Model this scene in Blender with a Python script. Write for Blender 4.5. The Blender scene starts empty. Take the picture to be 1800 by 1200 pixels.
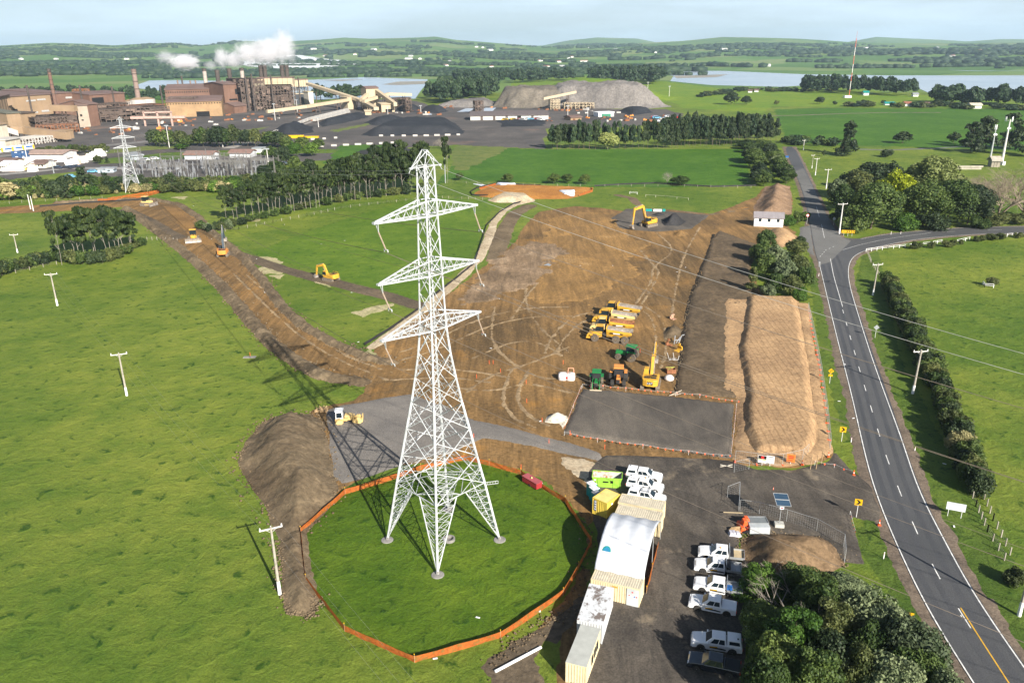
import bpy, math, random
import numpy as np
from mathutils import Matrix, Vector, noise as mnoise
from mathutils.geometry import tessellate_polygon
S = bpy.context.scene; COL = S.collection
random.seed(7); RNG = np.random.default_rng(7)
# ---------------------------------------------------------------- camera
FPX = 1390.0; VX = 45.0; VY = FPX*FPX/512; CAMH = 60.0
_z = np.array([-VX, VY, FPX]); _z /= np.linalg.norm(_z)
_f = np.array([0, 0, -1.0]); _y = _f-_f.dot(_z)*_z; _y /= np.linalg.norm(_y)
_x = np.cross(_y, _z); RC = np.array([_x, _y, _z])
cd = bpy.data.cameras.new('camera'); cam = bpy.data.objects.new('camera', cd); COL.objects.link(cam)
cd.sensor_width = 36; cd.lens = FPX/1800*36; cd.clip_start = 0.5; cd.clip_end = 40000
M = Matrix([list(RC[0])+[0], list(RC[1])+[0], list(RC[2])+[CAMH], [0, 0, 0, 1]])
cam.matrix_world = M; S.camera = cam
# ---------------------------------------------------------------- light
SUN_EL = math.radians(28.2); SX, SY = 0.503, -0.864          # towards the sun, on the ground
w = bpy.data.worlds.new('World'); S.world = w; w.use_nodes = True
nt = w.node_tree; nt.nodes.clear()
out = nt.nodes.new('ShaderNodeOutputWorld'); bg = nt.nodes.new('ShaderNodeBackground')
sky = nt.nodes.new('ShaderNodeTexSky'); sky.sky_type = 'NISHITA'; sky.sun_disc = False
sky.sun_elevation = SUN_EL; sky.sun_rotation = math.atan2(SX, SY); sky.altitude = 50
sky.air_density = .8; sky.dust_density = 1.2; sky.ozone_density = 1.5
tc = nt.nodes.new('ShaderNodeTexCoord'); mp = nt.nodes.new('ShaderNodeMapping'); mp.inputs['Scale'].default_value = (1.2, 1.2, 9)
nz = nt.nodes.new('ShaderNodeTexNoise'); nz.inputs['Scale'].default_value = 2.2; nz.inputs['Detail'].default_value = 7; nz.inputs['Roughness'].default_value = .62
cr = nt.nodes.new('ShaderNodeValToRGB'); cr.color_ramp.elements[0].position = .40; cr.color_ramp.elements[1].position = .72
cr.color_ramp.elements[0].color = (.42, .42, .42, 1); cr.color_ramp.elements[1].color = (.86, .86, .86, 1)
mx = nt.nodes.new('ShaderNodeMixRGB'); mx.inputs[2].default_value = (10.2, 12.4, 14.8, 1)   # thin high cloud
nt.links.new(tc.outputs['Generated'], mp.inputs[0]); nt.links.new(mp.outputs[0], nz.inputs[0]); nt.links.new(nz.outputs[0], cr.inputs[0])
sx_ = nt.nodes.new('ShaderNodeSeparateXYZ'); nt.links.new(tc.outputs['Generated'], sx_.inputs[0]); mr_ = nt.nodes.new('ShaderNodeMapRange'); nt.links.new(sx_.outputs[2], mr_.inputs[0])
mr_.inputs[1].default_value = .05; mr_.inputs[2].default_value = .22; mr_.inputs[3].default_value = 1; mr_.inputs[4].default_value = .06   # cloud brightness kept to the horizon band; overhead dimmed to weaken sky fill
mm_ = nt.nodes.new('ShaderNodeMath'); mm_.operation = 'MULTIPLY'; nt.links.new(cr.outputs[0], mm_.inputs[0]); nt.links.new(mr_.outputs[0], mm_.inputs[1]); nt.links.new(mm_.outputs[0], mx.inputs[0]); nt.links.new(sky.outputs[0], mx.inputs[1]); nt.links.new(mx.outputs[0], bg.inputs[0])
bg.inputs[1].default_value = 0.05; nt.links.new(bg.outputs[0], out.inputs[0])
sl = bpy.data.lights.new('sun', 'SUN'); so = bpy.data.objects.new('sun', sl); COL.objects.link(so)
sl.energy = 5.0; sl.angle = math.radians(.4); sl.color = (1, .93, .82)
so.rotation_euler = Vector((SX*math.cos(SUN_EL), SY*math.cos(SUN_EL), math.sin(SUN_EL))).to_track_quat('Z', 'Y').to_euler()
S.view_settings.view_transform = 'Standard'; S.view_settings.look = 'None'; S.view_settings.exposure = 1.08; S.view_settings.gamma = 1
HAZE = 0.00007
S.render.engine = 'CYCLES'
S.cycles.volume_bounces = 4; S.cycles.max_bounces = 6; S.cycles.transparent_max_bounces = 24; S.cycles.diffuse_bounces = 3

# ---------------------------------------------------------------- places: a spot of the photograph as a point on the ground
def G(px, py, z=0.0):
    r = RC @ np.array([px-900, 600-py, -FPX]); t = (z-CAMH)/r[2]
    return (r[0]*t, r[1]*t)
def G3(px, py, z=0.0): a = G(px, py, z); return (a[0], a[1], z)
def PJ(x, y, z):
    c = RC.T @ np.array([x, y, z-CAMH]); return (900+FPX*c[0]/-c[2], 600-FPX*c[1]/-c[2])
def HT(px, py, ty):
    g = G(px, py); lo, hi = 0, 400
    for _ in range(40):
        m = (lo+hi)/2
        if PJ(g[0], g[1], m)[1] > ty: lo = m
        else: hi = m
    return lo
def DEP(px, py): g = G(px, py); return float(g[1]*RC[1][2]*-1+CAMH*RC[2][2])  # depth along the view axis
# ---------------------------------------------------------------- objects
def setp(o, label=None, cat=None, group=None, kind=None):
    if label: o['label'] = label
    if cat: o['category'] = cat
    if group: o['group'] = group
    if kind: o['kind'] = kind
    return o
def link(name, me, parent=None, loc=None, rz=None):
    o = bpy.data.objects.new(name, me); COL.objects.link(o)
    if parent: o.parent = parent
    if loc is not None: o.location = loc
    if rz is not None: o.rotation_euler = (0, 0, rz)
    return o
def thing(name, label, cat, loc=(0, 0, 0), rz=0, group=None):
    return setp(link(name, None, None, loc, rz), label, cat, group)
def kids(o): return [c for c in bpy.data.objects if c.parent == o]
_kc = {}
def copy_thing(root, loc, rz=0, label=None, scale=None, group=None):
    if root.name not in _kc: _kc[root.name] = [(k, kids(k)) for k in kids(root)]
    r = root.copy(); COL.objects.link(r); r.location = loc; r.rotation_euler = (0, 0, rz)
    if label: r['label'] = label
    if scale: r.scale = scale
    if group: r['group'] = group
    for k, gs in _kc[root.name]:
        c = k.copy(); COL.objects.link(c); c.parent = r
        for g in gs:
            d = g.copy(); COL.objects.link(d); d.parent = c
    return r
class MB:
    def __init__(s): s.v = []; s.f = []
    def add(s, vs, fs):
        n = len(s.v); s.v += [tuple(map(float, p)) for p in vs]; s.f += [tuple(n+i for i in f) for f in fs]; return s
    def box(s, x0, x1, y0, y1, z0, z1, top=None):
        t = top or (x0, x1, y0, y1)
        return s.add([(x0, y0, z0), (x1, y0, z0), (x1, y1, z0), (x0, y1, z0), (t[0], t[2], z1), (t[1], t[2], z1), (t[1], t[3], z1), (t[0], t[3], z1)],
                     [(3, 2, 1, 0), (4, 5, 6, 7), (0, 1, 5, 4), (1, 2, 6, 5), (2, 3, 7, 6), (3, 0, 4, 7)])
    def cbox(s, cx, cy, cz, sx, sy, sz, rz=0, ry=0):
        c, q = math.cos(rz), math.sin(rz); c2, q2 = math.cos(ry), math.sin(ry); vs = []
        for z in (-.5, .5):
            for x, y in ((-.5, -.5), (.5, -.5), (.5, .5), (-.5, .5)):
                X, Y, Z = x*sx, y*sy, z*sz; X, Z = X*c2+Z*q2, -X*q2+Z*c2
                vs.append((cx+X*c-Y*q, cy+X*q+Y*c, cz+Z))
        return s.add(vs, [(3, 2, 1, 0), (4, 5, 6, 7), (0, 1, 5, 4), (1, 2, 6, 5), (2, 3, 7, 6), (3, 0, 4, 7)])
    def bar(s, p, q, r, n=4, r2=None, caps=True):
        p = np.array(p, float); q = np.array(q, float); d = q-p; L = np.linalg.norm(d)
        if L < 1e-6: return s
        d /= L; a = np.array([0, 0, 1.0]) if abs(d[2]) < .9 else np.array([1.0, 0, 0])
        u = np.cross(d, a); u /= np.linalg.norm(u); v = np.cross(d, u); r2 = r if r2 is None else r2
        vs = []
        for P, R in ((p, r), (q, r2)):
            for i in range(n):
                t = 2*math.pi*(i+.5)/n; vs.append(P+R*(math.cos(t)*u+math.sin(t)*v))
        fs = [(i, (i+1) % n, n+(i+1) % n, n+i) for i in range(n)]
        if caps: fs += [tuple(range(n-1, -1, -1)), tuple(range(n, 2*n))]
        return s.add(vs, fs)
    def path(s, pts, r, n=5):
        for a, b in zip(pts[:-1], pts[1:]): s.bar(a, b, r, n)
        return s
    def lathe(s, prof, c=(0, 0, 0), n=16, axis='z'):
        vs = []
        for r, z in prof:
            for i in range(n):
                t = 2*math.pi*i/n; a, b = r*math.cos(t), r*math.sin(t)
                p = (a, b, z) if axis == 'z' else ((a, z, b) if axis == 'y' else (z, a, b))
                vs.append((c[0]+p[0], c[1]+p[1], c[2]+p[2]))
        fs = [(k*n+i, k*n+(i+1) % n, (k+1)*n+(i+1) % n, (k+1)*n+i) for k in range(len(prof)-1) for i in range(n)]
        fs += [tuple(range(n-1, -1, -1)), tuple(range((len(prof)-1)*n, len(prof)*n))]
        return s.add(vs, fs)
    def prism(s, poly, a, b, axis='z'):
        # poly in (u,v); extruded a..b along axis. axis y: (u,?,v); x: (?,u,v)
        def P(u, v, t): return (u, v, t) if axis == 'z' else ((u, t, v) if axis == 'y' else (t, u, v))
        n = len(poly); vs = [P(u, v, a) for u, v in poly]+[P(u, v, b) for u, v in poly]
        return s.add(vs, [tuple(range(n-1, -1, -1)), tuple(range(n, 2*n))]+[(i, (i+1) % n, n+(i+1) % n, n+i) for i in range(n)])
    def build(s, name, mat, parent=None, loc=None, rz=None, smooth=False, bevel=0):
        me = bpy.data.meshes.new(name); me.from_pydata(s.v, [], s.f); me.materials.append(mat)
        me.validate(); me.update()
        if smooth: me.shade_smooth()
        o = link(name, me, parent, loc, rz)
        if bevel:
            m = o.modifiers.new('bevel', 'BEVEL'); m.width = bevel; m.segments = 2; m.limit_method = 'ANGLE'
        return o
def np_mesh(name, V, Fq, mat, smooth=True):
    me = bpy.data.meshes.new(name); V = np.ascontiguousarray(V, np.float32); Fq = np.ascontiguousarray(Fq, np.int32); k = Fq.shape[1]
    me.vertices.add(len(V)); me.vertices.foreach_set('co', V.ravel())
    me.loops.add(Fq.size); me.loops.foreach_set('vertex_index', Fq.ravel())
    me.polygons.add(len(Fq)); me.polygons.foreach_set('loop_start', np.arange(0, Fq.size, k, dtype=np.int32))
    me.polygons.foreach_set('loop_total', np.full(len(Fq), k, np.int32))
    me.update(calc_edges=True); me.materials.append(mat)
    if smooth: me.shade_smooth()
    return me
_txt = {}
def text_mesh(parent, name, txt, size, mat, mtx, ext=.004):
    k = (txt, size, mat.name)
    if k not in _txt:
        cu = bpy.data.curves.new('lettering', 'FONT'); cu.body = txt; cu.size = size; cu.align_x = 'CENTER'; cu.align_y = 'CENTER'; cu.extrude = ext; cu.resolution_u = 2
        o = bpy.data.objects.new('lettering', cu); COL.objects.link(o); dg = bpy.context.evaluated_depsgraph_get(); dg.update()
        me = bpy.data.meshes.new_from_object(o.evaluated_get(dg)); bpy.data.objects.remove(o); me.materials.clear(); me.materials.append(mat); _txt[k] = me
    o = link(name, _txt[k], parent); o.matrix_local = mtx; return o
# ---------------------------------------------------------------- materials
MT = {}
def _n(nt, t, **kw):
    n = nt.nodes.new(t)
    for k, v in kw.items(): n.inputs[k].default_value = v
    return n
def c4(c): return (c[0], c[1], c[2], 1)
def mat(name, col, rough=.6, metal=0, var=.12, scale=.6, bump=0, bscale=None, col2=None, spec=.3, dirt=None, space='Object', aniso=None, clear=0, trans=0):
    """principled with two scales of noise between col and col2, optional dirt spots and bump"""
    if name in MT: return MT[name]
    m = bpy.data.materials.new(name); m.use_nodes = True; nt = m.node_tree; b = nt.nodes['Principled BSDF']; MT[name] = m
    b.inputs['Roughness'].default_value = rough; b.inputs['Metallic'].default_value = metal
    b.inputs['Specular IOR Level'].default_value = spec; b.inputs['Coat Weight'].default_value = clear
    tc = nt.nodes.new('ShaderNodeTexCoord'); vec = tc.outputs[space]
    if aniso:
        mp = _n(nt, 'ShaderNodeMapping'); mp.inputs['Scale'].default_value = aniso; nt.links.new(vec, mp.inputs[0]); vec = mp.outputs[0]
    n1 = _n(nt, 'ShaderNodeTexNoise', Scale=scale, Detail=8, Roughness=.65); nt.links.new(vec, n1.inputs[0])
    r = nt.nodes.new('ShaderNodeValToRGB'); nt.links.new(n1.outputs[0], r.inputs[0])
    c2 = col2 or [x*(1-2*var) for x in col]; c1 = col if col2 else [min(1, x*(1+var)) for x in col]
    r.color_ramp.elements[0].position = .32; r.color_ramp.elements[1].position = .68
    r.color_ramp.elements[0].color = c4(c2); r.color_ramp.elements[1].color = c4(c1); cc = r.outputs[0]
    if dirt:
        n2 = _n(nt, 'ShaderNodeTexNoise', Scale=dirt[1], Detail=6, Roughness=.7); nt.links.new(vec, n2.inputs[0])
        r2 = nt.nodes.new('ShaderNodeValToRGB'); nt.links.new(n2.outputs[0], r2.inputs[0])
        r2.color_ramp.elements[0].position = dirt[2]; r2.color_ramp.elements[1].position = dirt[2]+.08
        r2.color_ramp.elements[0].color = (0, 0, 0, 1); r2.color_ramp.elements[1].color = (1, 1, 1, 1)
        mm = nt.nodes.new('ShaderNodeMixRGB'); mm.inputs[2].default_value = c4(dirt[0]); nt.links.new(r2.outputs[0], mm.inputs[0]); nt.links.new(cc, mm.inputs[1]); cc = mm.outputs[0]
    nt.links.new(cc, b.inputs['Base Color'])
    if bump:
        n3 = _n(nt, 'ShaderNodeTexNoise', Scale=bscale or scale*8, Detail=6, Roughness=.7); nt.links.new(vec, n3.inputs[0])
        bp = nt.nodes.new('ShaderNodeBump'); bp.inputs['Strength'].default_value = 1; bp.inputs['Distance'].default_value = bump
        nt.links.new(n3.outputs[0], bp.inputs['Height']); nt.links.new(bp.outputs[0], b.inputs['Normal'])
    if trans:
        t = nt.nodes.new('ShaderNodeBsdfTranslucent'); nt.links.new(cc, t.inputs[0]); ms = nt.nodes.new('ShaderNodeMixShader'); ms.inputs[0].default_value = trans
        nt.links.new(b.outputs[0], ms.inputs[1]); nt.links.new(t.outputs[0], ms.inputs[2]); nt.links.new(ms.outputs[0], nt.nodes['Material Output'].inputs[0])
    return m
def corr(name, col, col2, axis, pitch, depth=.03, rough=.5, dirt=None):
    """corrugated sheet: bump waves"""
    if name in MT: return MT[name]
    m = mat(name, col, rough, 0, .1, .5, col2=col2, dirt=dirt); nt = m.node_tree; b = nt.nodes['Principled BSDF']
    tc = nt.nodes.new('ShaderNodeTexCoord'); wv = _n(nt, 'ShaderNodeTexWave', Scale=2*math.pi/pitch/20); wv.bands_direction = axis
    nt.links.new(tc.outputs['Object'], wv.inputs[0]); bp = nt.nodes.new('ShaderNodeBump'); bp.inputs['Distance'].default_value = depth
    nt.links.new(wv.outputs[1], bp.inputs['Height']); nt.links.new(bp.outputs[0], b.inputs['Normal']); return m
def grass(name, a, b_, dark, tuft=.35, streak=None):
    """pasture: light and dark swathes, darker tufts, fine relief"""
    m = bpy.data.materials.new(name); m.use_nodes = True; nt = m.node_tree; b = nt.nodes['Principled BSDF']; MT[name] = m
    b.inputs['Roughness'].default_value = .75; b.inputs['Specular IOR Level'].default_value = .15
    L = nt.links.new; g = nt.nodes.new('ShaderNodeNewGeometry')
    n1 = _n(nt, 'ShaderNodeTexNoise', Scale=.022, Detail=5, Roughness=.6); L(g.outputs['Position'], n1.inputs[0])
    r1 = nt.nodes.new('ShaderNodeValToRGB'); L(n1.outputs[0], r1.inputs[0]); r1.color_ramp.elements[0].position = .38; r1.color_ramp.elements[1].position = .62
    r1.color_ramp.elements[0].color = c4(b_); r1.color_ramp.elements[1].color = c4(a)
    mp = _n(nt, 'ShaderNodeMapping'); mp.inputs['Scale'].default_value = (1, 1, .3); L(g.outputs['Position'], mp.inputs[0])
    n2 = _n(nt, 'ShaderNodeTexNoise', Scale=.52, Detail=4, Roughness=.6, Distortion=.5); L(mp.outputs[0], n2.inputs[0])
    r2 = nt.nodes.new('ShaderNodeValToRGB'); L(n2.outputs[0], r2.inputs[0]); r2.color_ramp.elements[0].position = .585; r2.color_ramp.elements[1].position = .68
    r2.color_ramp.elements[0].color = (0, 0, 0, 1); r2.color_ramp.elements[1].color = (min(1, tuft*1.8), )*3+(1,)
    m1 = nt.nodes.new('ShaderNodeMixRGB'); m1.inputs[2].default_value = c4(dark); L(r2.outputs[0], m1.inputs[0]); L(r1.outputs[0], m1.inputs[1])
    n3 = _n(nt, 'ShaderNodeTexNoise', Scale=3.2, Detail=8, Roughness=.8); L(g.outputs['Position'], n3.inputs[0])
    r3 = nt.nodes.new('ShaderNodeValToRGB'); L(n3.outputs[0], r3.inputs[0]); r3.color_ramp.elements[0].position = .3; r3.color_ramp.elements[1].position = .7
    r3.color_ramp.elements[0].color = (.62, .62, .62, 1); r3.color_ramp.elements[1].color = (1.3, 1.3, 1.15, 1)
    m2 = nt.nodes.new('ShaderNodeMixRGB'); m2.blend_type = 'MULTIPLY'; m2.inputs[0].default_value = 1; L(m1.outputs[0], m2.inputs[1]); L(r3.outputs[0], m2.inputs[2])
    n5 = _n(nt, 'ShaderNodeTexNoise', Scale=.16, Detail=6, Roughness=.7); L(g.outputs['Position'], n5.inputs[0])
    r5 = nt.nodes.new('ShaderNodeValToRGB'); L(n5.outputs[0], r5.inputs[0]); r5.color_ramp.elements[0].position = .3; r5.color_ramp.elements[1].position = .7
    r5.color_ramp.elements[0].color = (.68, .80, .7, 1); r5.color_ramp.elements[1].color = (1.34, 1.18, 1.2, 1)
    m3 = nt.nodes.new('ShaderNodeMixRGB'); m3.blend_type = 'MULTIPLY'; m3.inputs[0].default_value = 1; L(m2.outputs[0], m3.inputs[1]); L(r5.outputs[0], m3.inputs[2])
    L(m3.outputs[0], b.inputs['Base Color'])
    bp = nt.nodes.new('ShaderNodeBump'); bp.inputs['Distance'].default_value = .16; L(n3.outputs[0], bp.inputs['Height'])
    bp2 = nt.nodes.new('ShaderNodeBump'); bp2.inputs['Distance'].default_value = .35; L(n2.outputs[0], bp2.inputs['Height']); L(bp.outputs[0], bp2.inputs['Normal'])
    L(bp2.outputs[0], b.inputs['Normal']); return m
def soil(name, a, b_, c_=None, scale=.05, bump=.12, bscale=1.6, spots=None, rough=.9, streak=None):
    """earth: broad patches a/b/c, fine speckle, relief"""
    m = bpy.data.materials.new(name); m.use_nodes = True; nt = m.node_tree; b = nt.nodes['Principled BSDF']; MT[name] = m
    b.inputs['Roughness'].default_value = rough; b.inputs['Specular IOR Level'].default_value = .15; L = nt.links.new
    g = nt.nodes.new('ShaderNodeNewGeometry')
    n1 = _n(nt, 'ShaderNodeTexNoise', Scale=scale, Detail=9, Roughness=.68, Distortion=.5); L(g.outputs['Position'], n1.inputs[0])
    r = nt.nodes.new('ShaderNodeValToRGB'); L(n1.outputs[0], r.inputs[0]); e = r.color_ramp.elements
    e[0].position = .36; e[0].color = c4(b_); e[1].position = .58; e[1].color = c4(a)
    if c_: q = e.new(.70); q.color = c4(c_)
    n2 = _n(nt, 'ShaderNodeTexNoise', Scale=bscale, Detail=9, Roughness=.75); L(g.outputs['Position'], n2.inputs[0])
    r2 = nt.nodes.new('ShaderNodeValToRGB'); L(n2.outputs[0], r2.inputs[0]); r2.color_ramp.elements[0].position = .3; r2.color_ramp.elements[1].position = .7
    r2.color_ramp.elements[0].color = (.5, .5, .5, 1); r2.color_ramp.elements[1].color = (1.42, 1.40, 1.36, 1)
    m2 = nt.nodes.new('ShaderNodeMixRGB'); m2.blend_type = 'MULTIPLY'; m2.inputs[0].default_value = 1; L(r.outputs[0], m2.inputs[1]); L(r2.outputs[0], m2.inputs[2]); cc = m2.outputs[0]
    if spots:
        n4 = _n(nt, 'ShaderNodeTexNoise', Scale=spots[1], Detail=8, Roughness=.7); L(g.outputs['Position'], n4.inputs[0])
        r4 = nt.nodes.new('ShaderNodeValToRGB'); L(n4.outputs[0], r4.inputs[0]); r4.color_ramp.elements[0].position = spots[2]; r4.color_ramp.elements[1].position = spots[2]+.1
        r4.color_ramp.elements[0].color = (0, 0, 0, 1); r4.color_ramp.elements[1].color = (.8, .8, .8, 1)
        m4 = nt.nodes.new('ShaderNodeMixRGB'); m4.inputs[2].default_value = c4(spots[0]); L(r4.outputs[0], m4.inputs[0]); L(cc, m4.inputs[1]); cc = m4.outputs[0]
    for (ang, sx, sy, k0, k1) in streak or ():   # long scrape and wheel marks, one direction each
        mp = _n(nt, 'ShaderNodeMapping'); mp.vector_type = 'POINT'; mp.inputs['Rotation'].default_value = (0, 0, ang); mp.inputs['Scale'].default_value = (sx, sy, 1); L(g.outputs['Position'], mp.inputs[0])
        n5 = _n(nt, 'ShaderNodeTexNoise', Scale=1.0, Detail=5, Roughness=.7, Distortion=.9); L(mp.outputs[0], n5.inputs[0]); r5 = nt.nodes.new('ShaderNodeValToRGB'); L(n5.outputs[0], r5.inputs[0])
        r5.color_ramp.elements[0].position = .38; r5.color_ramp.elements[1].position = .62; r5.color_ramp.elements[0].color = (k0, k0, k0, 1); r5.color_ramp.elements[1].color = (k1, k1*.98, k1*.94, 1)
        m5 = nt.nodes.new('ShaderNodeMixRGB'); m5.blend_type = 'MULTIPLY'; m5.inputs[0].default_value = 1; L(cc, m5.inputs[1]); L(r5.outputs[0], m5.inputs[2]); cc = m5.outputs[0]
    L(cc, b.inputs['Base Color'])
    bp = nt.nodes.new('ShaderNodeBump'); bp.inputs['Distance'].default_value = bump; L(n2.outputs[0], bp.inputs['Height']); L(bp.outputs[0], b.inputs['Normal']); return m
def leaf(name, a, b_, trans=.25, spread=.35):
    """foliage: tone differs from leaf clump to leaf clump and from plant to plant"""
    m = bpy.data.materials.new(name); m.use_nodes = True; nt = m.node_tree; b = nt.nodes['Principled BSDF']; MT[name] = m; L = nt.links.new
    b.inputs['Roughness'].default_value = .6; b.inputs['Specular IOR Level'].default_value = .25
    g = nt.nodes.new('ShaderNodeNewGeometry'); oi = nt.nodes.new('ShaderNodeObjectInfo')
    n1 = _n(nt, 'ShaderNodeTexNoise', Scale=.55, Detail=4, Roughness=.6); L(g.outputs['Position'], n1.inputs[0])
    ad = nt.nodes.new('ShaderNodeMath'); ad.operation = 'MULTIPLY_ADD'; L(g.outputs['Random Per Island'], ad.inputs[0]); ad.inputs[1].default_value = .3; L(n1.outputs[0], ad.inputs[2])
    r = nt.nodes.new('ShaderNodeValToRGB'); L(ad.outputs[0], r.inputs[0]); r.color_ramp.elements[0].position = .45; r.color_ramp.elements[1].position = .85
    r.color_ramp.elements[0].color = c4(a); r.color_ramp.elements[1].color = c4(b_)
    h = nt.nodes.new('ShaderNodeHueSaturation'); L(r.outputs[0], h.inputs['Color'])
    mr = nt.nodes.new('ShaderNodeMapRange'); L(oi.outputs['Random'], mr.inputs[0]); mr.inputs[3].default_value = 1-spread; mr.inputs[4].default_value = 1+spread; L(mr.outputs[0], h.inputs['Value'])
    mr2 = nt.nodes.new('ShaderNodeMapRange'); L(oi.outputs['Random'], mr2.inputs[0]); mr2.inputs[3].default_value = .515; mr2.inputs[4].default_value = .485; L(mr2.outputs[0], h.inputs['Hue'])
    L(h.outputs[0], b.inputs['Base Color'])
    t = nt.nodes.new('ShaderNodeBsdfTranslucent'); L(h.outputs[0], t.inputs[0]); ms = nt.nodes.new('ShaderNodeMixShader'); ms.inputs[0].default_value = trans
    L(b.outputs[0], ms.inputs[1]); L(t.outputs[0], ms.inputs[2]); L(ms.outputs[0], nt.nodes['Material Output'].inputs[0]); return m
# ================================================================ ground
def _lat(ix, iy, seed):
    h = (ix.astype(np.int64)*374761393+iy.astype(np.int64)*668265263+seed*2147483) & 0x7fffffff
    h = ((h ^ (h >> 13))*1274126177) & 0x7fffffff
    return ((h ^ (h >> 16)) & 0xffff)/65535.0
def vn(x, y, sc, octv=4, seed=1, rough=.5):
    x = np.asarray(x, float)/sc; y = np.asarray(y, float)/sc; a = 1; t = 0; s = 0
    for o in range(octv):
        fx, fy = np.floor(x), np.floor(y); u, v = x-fx, y-fy; u = u*u*(3-2*u); v = v*v*(3-2*v)
        a00 = _lat(fx, fy, seed+o); a10 = _lat(fx+1, fy, seed+o); a01 = _lat(fx, fy+1, seed+o); a11 = _lat(fx+1, fy+1, seed+o)
        s = s+a*((a00*(1-u)+a10*u)*(1-v)+(a01*(1-u)+a11*u)*v-.5); t += a; a *= rough; x, y = 1.62*x-1.22*y+7.1, 1.22*x+1.62*y+3.7
    return s/t*2
def sdist(x, y, P):
    P = np.array(P, float); n = len(P); d = np.full(x.shape, 1e18); ins = np.zeros(x.shape, bool)
    for i in range(n):
        a, b = P[i], P[(i+1) % n]; e = b-a; L = e.dot(e)+1e-9
        t = np.clip(((x-a[0])*e[0]+(y-a[1])*e[1])/L, 0, 1); q = (x-a[0]-t*e[0])**2+(y-a[1]-t*e[1])**2; d = np.minimum(d, q)
        c = ((a[1] > y) != (b[1] > y)); xx = (b[0]-a[0])*(y-a[1])/((b[1]-a[1]) if abs(b[1]-a[1]) > 1e-9 else 1e-9)+a[0]; ins ^= (c & (x < xx))
    return np.where(ins, 1, -1)*np.sqrt(d)
def ldist(x, y, P):
    d = np.full(x.shape, 1e18)
    for a, b in zip(P[:-1], P[1:]):
        a = np.array(a, float); b = np.array(b, float); e = b-a; L = e.dot(e)+1e-9
        t = np.clip(((x-a[0])*e[0]+(y-a[1])*e[1])/L, 0, 1); d = np.minimum(d, (x-a[0]-t*e[0])**2+(y-a[1]-t*e[1])**2)
    return np.sqrt(d)
FIELDS = {}; FN = [0]
def field(name, poly, m, h=0.0, w=1.0, lvl=1, res=1.0, jit=.6, jsc=6, amp=0.0, asc=2.5, world=False, seed=3, zfun=None, kind='structure', lab=None, cat=None, line=None, skew=None, group=None, low=-.12):
    """sheet of earth, gravel, pasture...: lies a little over the ground inside its outline and dives under it outside; h raises it as a heap with flanks w wide.
       line=half width makes poly a track centre line"""
    P = poly if world else [G(*p) for p in poly]; A = np.array(P, float); pad = 2*res+jit+(line or 0)
    x0, y0 = A.min(0)-pad; x1, y1 = A.max(0)+pad
    nx, ny = max(3, int((x1-x0)/res)+1), max(3, int((y1-y0)/res)+1)
    X, Y = np.meshgrid(np.linspace(x0, x1, nx), np.linspace(y0, y1, ny))
    d = (line-ldist(X, Y, P)) if line else sdist(X, Y, P)
    d = d+jit*vn(X, Y, jsc, 5, seed, .62)
    z = np.clip(d*.25, low, .035*lvl)
    if h:
        t = np.clip(d/w, 0, 1); t = t*t*(3-2*t) if not skew else t
        z = np.where(d > 0, z+h*t, z)
    FN[0] += 1; z = z+FN[0]*.0004; zb = z*1.0
    if amp: z = z+amp*np.clip(d/1.2, 0, 1)*(vn(X, Y, asc, 5, seed+9, .6)+(.45*vn(X, Y, .8, 3, seed+4, .7) if h else 0))
    if zfun is not None: z = z+zfun(X, Y, d)
    z = np.maximum(z, np.minimum(zb, .035*lvl+FN[0]*.0004))
    keep = d > -1.3*res-.1
    q = keep[:-1, :-1] | keep[1:, :-1] | keep[:-1, 1:] | keep[1:, 1:]
    idx = np.arange(nx*ny).reshape(ny, nx); F = np.stack([idx[:-1, :-1][q], idx[:-1, 1:][q], idx[1:, 1:][q], idx[1:, :-1][q]], 1)
    u = np.unique(F); mp = np.full(nx*ny, -1); mp[u] = np.arange(len(u))
    V = np.stack([X.ravel()[u], Y.ravel()[u], z.ravel()[u]], 1)
    o = link(name, np_mesh(name, V, mp[F], m)); FIELDS.setdefault(name, []).append(o)
    if lab: setp(o, lab, cat, group)
    else: setp(o, kind=kind)
    return o
def strip(name, pts, wid, z, m, world=False, parent=None, dash=None, kind='structure'):
    P = [np.array(p if world else G(*p), float) for p in pts]
    # resample
    Q = [P[0]]
    for a, b in zip(P[:-1], P[1:]):
        n = max(1, int(np.linalg.norm(b-a)/3)); Q += [a+(b-a)*(i+1)/n for i in range(n)]
    Q = np.array(Q)
    for _ in range(3 if len(Q) > 8 else 0): Q[1:-1] = Q[1:-1]*.5+(Q[:-2]+Q[2:])*.25
    s = np.concatenate([[0], np.cumsum(np.linalg.norm(np.diff(Q, axis=0), axis=1))])
    mb = MB(); segs = [(0, s[-1])]
    if dash: segs = [(t, min(t+dash[0], s[-1])) for t in np.arange(0, s[-1], dash[0]+dash[1])]
    for a, b in segs:
        ts = np.unique(np.concatenate([[a], s[(s > a) & (s < b)], [b]])); pts_ = np.stack([np.interp(ts, s, Q[:, 0]), np.interp(ts, s, Q[:, 1])], 1)
        T = np.gradient(pts_, axis=0) if len(pts_) > 1 else np.array([[1, 0]]); T /= np.linalg.norm(T, axis=1)[:, None]+1e-9
        N = np.stack([-T[:, 1], T[:, 0]], 1)*wid/2; n = len(pts_)
        mb.add([(p[0], p[1], z) for p in pts_+N]+[(p[0], p[1], z) for p in pts_-N], [(i+1, i, n+i, n+i+1) for i in range(n-1)])
    o = mb.build(name, m, parent)
    if not parent: setp(o, kind=kind)
    return o
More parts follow.
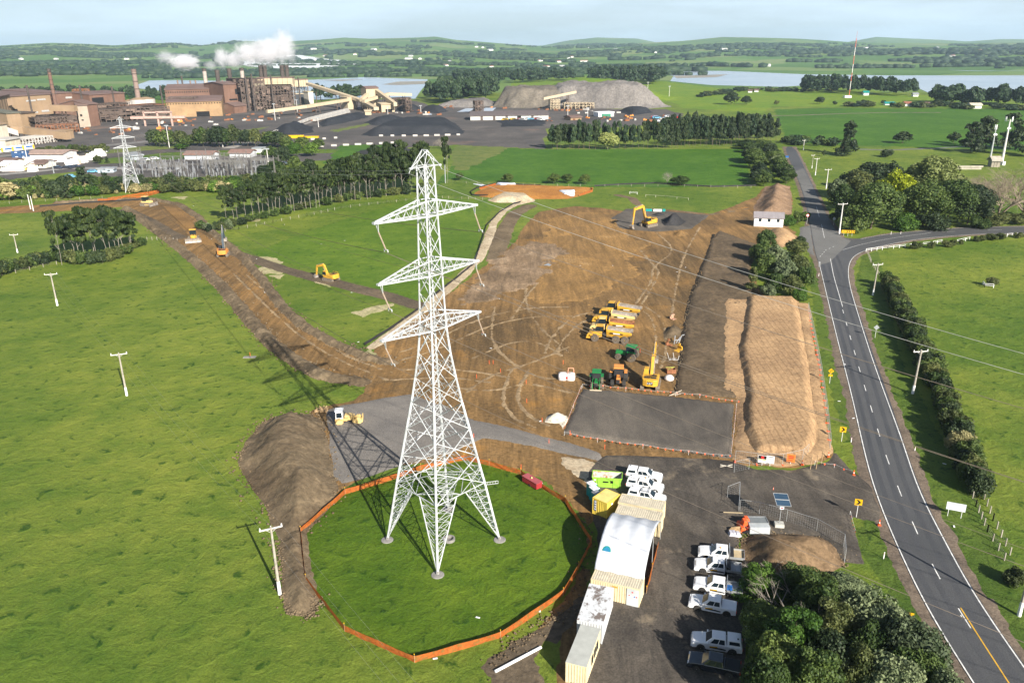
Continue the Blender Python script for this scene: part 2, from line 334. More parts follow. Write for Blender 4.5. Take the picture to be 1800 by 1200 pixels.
def flat(name, P, z, m, world=False, kind='structure'):
    P = P if world else [G(*p) for p in P]
    t = tessellate_polygon([[Vector((p[0], p[1], 0)) for p in P]])
    f = []
    for a, b, c in t:
        A, B, C_ = P[a], P[b], P[c]
        f.append((a, b, c) if (B[0]-A[0])*(C_[1]-A[1])-(B[1]-A[1])*(C_[0]-A[0]) > 0 else (a, c, b))
    me = bpy.data.meshes.new(name); me.from_pydata([(p[0], p[1], z) for p in P], [], f); me.materials.append(m)
    return setp(link(name, me), kind=kind)
# ---- pasture and the far country, one sheet out to the skyline
RA = [(-500, 82), (-200, 84), (0, 80), (90, 75), (150, 77), (200, 80), (250, 77), (310, 75), (350, 80), (430, 72), (480, 74), (560, 70), (605, 66), (650, 68), (730, 66), (765, 64), (800, 70), (850, 74), (900, 78), (960, 82),
      (1060, 79), (1145, 75), (1200, 72), (1230, 69), (1270, 65), (1330, 66), (1400, 68), (1450, 71), (1490, 74), (1560, 76), (1700, 76), (1800, 75), (2000, 72), (2400, 76)]
RB = [(-500, 92), (600, 88), (900, 84), (955, 80), (1000, 71), (1050, 66), (1120, 68), (1160, 76), (1300, 80), (1480, 76), (1540, 65), (1600, 68), (1650, 70), (1700, 73), (1760, 69), (1830, 69), (2000, 75), (2400, 80)]
def _rt(tab, D):
    az, zz = [], []
    for px, py in tab:
        r = RC @ np.array([px-900, 600-py, -FPX]); hl = math.hypot(r[0], r[1]); az.append(math.atan2(r[0], r[1])); zz.append(CAMH+r[2]/hl*D)
    return np.array(az), np.array(zz)
AZA, ZA = _rt(RA, 6500.); AZB, ZB = _rt(RB, 10500.)
def terr(x, y):
    r = np.hypot(x, y); az = np.arctan2(x, y)
    za = np.interp(az, AZA, ZA); zb = np.interp(az, AZB, ZB)
    t = np.clip((r-2300)/4200, 0, 1); roll = vn(x, y, 900, 5, 21)*22+vn(x, y, 260, 3, 5)*5
    z = za*t**1.35+roll*np.sin(np.clip(t, 0, 1)*math.pi)**.8
    q = np.clip((r-6500)/4000, 0, 1); z2 = za*(1-np.clip((r-6500)/1500, 0, 1)*.5); z2 = np.maximum(z2*(1-q), zb*q**.8)+np.sin(q*math.pi)*vn(x, y, 700, 4, 3)*10
    z = np.where(r > 6500, z2, z); z = np.where(r > 10500, zb*np.clip(1-(r-10500)/3000, 0, 1), z)
    return np.where(r < 2300, 0, z)
def terr1(x, y): return float(terr(np.array([x]), np.array([y]))[0])
gm = grass('pasture', (.166, .212, .034), (.090, .150, .020), (.022, .065, .008), .48)
# far pasture: paddocks of different greens
def far_mat():
    m = grass('far_pasture', (.13, .20, .05), (.085, .165, .035), (.05, .09, .03), .2); nt = m.node_tree; L = nt.links.new; b = nt.nodes['Principled BSDF']
    g = nt.nodes.new('ShaderNodeNewGeometry'); v = _n(nt, 'ShaderNodeTexVoronoi', Scale=.0042); v.inputs['Randomness'].default_value = .8
    ns = _n(nt, 'ShaderNodeTexNoise', Scale=.003); L(g.outputs['Position'], ns.inputs[0]); ma = nt.nodes.new('ShaderNodeVectorMath'); ma.operation = 'MULTIPLY_ADD'
    L(ns.outputs[1], ma.inputs[0]); ma.inputs[1].default_value = (120, 120, 0); L(g.outputs['Position'], ma.inputs[2]); L(ma.outputs[0], v.inputs[0])
    sp = nt.nodes.new('ShaderNodeSeparateColor'); L(v.outputs['Color'], sp.inputs[0]); r = nt.nodes.new('ShaderNodeValToRGB'); L(sp.outputs[0], r.inputs[0]); e = r.color_ramp.elements
    e[0].color = (.05, .12, .025, 1); e[1].color = (.21, .24, .10, 1); q = e.new(.35); q.color = (.08, .17, .035, 1); q = e.new(.7); q.color = (.13, .21, .05, 1)
    old = b.inputs['Base Color'].links[0].from_socket; mi = nt.nodes.new('ShaderNodeMixRGB'); mi.inputs[0].default_value = .65; L(old, mi.inputs[1]); L(r.outputs[0], mi.inputs[2]); L(mi.outputs[0], b.inputs['Base Color'])
    return m
fm = far_mat()
def sheet(name, m, r0, r1, nr, az0, az1, na, hole=False):
    rr = np.geomspace(r0, r1, nr) if r0 > 0 else np.concatenate([[0.5], np.geomspace(20, r1, nr-1)])
    aa = np.radians(np.linspace(az0, az1, na)); Rr, Aa = np.meshgrid(rr, aa, indexing='ij'); X = Rr*np.sin(Aa); Y = Rr*np.cos(Aa); Z = terr(X, Y)
    idx = np.arange(nr*na).reshape(nr, na); F = np.stack([idx[:-1, :-1].ravel(), idx[:-1, 1:].ravel(), idx[1:, 1:].ravel(), idx[1:, :-1].ravel()], 1)[:, ::-1]
    return setp(link(name, np_mesh(name, np.stack([X.ravel(), Y.ravel(), Z.ravel()], 1), F, m)), kind='structure')
# near ground is a fine disc piece; the far country continues it edge to edge
sheet('ground', gm, 0, 1250, 40, -180, 180, 361)
sheet('hills', fm, 1250, 13500, 230, -75, 75, 700)
# ---- paddocks of other greens
gM = grass('mid_pasture', (.115, .188, .022), (.082, .152, .016), (.018, .06, .008), .4)
gE = grass('emerald_pasture', (.070, .155, .016), (.048, .122, .012), (.016, .06, .008), .3)
gB = grass('bright_pasture', (.165, .235, .022), (.12, .21, .02), (.05, .12, .012), .25)
gD = grass('dry_pasture', (.16, .18, .055), (.11, .15, .04), (.05, .08, .02), .4)
gR = grass('rough_pasture', (.10, .155, .026), (.07, .12, .02), (.025, .06, .01), .6)
field('paddock', [(792, 262), (850, 255), (920, 262), (1010, 262), (1180, 262), (1315, 262), (1322, 328), (1050, 330), (930, 322), (790, 315), (745, 345), (800, 285)], gE, res=2.5, jit=1)
field('paddock', [(440, 445), (560, 400), (735, 345), (835, 350), (880, 350), (860, 380), (842, 430), (800, 480), (732, 530), (600, 490)], gM, res=1.5, jit=.5)
field('paddock', [(1365, 212), (1360, 192), (1500, 190), (1800, 192), (1990, 196), (1990, 275), (1700, 262), (1385, 252)], gE, res=4, jit=2)
field('paddock', [(905, 136), (1000, 132), (1170, 143), (1300, 160), (1470, 152), (1600, 166), (1800, 182), (1800, 190), (1500, 189), (1360, 187), (1340, 200), (1200, 190), (1160, 172), (890, 165)], gB, res=6, jit=3)
field('paddock', [(790, 262), (830, 250), (905, 254), (880, 270), (820, 300), (795, 300)], gD, res=2, jit=3)
field('paddock', [(0, 178), (0, 158), (150, 156), (250, 160), (300, 168), (300, 176)], gE, res=8, jit=3)
field('verge', [(1390, 262), (1405, 300), (1435, 420), (1420, 470), (1440, 640), (1500, 800), (1545, 870), (1500, 940), (1560, 1040), (1680, 1210), (1760, 1230), (1560, 860), (1480, 600), (1455, 470), (1470, 420), (1420, 300)], gR, res=1.2, jit=.8)
field('verge', [(1515, 450), (1545, 440), (1580, 620), (1700, 850), (1820, 1050), (1860, 1230), (1790, 1180), (1640, 880), (1545, 640), (1500, 500)], gR, res=1.0, jit=.6)
field('fenced_grass', [(607, 868), (529, 937), (538, 1021), (606, 1108), (729, 1162), (880, 1120), (990, 1045), (1017, 999), (1039, 955), (993, 883), (949, 857), (914, 834), (860, 819), (816, 809), (740, 827), (660, 853)], grass('long_grass', (.095, .160, .013), (.060, .118, .010), (.018, .055, .006), .45), res=1, jit=.25, lvl=2)
# ---- estuary
wm = mat('estuary_water', (.42, .47, .52), .22, 0, .05, .004, bump=.03, bscale=.4, spec=.6, col2=(.30, .36, .42))
def water(P): setp(flat('water', P, .15, wm), kind='structure')
water([(228, 154), (262, 142), (300, 141), (420, 143), (540, 141), (600, 138), (640, 136), (700, 138), (752, 140), (748, 150), (738, 162), (730, 174), (620, 172), (560, 176), (480, 170), (300, 162)])
water([(1150, 123), (1200, 122), (1250, 124), (1416, 131), (1558, 133), (1800, 133), (2100, 135), (2100, 185), (1800, 174), (1635, 165), (1607, 152), (1500, 150), (1410, 151), (1373, 153), (1250, 150), (1178, 143), (1184, 134), (1150, 127)])
water([(1640, 122), (1700, 120), (2100, 119), (2100, 126), (1700, 125)])
sd = soil('mudflat', (.33, .30, .25), (.22, .22, .20), scale=.01)
flat('mudflat', [(672, 149), (700, 144), (750, 143), (747, 148), (700, 150)], .3, sd)
flat('mudflat', [(1184, 134), (1280, 131), (1260, 136), (1190, 138)], .3, sd)
flat('mudflat', [(560, 141), (640, 140), (600, 143)], .3, sd)
def smooth(P, n=2):
    P = [np.array(p, float) for p in P]
    for _ in range(n):
        Q = [P[0]]
        for a, b in zip(P[:-1], P[1:]): Q += [a*.75+b*.25, a*.25+b*.75]
        P = Q+[P[-1]]
    return [tuple(p) for p in P]
# ---- disturbed earth
eE = soil('brown_earth', (.245, .150, .064), (.140, .094, .048), (.34, .21, .09), scale=.033, spots=((.32, .17, .05), .06, .58), streak=((.6, .6, .05, .74, 1.18), (2.2, .4, .04, .8, 1.15)))
eT = soil('topsoil', (.19, .145, .092), (.105, .078, .050), (.235, .18, .115), scale=.09, bump=.25, bscale=1.2)
eS = soil('sandy_fill', (.42, .275, .150), (.27, .175, .10), (.48, .33, .19), scale=.08, bump=.12, bscale=1.8)
eD = soil('dark_soil', (.135, .105, .072), (.085, .068, .050), (.18, .135, .09), scale=.1, bump=.15, bscale=1.4)
eC = soil('chalky_clay', (.50, .42, .30), (.36, .28, .19), (.62, .54, .42), scale=.2)
eO = soil('orange_clay', (.42, .20, .05), (.30, .13, .035), (.50, .28, .09), scale=.05)
gV = soil('grey_gravel', (.20, .185, .17), (.155, .145, .137), (.235, .215, .195), scale=.12, bump=.05, bscale=5)
gY = soil('yard_gravel', (.110, .097, .084), (.055, .050, .047), (.19, .16, .125), scale=.055, bump=.06, bscale=4, spots=((.25, .205, .15), .12, .57), streak=((.15, .35, .07, .7, 1.2),))
gP = soil('pad_gravel', (.132, .118, .104), (.080, .073, .067), (.15, .136, .122), scale=.05, bump=.05, bscale=5, streak=((1.4, .3, .08, .82, 1.12),))
bK = soil('black_grit', (.045, .045, .048), (.03, .03, .032), (.07, .068, .066), scale=.05, bump=.1)
straw = soil('dry_straw', (.42, .37, .22), (.26, .26, .12), (.50, .44, .30), scale=.2)
def ruts(x, y): return .10*vn(x, y*.35, 2.2, 4, 5)
field('earthworks', [(652, 610), (735, 550), (790, 515), (848, 470), (878, 447), (905, 425), (925, 392), (948, 372), (1010, 362), (1060, 366), (1110, 372), (1180, 368), (1250, 376), (1290, 362), (1330, 345), (1345, 328), (1388, 327),
      (1394, 352), (1388, 400), (1400, 408), (1395, 418), (1330, 432), (1320, 480), (1345, 520), (1415, 535), (1440, 640), (1455, 780), (1466, 800), (1400, 826), (1283, 815), (1060, 812), (1010, 815), (1045, 870), (1040, 930),
      (1030, 960), (1035, 1000), (1040, 1080), (1005, 1210), (975, 1210), (985, 1100), (940, 1110), (990, 1060), (1040, 965), (1038, 930), (1000, 880), (930, 830), (850, 808), (720, 815), (690, 820), (600, 858), (530, 936), (540, 950), (545, 720),
      (620, 705), (640, 690), (635, 672), (575, 660), (520, 632), (470, 595), (440, 560), (400, 512), (352, 462), (300, 420), (262, 388), (212, 364), (100, 372), (0, 376), (-40, 378), (-40, 366), (100, 358), (190, 351), (270, 350),
      (318, 360), (345, 378), (362, 402), (420, 445), (455, 485), (492, 535), (532, 572), (590, 605), (640, 628), (672, 640)], eE, res=.8, jit=1.0, jsc=4, amp=.09, zfun=lambda x, y, d: .4*ruts(x, y)*np.clip(d, 0, 1), low=-.15)
def berm(pts, hw, h, m=eT, **k): return field('soil_windrow', pts, m, h=h, lvl=3, w=hw*.9, line=hw, res=.45, jit=.7, jsc=1.6, amp=.35, asc=.9, **k)
berm([(222, 366), (300, 424), (352, 466), (400, 514), (440, 562), (474, 600), (522, 637), (572, 662), (636, 672)], 1.9, .8)
berm([(345, 378), (368, 404), (422, 448), (458, 488), (496, 540), (536, 575), (592, 606), (650, 630), (690, 638)], 1.5, .8)
berm([(100, 357), (190, 352), (268, 351), (318, 361), (345, 380)], 1.6, .8)
field('haul_track', [(285, 362), (318, 366), (335, 380), (348, 405), (385, 430), (400, 440), (340, 425), (318, 398)], soil('ochre_track', (.25, .145, .055), (.16, .095, .04), scale=.05), lvl=3, res=.7)
field('topsoil_track', [(400, 441), (500, 474), (600, 500), (680, 520), (735, 537)], eD, line=2.7, lvl=2, res=.6, amp=.15, low=-.12)
field('topsoil_track', [(222, 368), (262, 388), (315, 418)], eD, line=2.6, lvl=2, res=.6, amp=.1)
for P in ([(448, 452), (478, 450), (498, 460), (488, 472), (462, 466)], [(438, 474), (470, 468), (500, 474), (495, 482), (452, 481)], [(470, 484), (500, 482), (492, 490)], [(618, 548), (660, 538), (690, 534), (680, 545), (640, 556)], [(552, 495), (585, 500), (580, 504)],
          [(700, 258), (760, 248), (790, 250), (760, 256)], [(640, 620), (660, 640), (672, 640), (652, 612)], [(300, 347), (330, 345), (325, 351)], [(430, 388), (456, 384), (452, 390)]):
    field('bare_patch', P, straw, res=.6, jit=1.6, jsc=3, lvl=1)
field('chalk_path', [(935, 353), (905, 360), (885, 370), (868, 392), (858, 420), (842, 455), (815, 482), (788, 508), (745, 545), (700, 578), (655, 610)], eC, line=1.5, res=.6, jit=.8, lvl=2)
field('earth_path', [(930, 362), (905, 376), (890, 398), (880, 425), (872, 455)], eT, line=3.0, res=.7, jit=.8)
field('cut_strip', [(1085, 343), (1110, 348), (1122, 360)], eT, line=1.8, res=.8)
field('cut_strip', [(1120, 366), (1180, 370), (1250, 377), (1320, 366)], eT, line=1.5, res=.8)
# ochre and sandy zones of the cut
field('ochre_clay', [(955, 400), (1000, 378), (1060, 372), (1090, 395), (1120, 440), (1100, 500), (1040, 540), (960, 530), (930, 480)], soil('ochre_fill', (.30, .18, .07), (.20, .125, .055), (.38, .25, .12), scale=.05, streak=((.9, .5, .05, .75, 1.2),)), res=.8, jit=13, jsc=16, lvl=4.2, amp=.05, low=-.1)
field('pale_subsoil', [(850, 475), (880, 450), (940, 420), (990, 440), (960, 490), (900, 520), (840, 540), (800, 545)], soil('pale_subsoil', (.28, .20, .13), (.17, .12, .075), (.42, .32, .22), scale=.09, streak=((.9, .5, .06, .7, 1.2),)), res=.7, jit=10, jsc=9, lvl=5, amp=.05, low=-.1)
field('chalky_spill', [(985, 800), (1030, 808), (1045, 815), (1040, 850), (1005, 835), (985, 815)], eC, res=.5, jit=1.8, jsc=3, lvl=3)
field('puddle', [(955, 466), (963, 462), (974, 466), (966, 471)], mat('puddle_water', (.35, .36, .36), .08, spec=.6), res=.5, jit=.3, lvl=5)
# orange pit, its cream heap, sheets
field('orange_pit', [(832, 340), (850, 330), (872, 324), (940, 326), (1040, 330), (1042, 338), (1000, 350), (950, 350), (900, 352), (845, 346)], eO, h=1.0, w=6, res=1.2, jit=1.5, amp=.4, asc=6)
field('lime_heap', [(858, 352), (880, 342), (930, 345), (942, 352), (925, 357), (870, 356)], eC, res=1, jit=1, h=2.0, w=4, lvl=2, kind=None, lab='long low cream heap in front of the orange clay pit', cat='lime heap')
# dark pad with heaps
field('grit_pad', [(1066, 388), (1102, 367), (1180, 372), (1248, 378), (1216, 403), (1150, 408), (1062, 400)], gP, lvl=3, res=.8, jit=.6, amp=.08)
def heap(name, P, m, h, w, lab, cat, **k):
    k.setdefault('res', .6); k.setdefault('jit', .6); k.setdefault('amp', .3)
    return field(name, P, m, h=h, w=w, kind=None, lab=lab, cat=cat, **k)
heap('soil_heap', [(1160, 390), (1175, 383), (1198, 383), (1208, 390), (1195, 398), (1165, 398)], bK, 3.6, 5.5, 'black conical grit heap on the dark pad beside the yellow excavator', 'grit heap')
heap('soil_heap', [(1142, 378), (1160, 374), (1172, 378), (1155, 382)], bK, 1.0, 2.5, 'low dark grit heap behind the black cone on the far pad', 'grit heap')
heap('soil_heap', [(1178, 412), (1195, 405), (1213, 410), (1205, 417), (1185, 417)], eE, 1.8, 4, 'small brown earth heap at the near edge of the dark pad', 'earth heap')
heap('soil_heap', [(1332, 350), (1345, 328), (1388, 327), (1393, 352), (1390, 380), (1330, 378), (1322, 366)], soil('tan_topsoil', (.27, .18, .115), (.19, .125, .08), (.32, .22, .14), scale=.12, bump=.2), 3.5, 9, 'long tan topsoil stockpile behind the white shed', 'topsoil stockpile', amp=.5, res=.9)
heap('soil_heap', [(1163, 585), (1170, 575), (1190, 572), (1201, 582), (1196, 592), (1168, 595)], eT, 1.3, 2.6, 'round brown earth heap north of the spare digger buckets', 'earth heap')
heap('soil_heap', [(1344, 426), (1352, 402), (1385, 403), (1402, 416), (1392, 430), (1370, 436)], eS, 1.4, 4, 'flat sandy fill heap between the white shed and the roadside shrubs', 'sand heap')
heap('gravel_heap', [(955, 742), (962, 731), (985, 727), (1000, 734), (996, 746), (990, 757), (984, 745), (966, 745)], soil('white_lime', (.62, .58, .50), (.50, .46, .38), scale=.3), 1.3, 2.2, 'small white lime heap at the corner of the gravel compound', 'lime heap', lvl=3)
# trench bank and dark strip, long sandy stockpile
eD2 = soil('wet_topsoil', (.140, .104, .068), (.088, .067, .045), (.19, .142, .09), scale=.12, bump=.12, bscale=1.4, streak=((.1, .3, .06, .88, 1.08),))
heap('soil_bank', [(1252, 420), (1265, 406), (1335, 432), (1318, 470), (1322, 520), (1300, 600), (1296, 700), (1190, 692), (1198, 630), (1205, 575), (1214, 525), (1236, 470)], eD2, .35, .5, 'flat dark soil bank with a steep shaded edge beside the sandy stockpile', 'soil bank', res=.6, amp=.16, jit=.7)
heap('sand_stockpile', [(1268, 524), (1420, 533), (1440, 640), (1458, 780), (1462, 800), (1430, 815), (1380, 822), (1288, 808), (1296, 700), (1260, 688)], eS, .35, 1.5, 'low sandy skirt round the long sandy stockpile by the road', 'sand bed', res=.7, amp=.18, lvl=2, jit=.8)
field('trench', [(1254, 412), (1250, 430), (1234, 470), (1213, 525), (1204, 575), (1198, 630), (1190, 690)], soil('trench_shade', (.032, .025, .018), (.02, .016, .012), scale=.3), line=.62, res=.4, jit=.45, jsc=1.5, lvl=6, low=-.2)  # shade of the bank edge and trench painted as a near-black soil strip
def groove(m, pitch, a):
    nt = m.node_tree; b = nt.nodes['Principled BSDF']; L = nt.links.new; g = nt.nodes.new('ShaderNodeNewGeometry'); mp = _n(nt, 'ShaderNodeMapping'); mp.inputs['Rotation'].default_value = (0, 0, a)
    wv = _n(nt, 'ShaderNodeTexWave', Scale=2*math.pi/pitch/20, Distortion=.2, Detail=1); wv.inputs['Detail Scale'].default_value = .6; wv.bands_direction = 'X'; L(g.outputs['Position'], mp.inputs[0]); L(mp.outputs[0], wv.inputs[0])
    r = nt.nodes.new('ShaderNodeValToRGB'); L(wv.outputs[1], r.inputs[0]); r.color_ramp.elements[0].position = .0; r.color_ramp.elements[1].position = .22; r.color_ramp.elements[0].color = (.5, .46, .42, 1)
    o = b.inputs['Base Color'].links[0].from_socket; mi = nt.nodes.new('ShaderNodeMixRGB'); mi.blend_type = 'MULTIPLY'; mi.inputs[0].default_value = .4; L(o, mi.inputs[1]); L(r.outputs[0], mi.inputs[2]); L(mi.outputs[0], b.inputs['Base Color']); return m
eS2 = groove(soil('raked_sandy_fill', (.42, .275, .150), (.30, .195, .11), (.47, .32, .185), scale=.08, bump=.12, bscale=1.8), 1.15, math.radians(3))
heap('sand_stockpile', [(1312, 524), (1402, 526), (1422, 620), (1442, 770), (1426, 808), (1322, 804), (1302, 760), (1306, 700), (1296, 620)], eS2, 1.3, 1.7, 'long flat-topped sandy stockpile with furrows beside the road fence', 'sand stockpile', res=.45, amp=.07, jit=.6, skew=True)
heap('soil_heap', [(418, 812), (428, 780), (462, 742), (500, 729), (545, 728), (572, 742), (580, 790), (600, 855), (570, 905), (530, 950), (500, 980), (488, 950), (470, 890), (440, 855)], eT, 3.0, 6.5, 'big brown topsoil heap left of the tall white pylon', 'topsoil heap', res=.55, amp=.45)
heap('soil_windrow_heap', [(486, 960), (500, 930), (540, 930), (548, 1000), (560, 1050), (548, 1080), (510, 1076), (495, 1040), (498, 1010)], eT, 1.6, 3.2, 'brown earth tongue ending by the near wooden power pole', 'earth heap', res=.5, amp=.4)
heap('soil_heap', [(1302, 985), (1300, 948), (1330, 936), (1400, 936), (1450, 945), (1478, 962), (1482, 990), (1440, 1020), (1380, 1040), (1310, 1035)], soil('rooty_soil', (.215, .145, .085), (.14, .095, .055), (.27, .185, .11), scale=.3, bump=.2), 2.2, 4.5, 'broad brown earth mound between the parked utes and the road gate', 'earth mound', res=.5, amp=.3)
# gravel
field('gravel_apron', [(573, 722), (600, 712), (650, 704), (720, 692), (780, 712), (835, 738), (930, 760), (1000, 778), (1056, 796), (1062, 812), (960, 790), (850, 770), (800, 795), (700, 818), (602, 853), (584, 842), (580, 790)], gV, res=.7, jit=.5, lvl=4, low=-.1)
field('gravel_yard', [(1062, 800), (1130, 800), (1283, 810), (1330, 825), (1395, 826), (1450, 812), (1468, 796), (1500, 828), (1530, 850), (1552, 900), (1550, 922), (1497, 908), (1502, 940), (1514, 988), (1480, 985), (1440, 945), (1300, 935), (1300, 985),
      (1310, 1100), (1315, 1215), (985, 1215), (1030, 1120), (1062, 1000), (1040, 880), (1030, 830)], gY, res=.6, jit=.7, lvl=5, amp=.05, low=-.1)
field('gravel_pad', [(1023, 684), (1100, 690), (1290, 711), (1286, 806), (1130, 784), (990, 762)], gP, h=.3, w=.5, res=.5, jit=.4, lvl=3, amp=.03)
field('scoured_bank', [(870, 1215), (850, 1175), (900, 1135), (960, 1095), (1000, 1070), (1020, 1040), (1035, 1060), (1000, 1100), (985, 1140), (960, 1130), (930, 1160), (960, 1215)], eD, res=.6, jit=1.4, jsc=3, lvl=1, amp=.1)
# pale wheel tracks curving over the earthworks
tk = soil('dry_wheel_track', (.33, .24, .14), (.19, .135, .08), scale=.25)
for P in ([(1010, 640), (950, 600), (900, 600), (830, 630)], [(1120, 540), (1150, 560), (1155, 620), (1140, 650)], [(1135, 540), (1168, 560), (1172, 620), (1160, 650)], [(1230, 400), (1200, 450), (1185, 520), (1180, 560)], [(1020, 660), (960, 670), (900, 640), (860, 600), (870, 540)], [(1000, 620), (930, 560), (920, 500), (960, 430), (1050, 390)], [(700, 620), (760, 600), (840, 560), (930, 540), (1000, 540)], [(700, 634), (770, 615), (850, 575), (930, 556), (1005, 556)], [(820, 690), (860, 660), (930, 640), (1000, 610)], [(1060, 420), (1000, 450), (940, 500), (900, 560)], [(1155, 410), (1190, 440), (1145, 470), (1148, 490), (1128, 520), (1110, 545)], [(1100, 412), (1130, 445), (1152, 470), (1160, 480), (1140, 515), (1125, 540)], [(1045, 548), (1010, 555), (985, 575), (965, 600), (958, 620)], [(1060, 556), (1020, 566), (1000, 585), (985, 605), (978, 622)],
          [(700, 650), (780, 648), (850, 655), (900, 665)], [(690, 668), (780, 662), (860, 672)], [(900, 648), (880, 700), (900, 735), (940, 752)], [(930, 650), (905, 695), (925, 730), (965, 748)], [(430, 480), (520, 560), (600, 625), (690, 655)], [(405, 475), (495, 565), (570, 622), (680, 668)], [(760, 675), (860, 690), (930, 672), (1000, 690)]):
    field('wheel_track', smooth([G(*p) for p in P], 3), tk, world=True, line=.36, res=.35, jit=.6, jsc=1.6, lvl=4.5)
# ---- roads
asph = soil('asphalt', (.096, .098, .104), (.074, .077, .083), (.118, .119, .122), scale=.02, bump=.01, bscale=8, rough=.65)
asph2 = soil('worn_asphalt', (.165, .164, .16), (.125, .125, .122), scale=.03, bump=.01, bscale=8, rough=.75)
sh = soil('road_shoulder', (.19, .15, .115), (.125, .10, .08), scale=.3, bscale=3)
ML = [(1380, 258), (1385, 275), (1397, 302), (1410, 335), (1420, 372), (1427, 415), (1433, 445), (1441, 468), (1458, 540), (1478, 622), (1497, 694), (1521, 804), (1537, 860), (1560, 922), (1604, 1019), (1644, 1095), (1710, 1200), (1770, 1290)]
MR = [(1396, 258), (1412, 290), (1428, 325), (1445, 362), (1462, 395), (1480, 418)]
NE = [(1480, 418), (1512, 421), (1557, 412), (1625, 406), (1700, 400), (1800, 398), (1990, 402)]
SE = [(1990, 418), (1800, 411), (1737, 411), (1658, 416), (1602, 422), (1544, 434), (1522, 440), (1505, 448), (1496, 456), (1490, 472), (1492, 499), (1506, 546), (1529, 620), (1557, 699), (1587, 777), (1612, 860), (1652, 936), (1700, 1027), (1754, 1109), (1800, 1174), (1880, 1290)]
def off(P, d):
    W = [np.array(G(*p)) for p in P]; o = []
    for i, p in enumerate(W):
        t = W[min(i+1, len(W)-1)]-W[max(i-1, 0)]; t /= np.linalg.norm(t); o.append(tuple(p+np.array([-t[1], t[0]])*d))
    return o
right = MR+NE[1:]
shP = off(ML, -1.5)+off(SE[::-1], .0)[0:0]
field('road_shoulder', [tuple(p) for p in off(ML[::-1], 1.6)]+off(right, 1.2)+off(SE, 1.6), sh, world=True, lvl=1.5, res=.8, jit=.8, jsc=2)
road_poly = smooth(off(ML[::-1], .35)+off(MR, .3)[:-1], 1)+smooth(off(NE, .3), 2)+smooth(off(SE, .35), 2)
field('road', road_poly, asph, world=True, lvl=3, res=.5, jit=.16, jsc=1.2)
ZR = .105+FN[0]*.0004; asw = soil('wheel_path', (.078, .080, .087), (.064, .067, .074), (.092, .093, .097), scale=.08, bump=.01, bscale=8, rough=.55)
for dd in (1.1, 2.6, 4.5, 6.0): strip('wheel_path', smooth(off(ML[6:], dd)), .7, ZR+.004, asw, world=True)
flat('road_patch', [(1398, 302), (1411, 336), (1421, 372), (1428, 415), (1434, 447), (1441, 466), (1458, 462), (1480, 440), (1496, 424), (1480, 418), (1461, 395), (1444, 363), (1427, 326), (1412, 296)], ZR+.008, asph2)
wp = mat('white_road_paint', (.72, .72, .70), .6, var=.2, scale=1.5); yp = mat('yellow_road_paint', (.62, .36, .04), .6, var=.1, scale=2)
Zm = ZR+.014
strip('road_marking', smooth([(1441, 468), (1458, 540), (1478, 622), (1497, 694), (1521, 804), (1537, 860), (1560, 922), (1604, 1019), (1644, 1095), (1710, 1200), (1765, 1285)]), .15, Zm, wp)
strip('road_marking', smooth([tuple(p) for p in SE]), .15, Zm, wp)
strip('road_marking', smooth(NE[1:]), .13, Zm, wp)
strip('road_marking', [(1459.5, 455), (1465, 485), (1481, 540)], .15, Zm, wp)
strip('road_marking', [(1481, 545), (1485, 560), (1512, 655), (1556, 800), (1595, 900), (1640, 1000), (1690, 1085)], .13, Zm, wp, dash=(3, 6.5))
strip('road_marking', [(1684, 1070), (1706, 1105)], .13, Zm, wp)
strip('road_marking', [(1688, 1069), (1730, 1135), (1772, 1200), (1830, 1290)], .15, Zm, yp)
strip('road_marking', smooth([(1481, 440), (1520, 428), (1580, 417), (1636, 410)]), .13, Zm, wp)
strip('road_marking', [(1655, 408.5), (1720, 405.5), (1800, 404), (1900, 405)], .13, Zm, wp, dash=(5, 12))
strip('road_marking', [(1435, 364), (1440, 382)], .13, Zm, wp); strip('road_marking', [(1444, 395), (1449, 419)], .13, Zm, wp)
strip('road_marking', [(1441, 452), (1452, 440), (1470, 432)], .15, Zm, wp, dash=(1.2, 1.8))
strip('road_marking', [(1440.5, 461), (1440.5, 470)], .5, Zm, wp, dash=(.6, .6))
# far drive and path
field('far_drive', [(1500, 262), (1560, 264), (1640, 261), (1710, 257), (1800, 258)], asph2, line=2, res=2, jit=.3, lvl=2)
field('far_drive', [(1340, 204), (1400, 203), (1480, 200), (1560, 198), (1650, 198)], soil('dirt_drive', (.2, .17, .13), (.15, .13, .1)), line=3, res=3, jit=.5, lvl=2)
field('drive', [(1434, 455), (1418, 440), (1405, 418), (1408, 400), (1425, 396), (1430, 430)], asph2, res=.7, jit=.6, lvl=2.4)
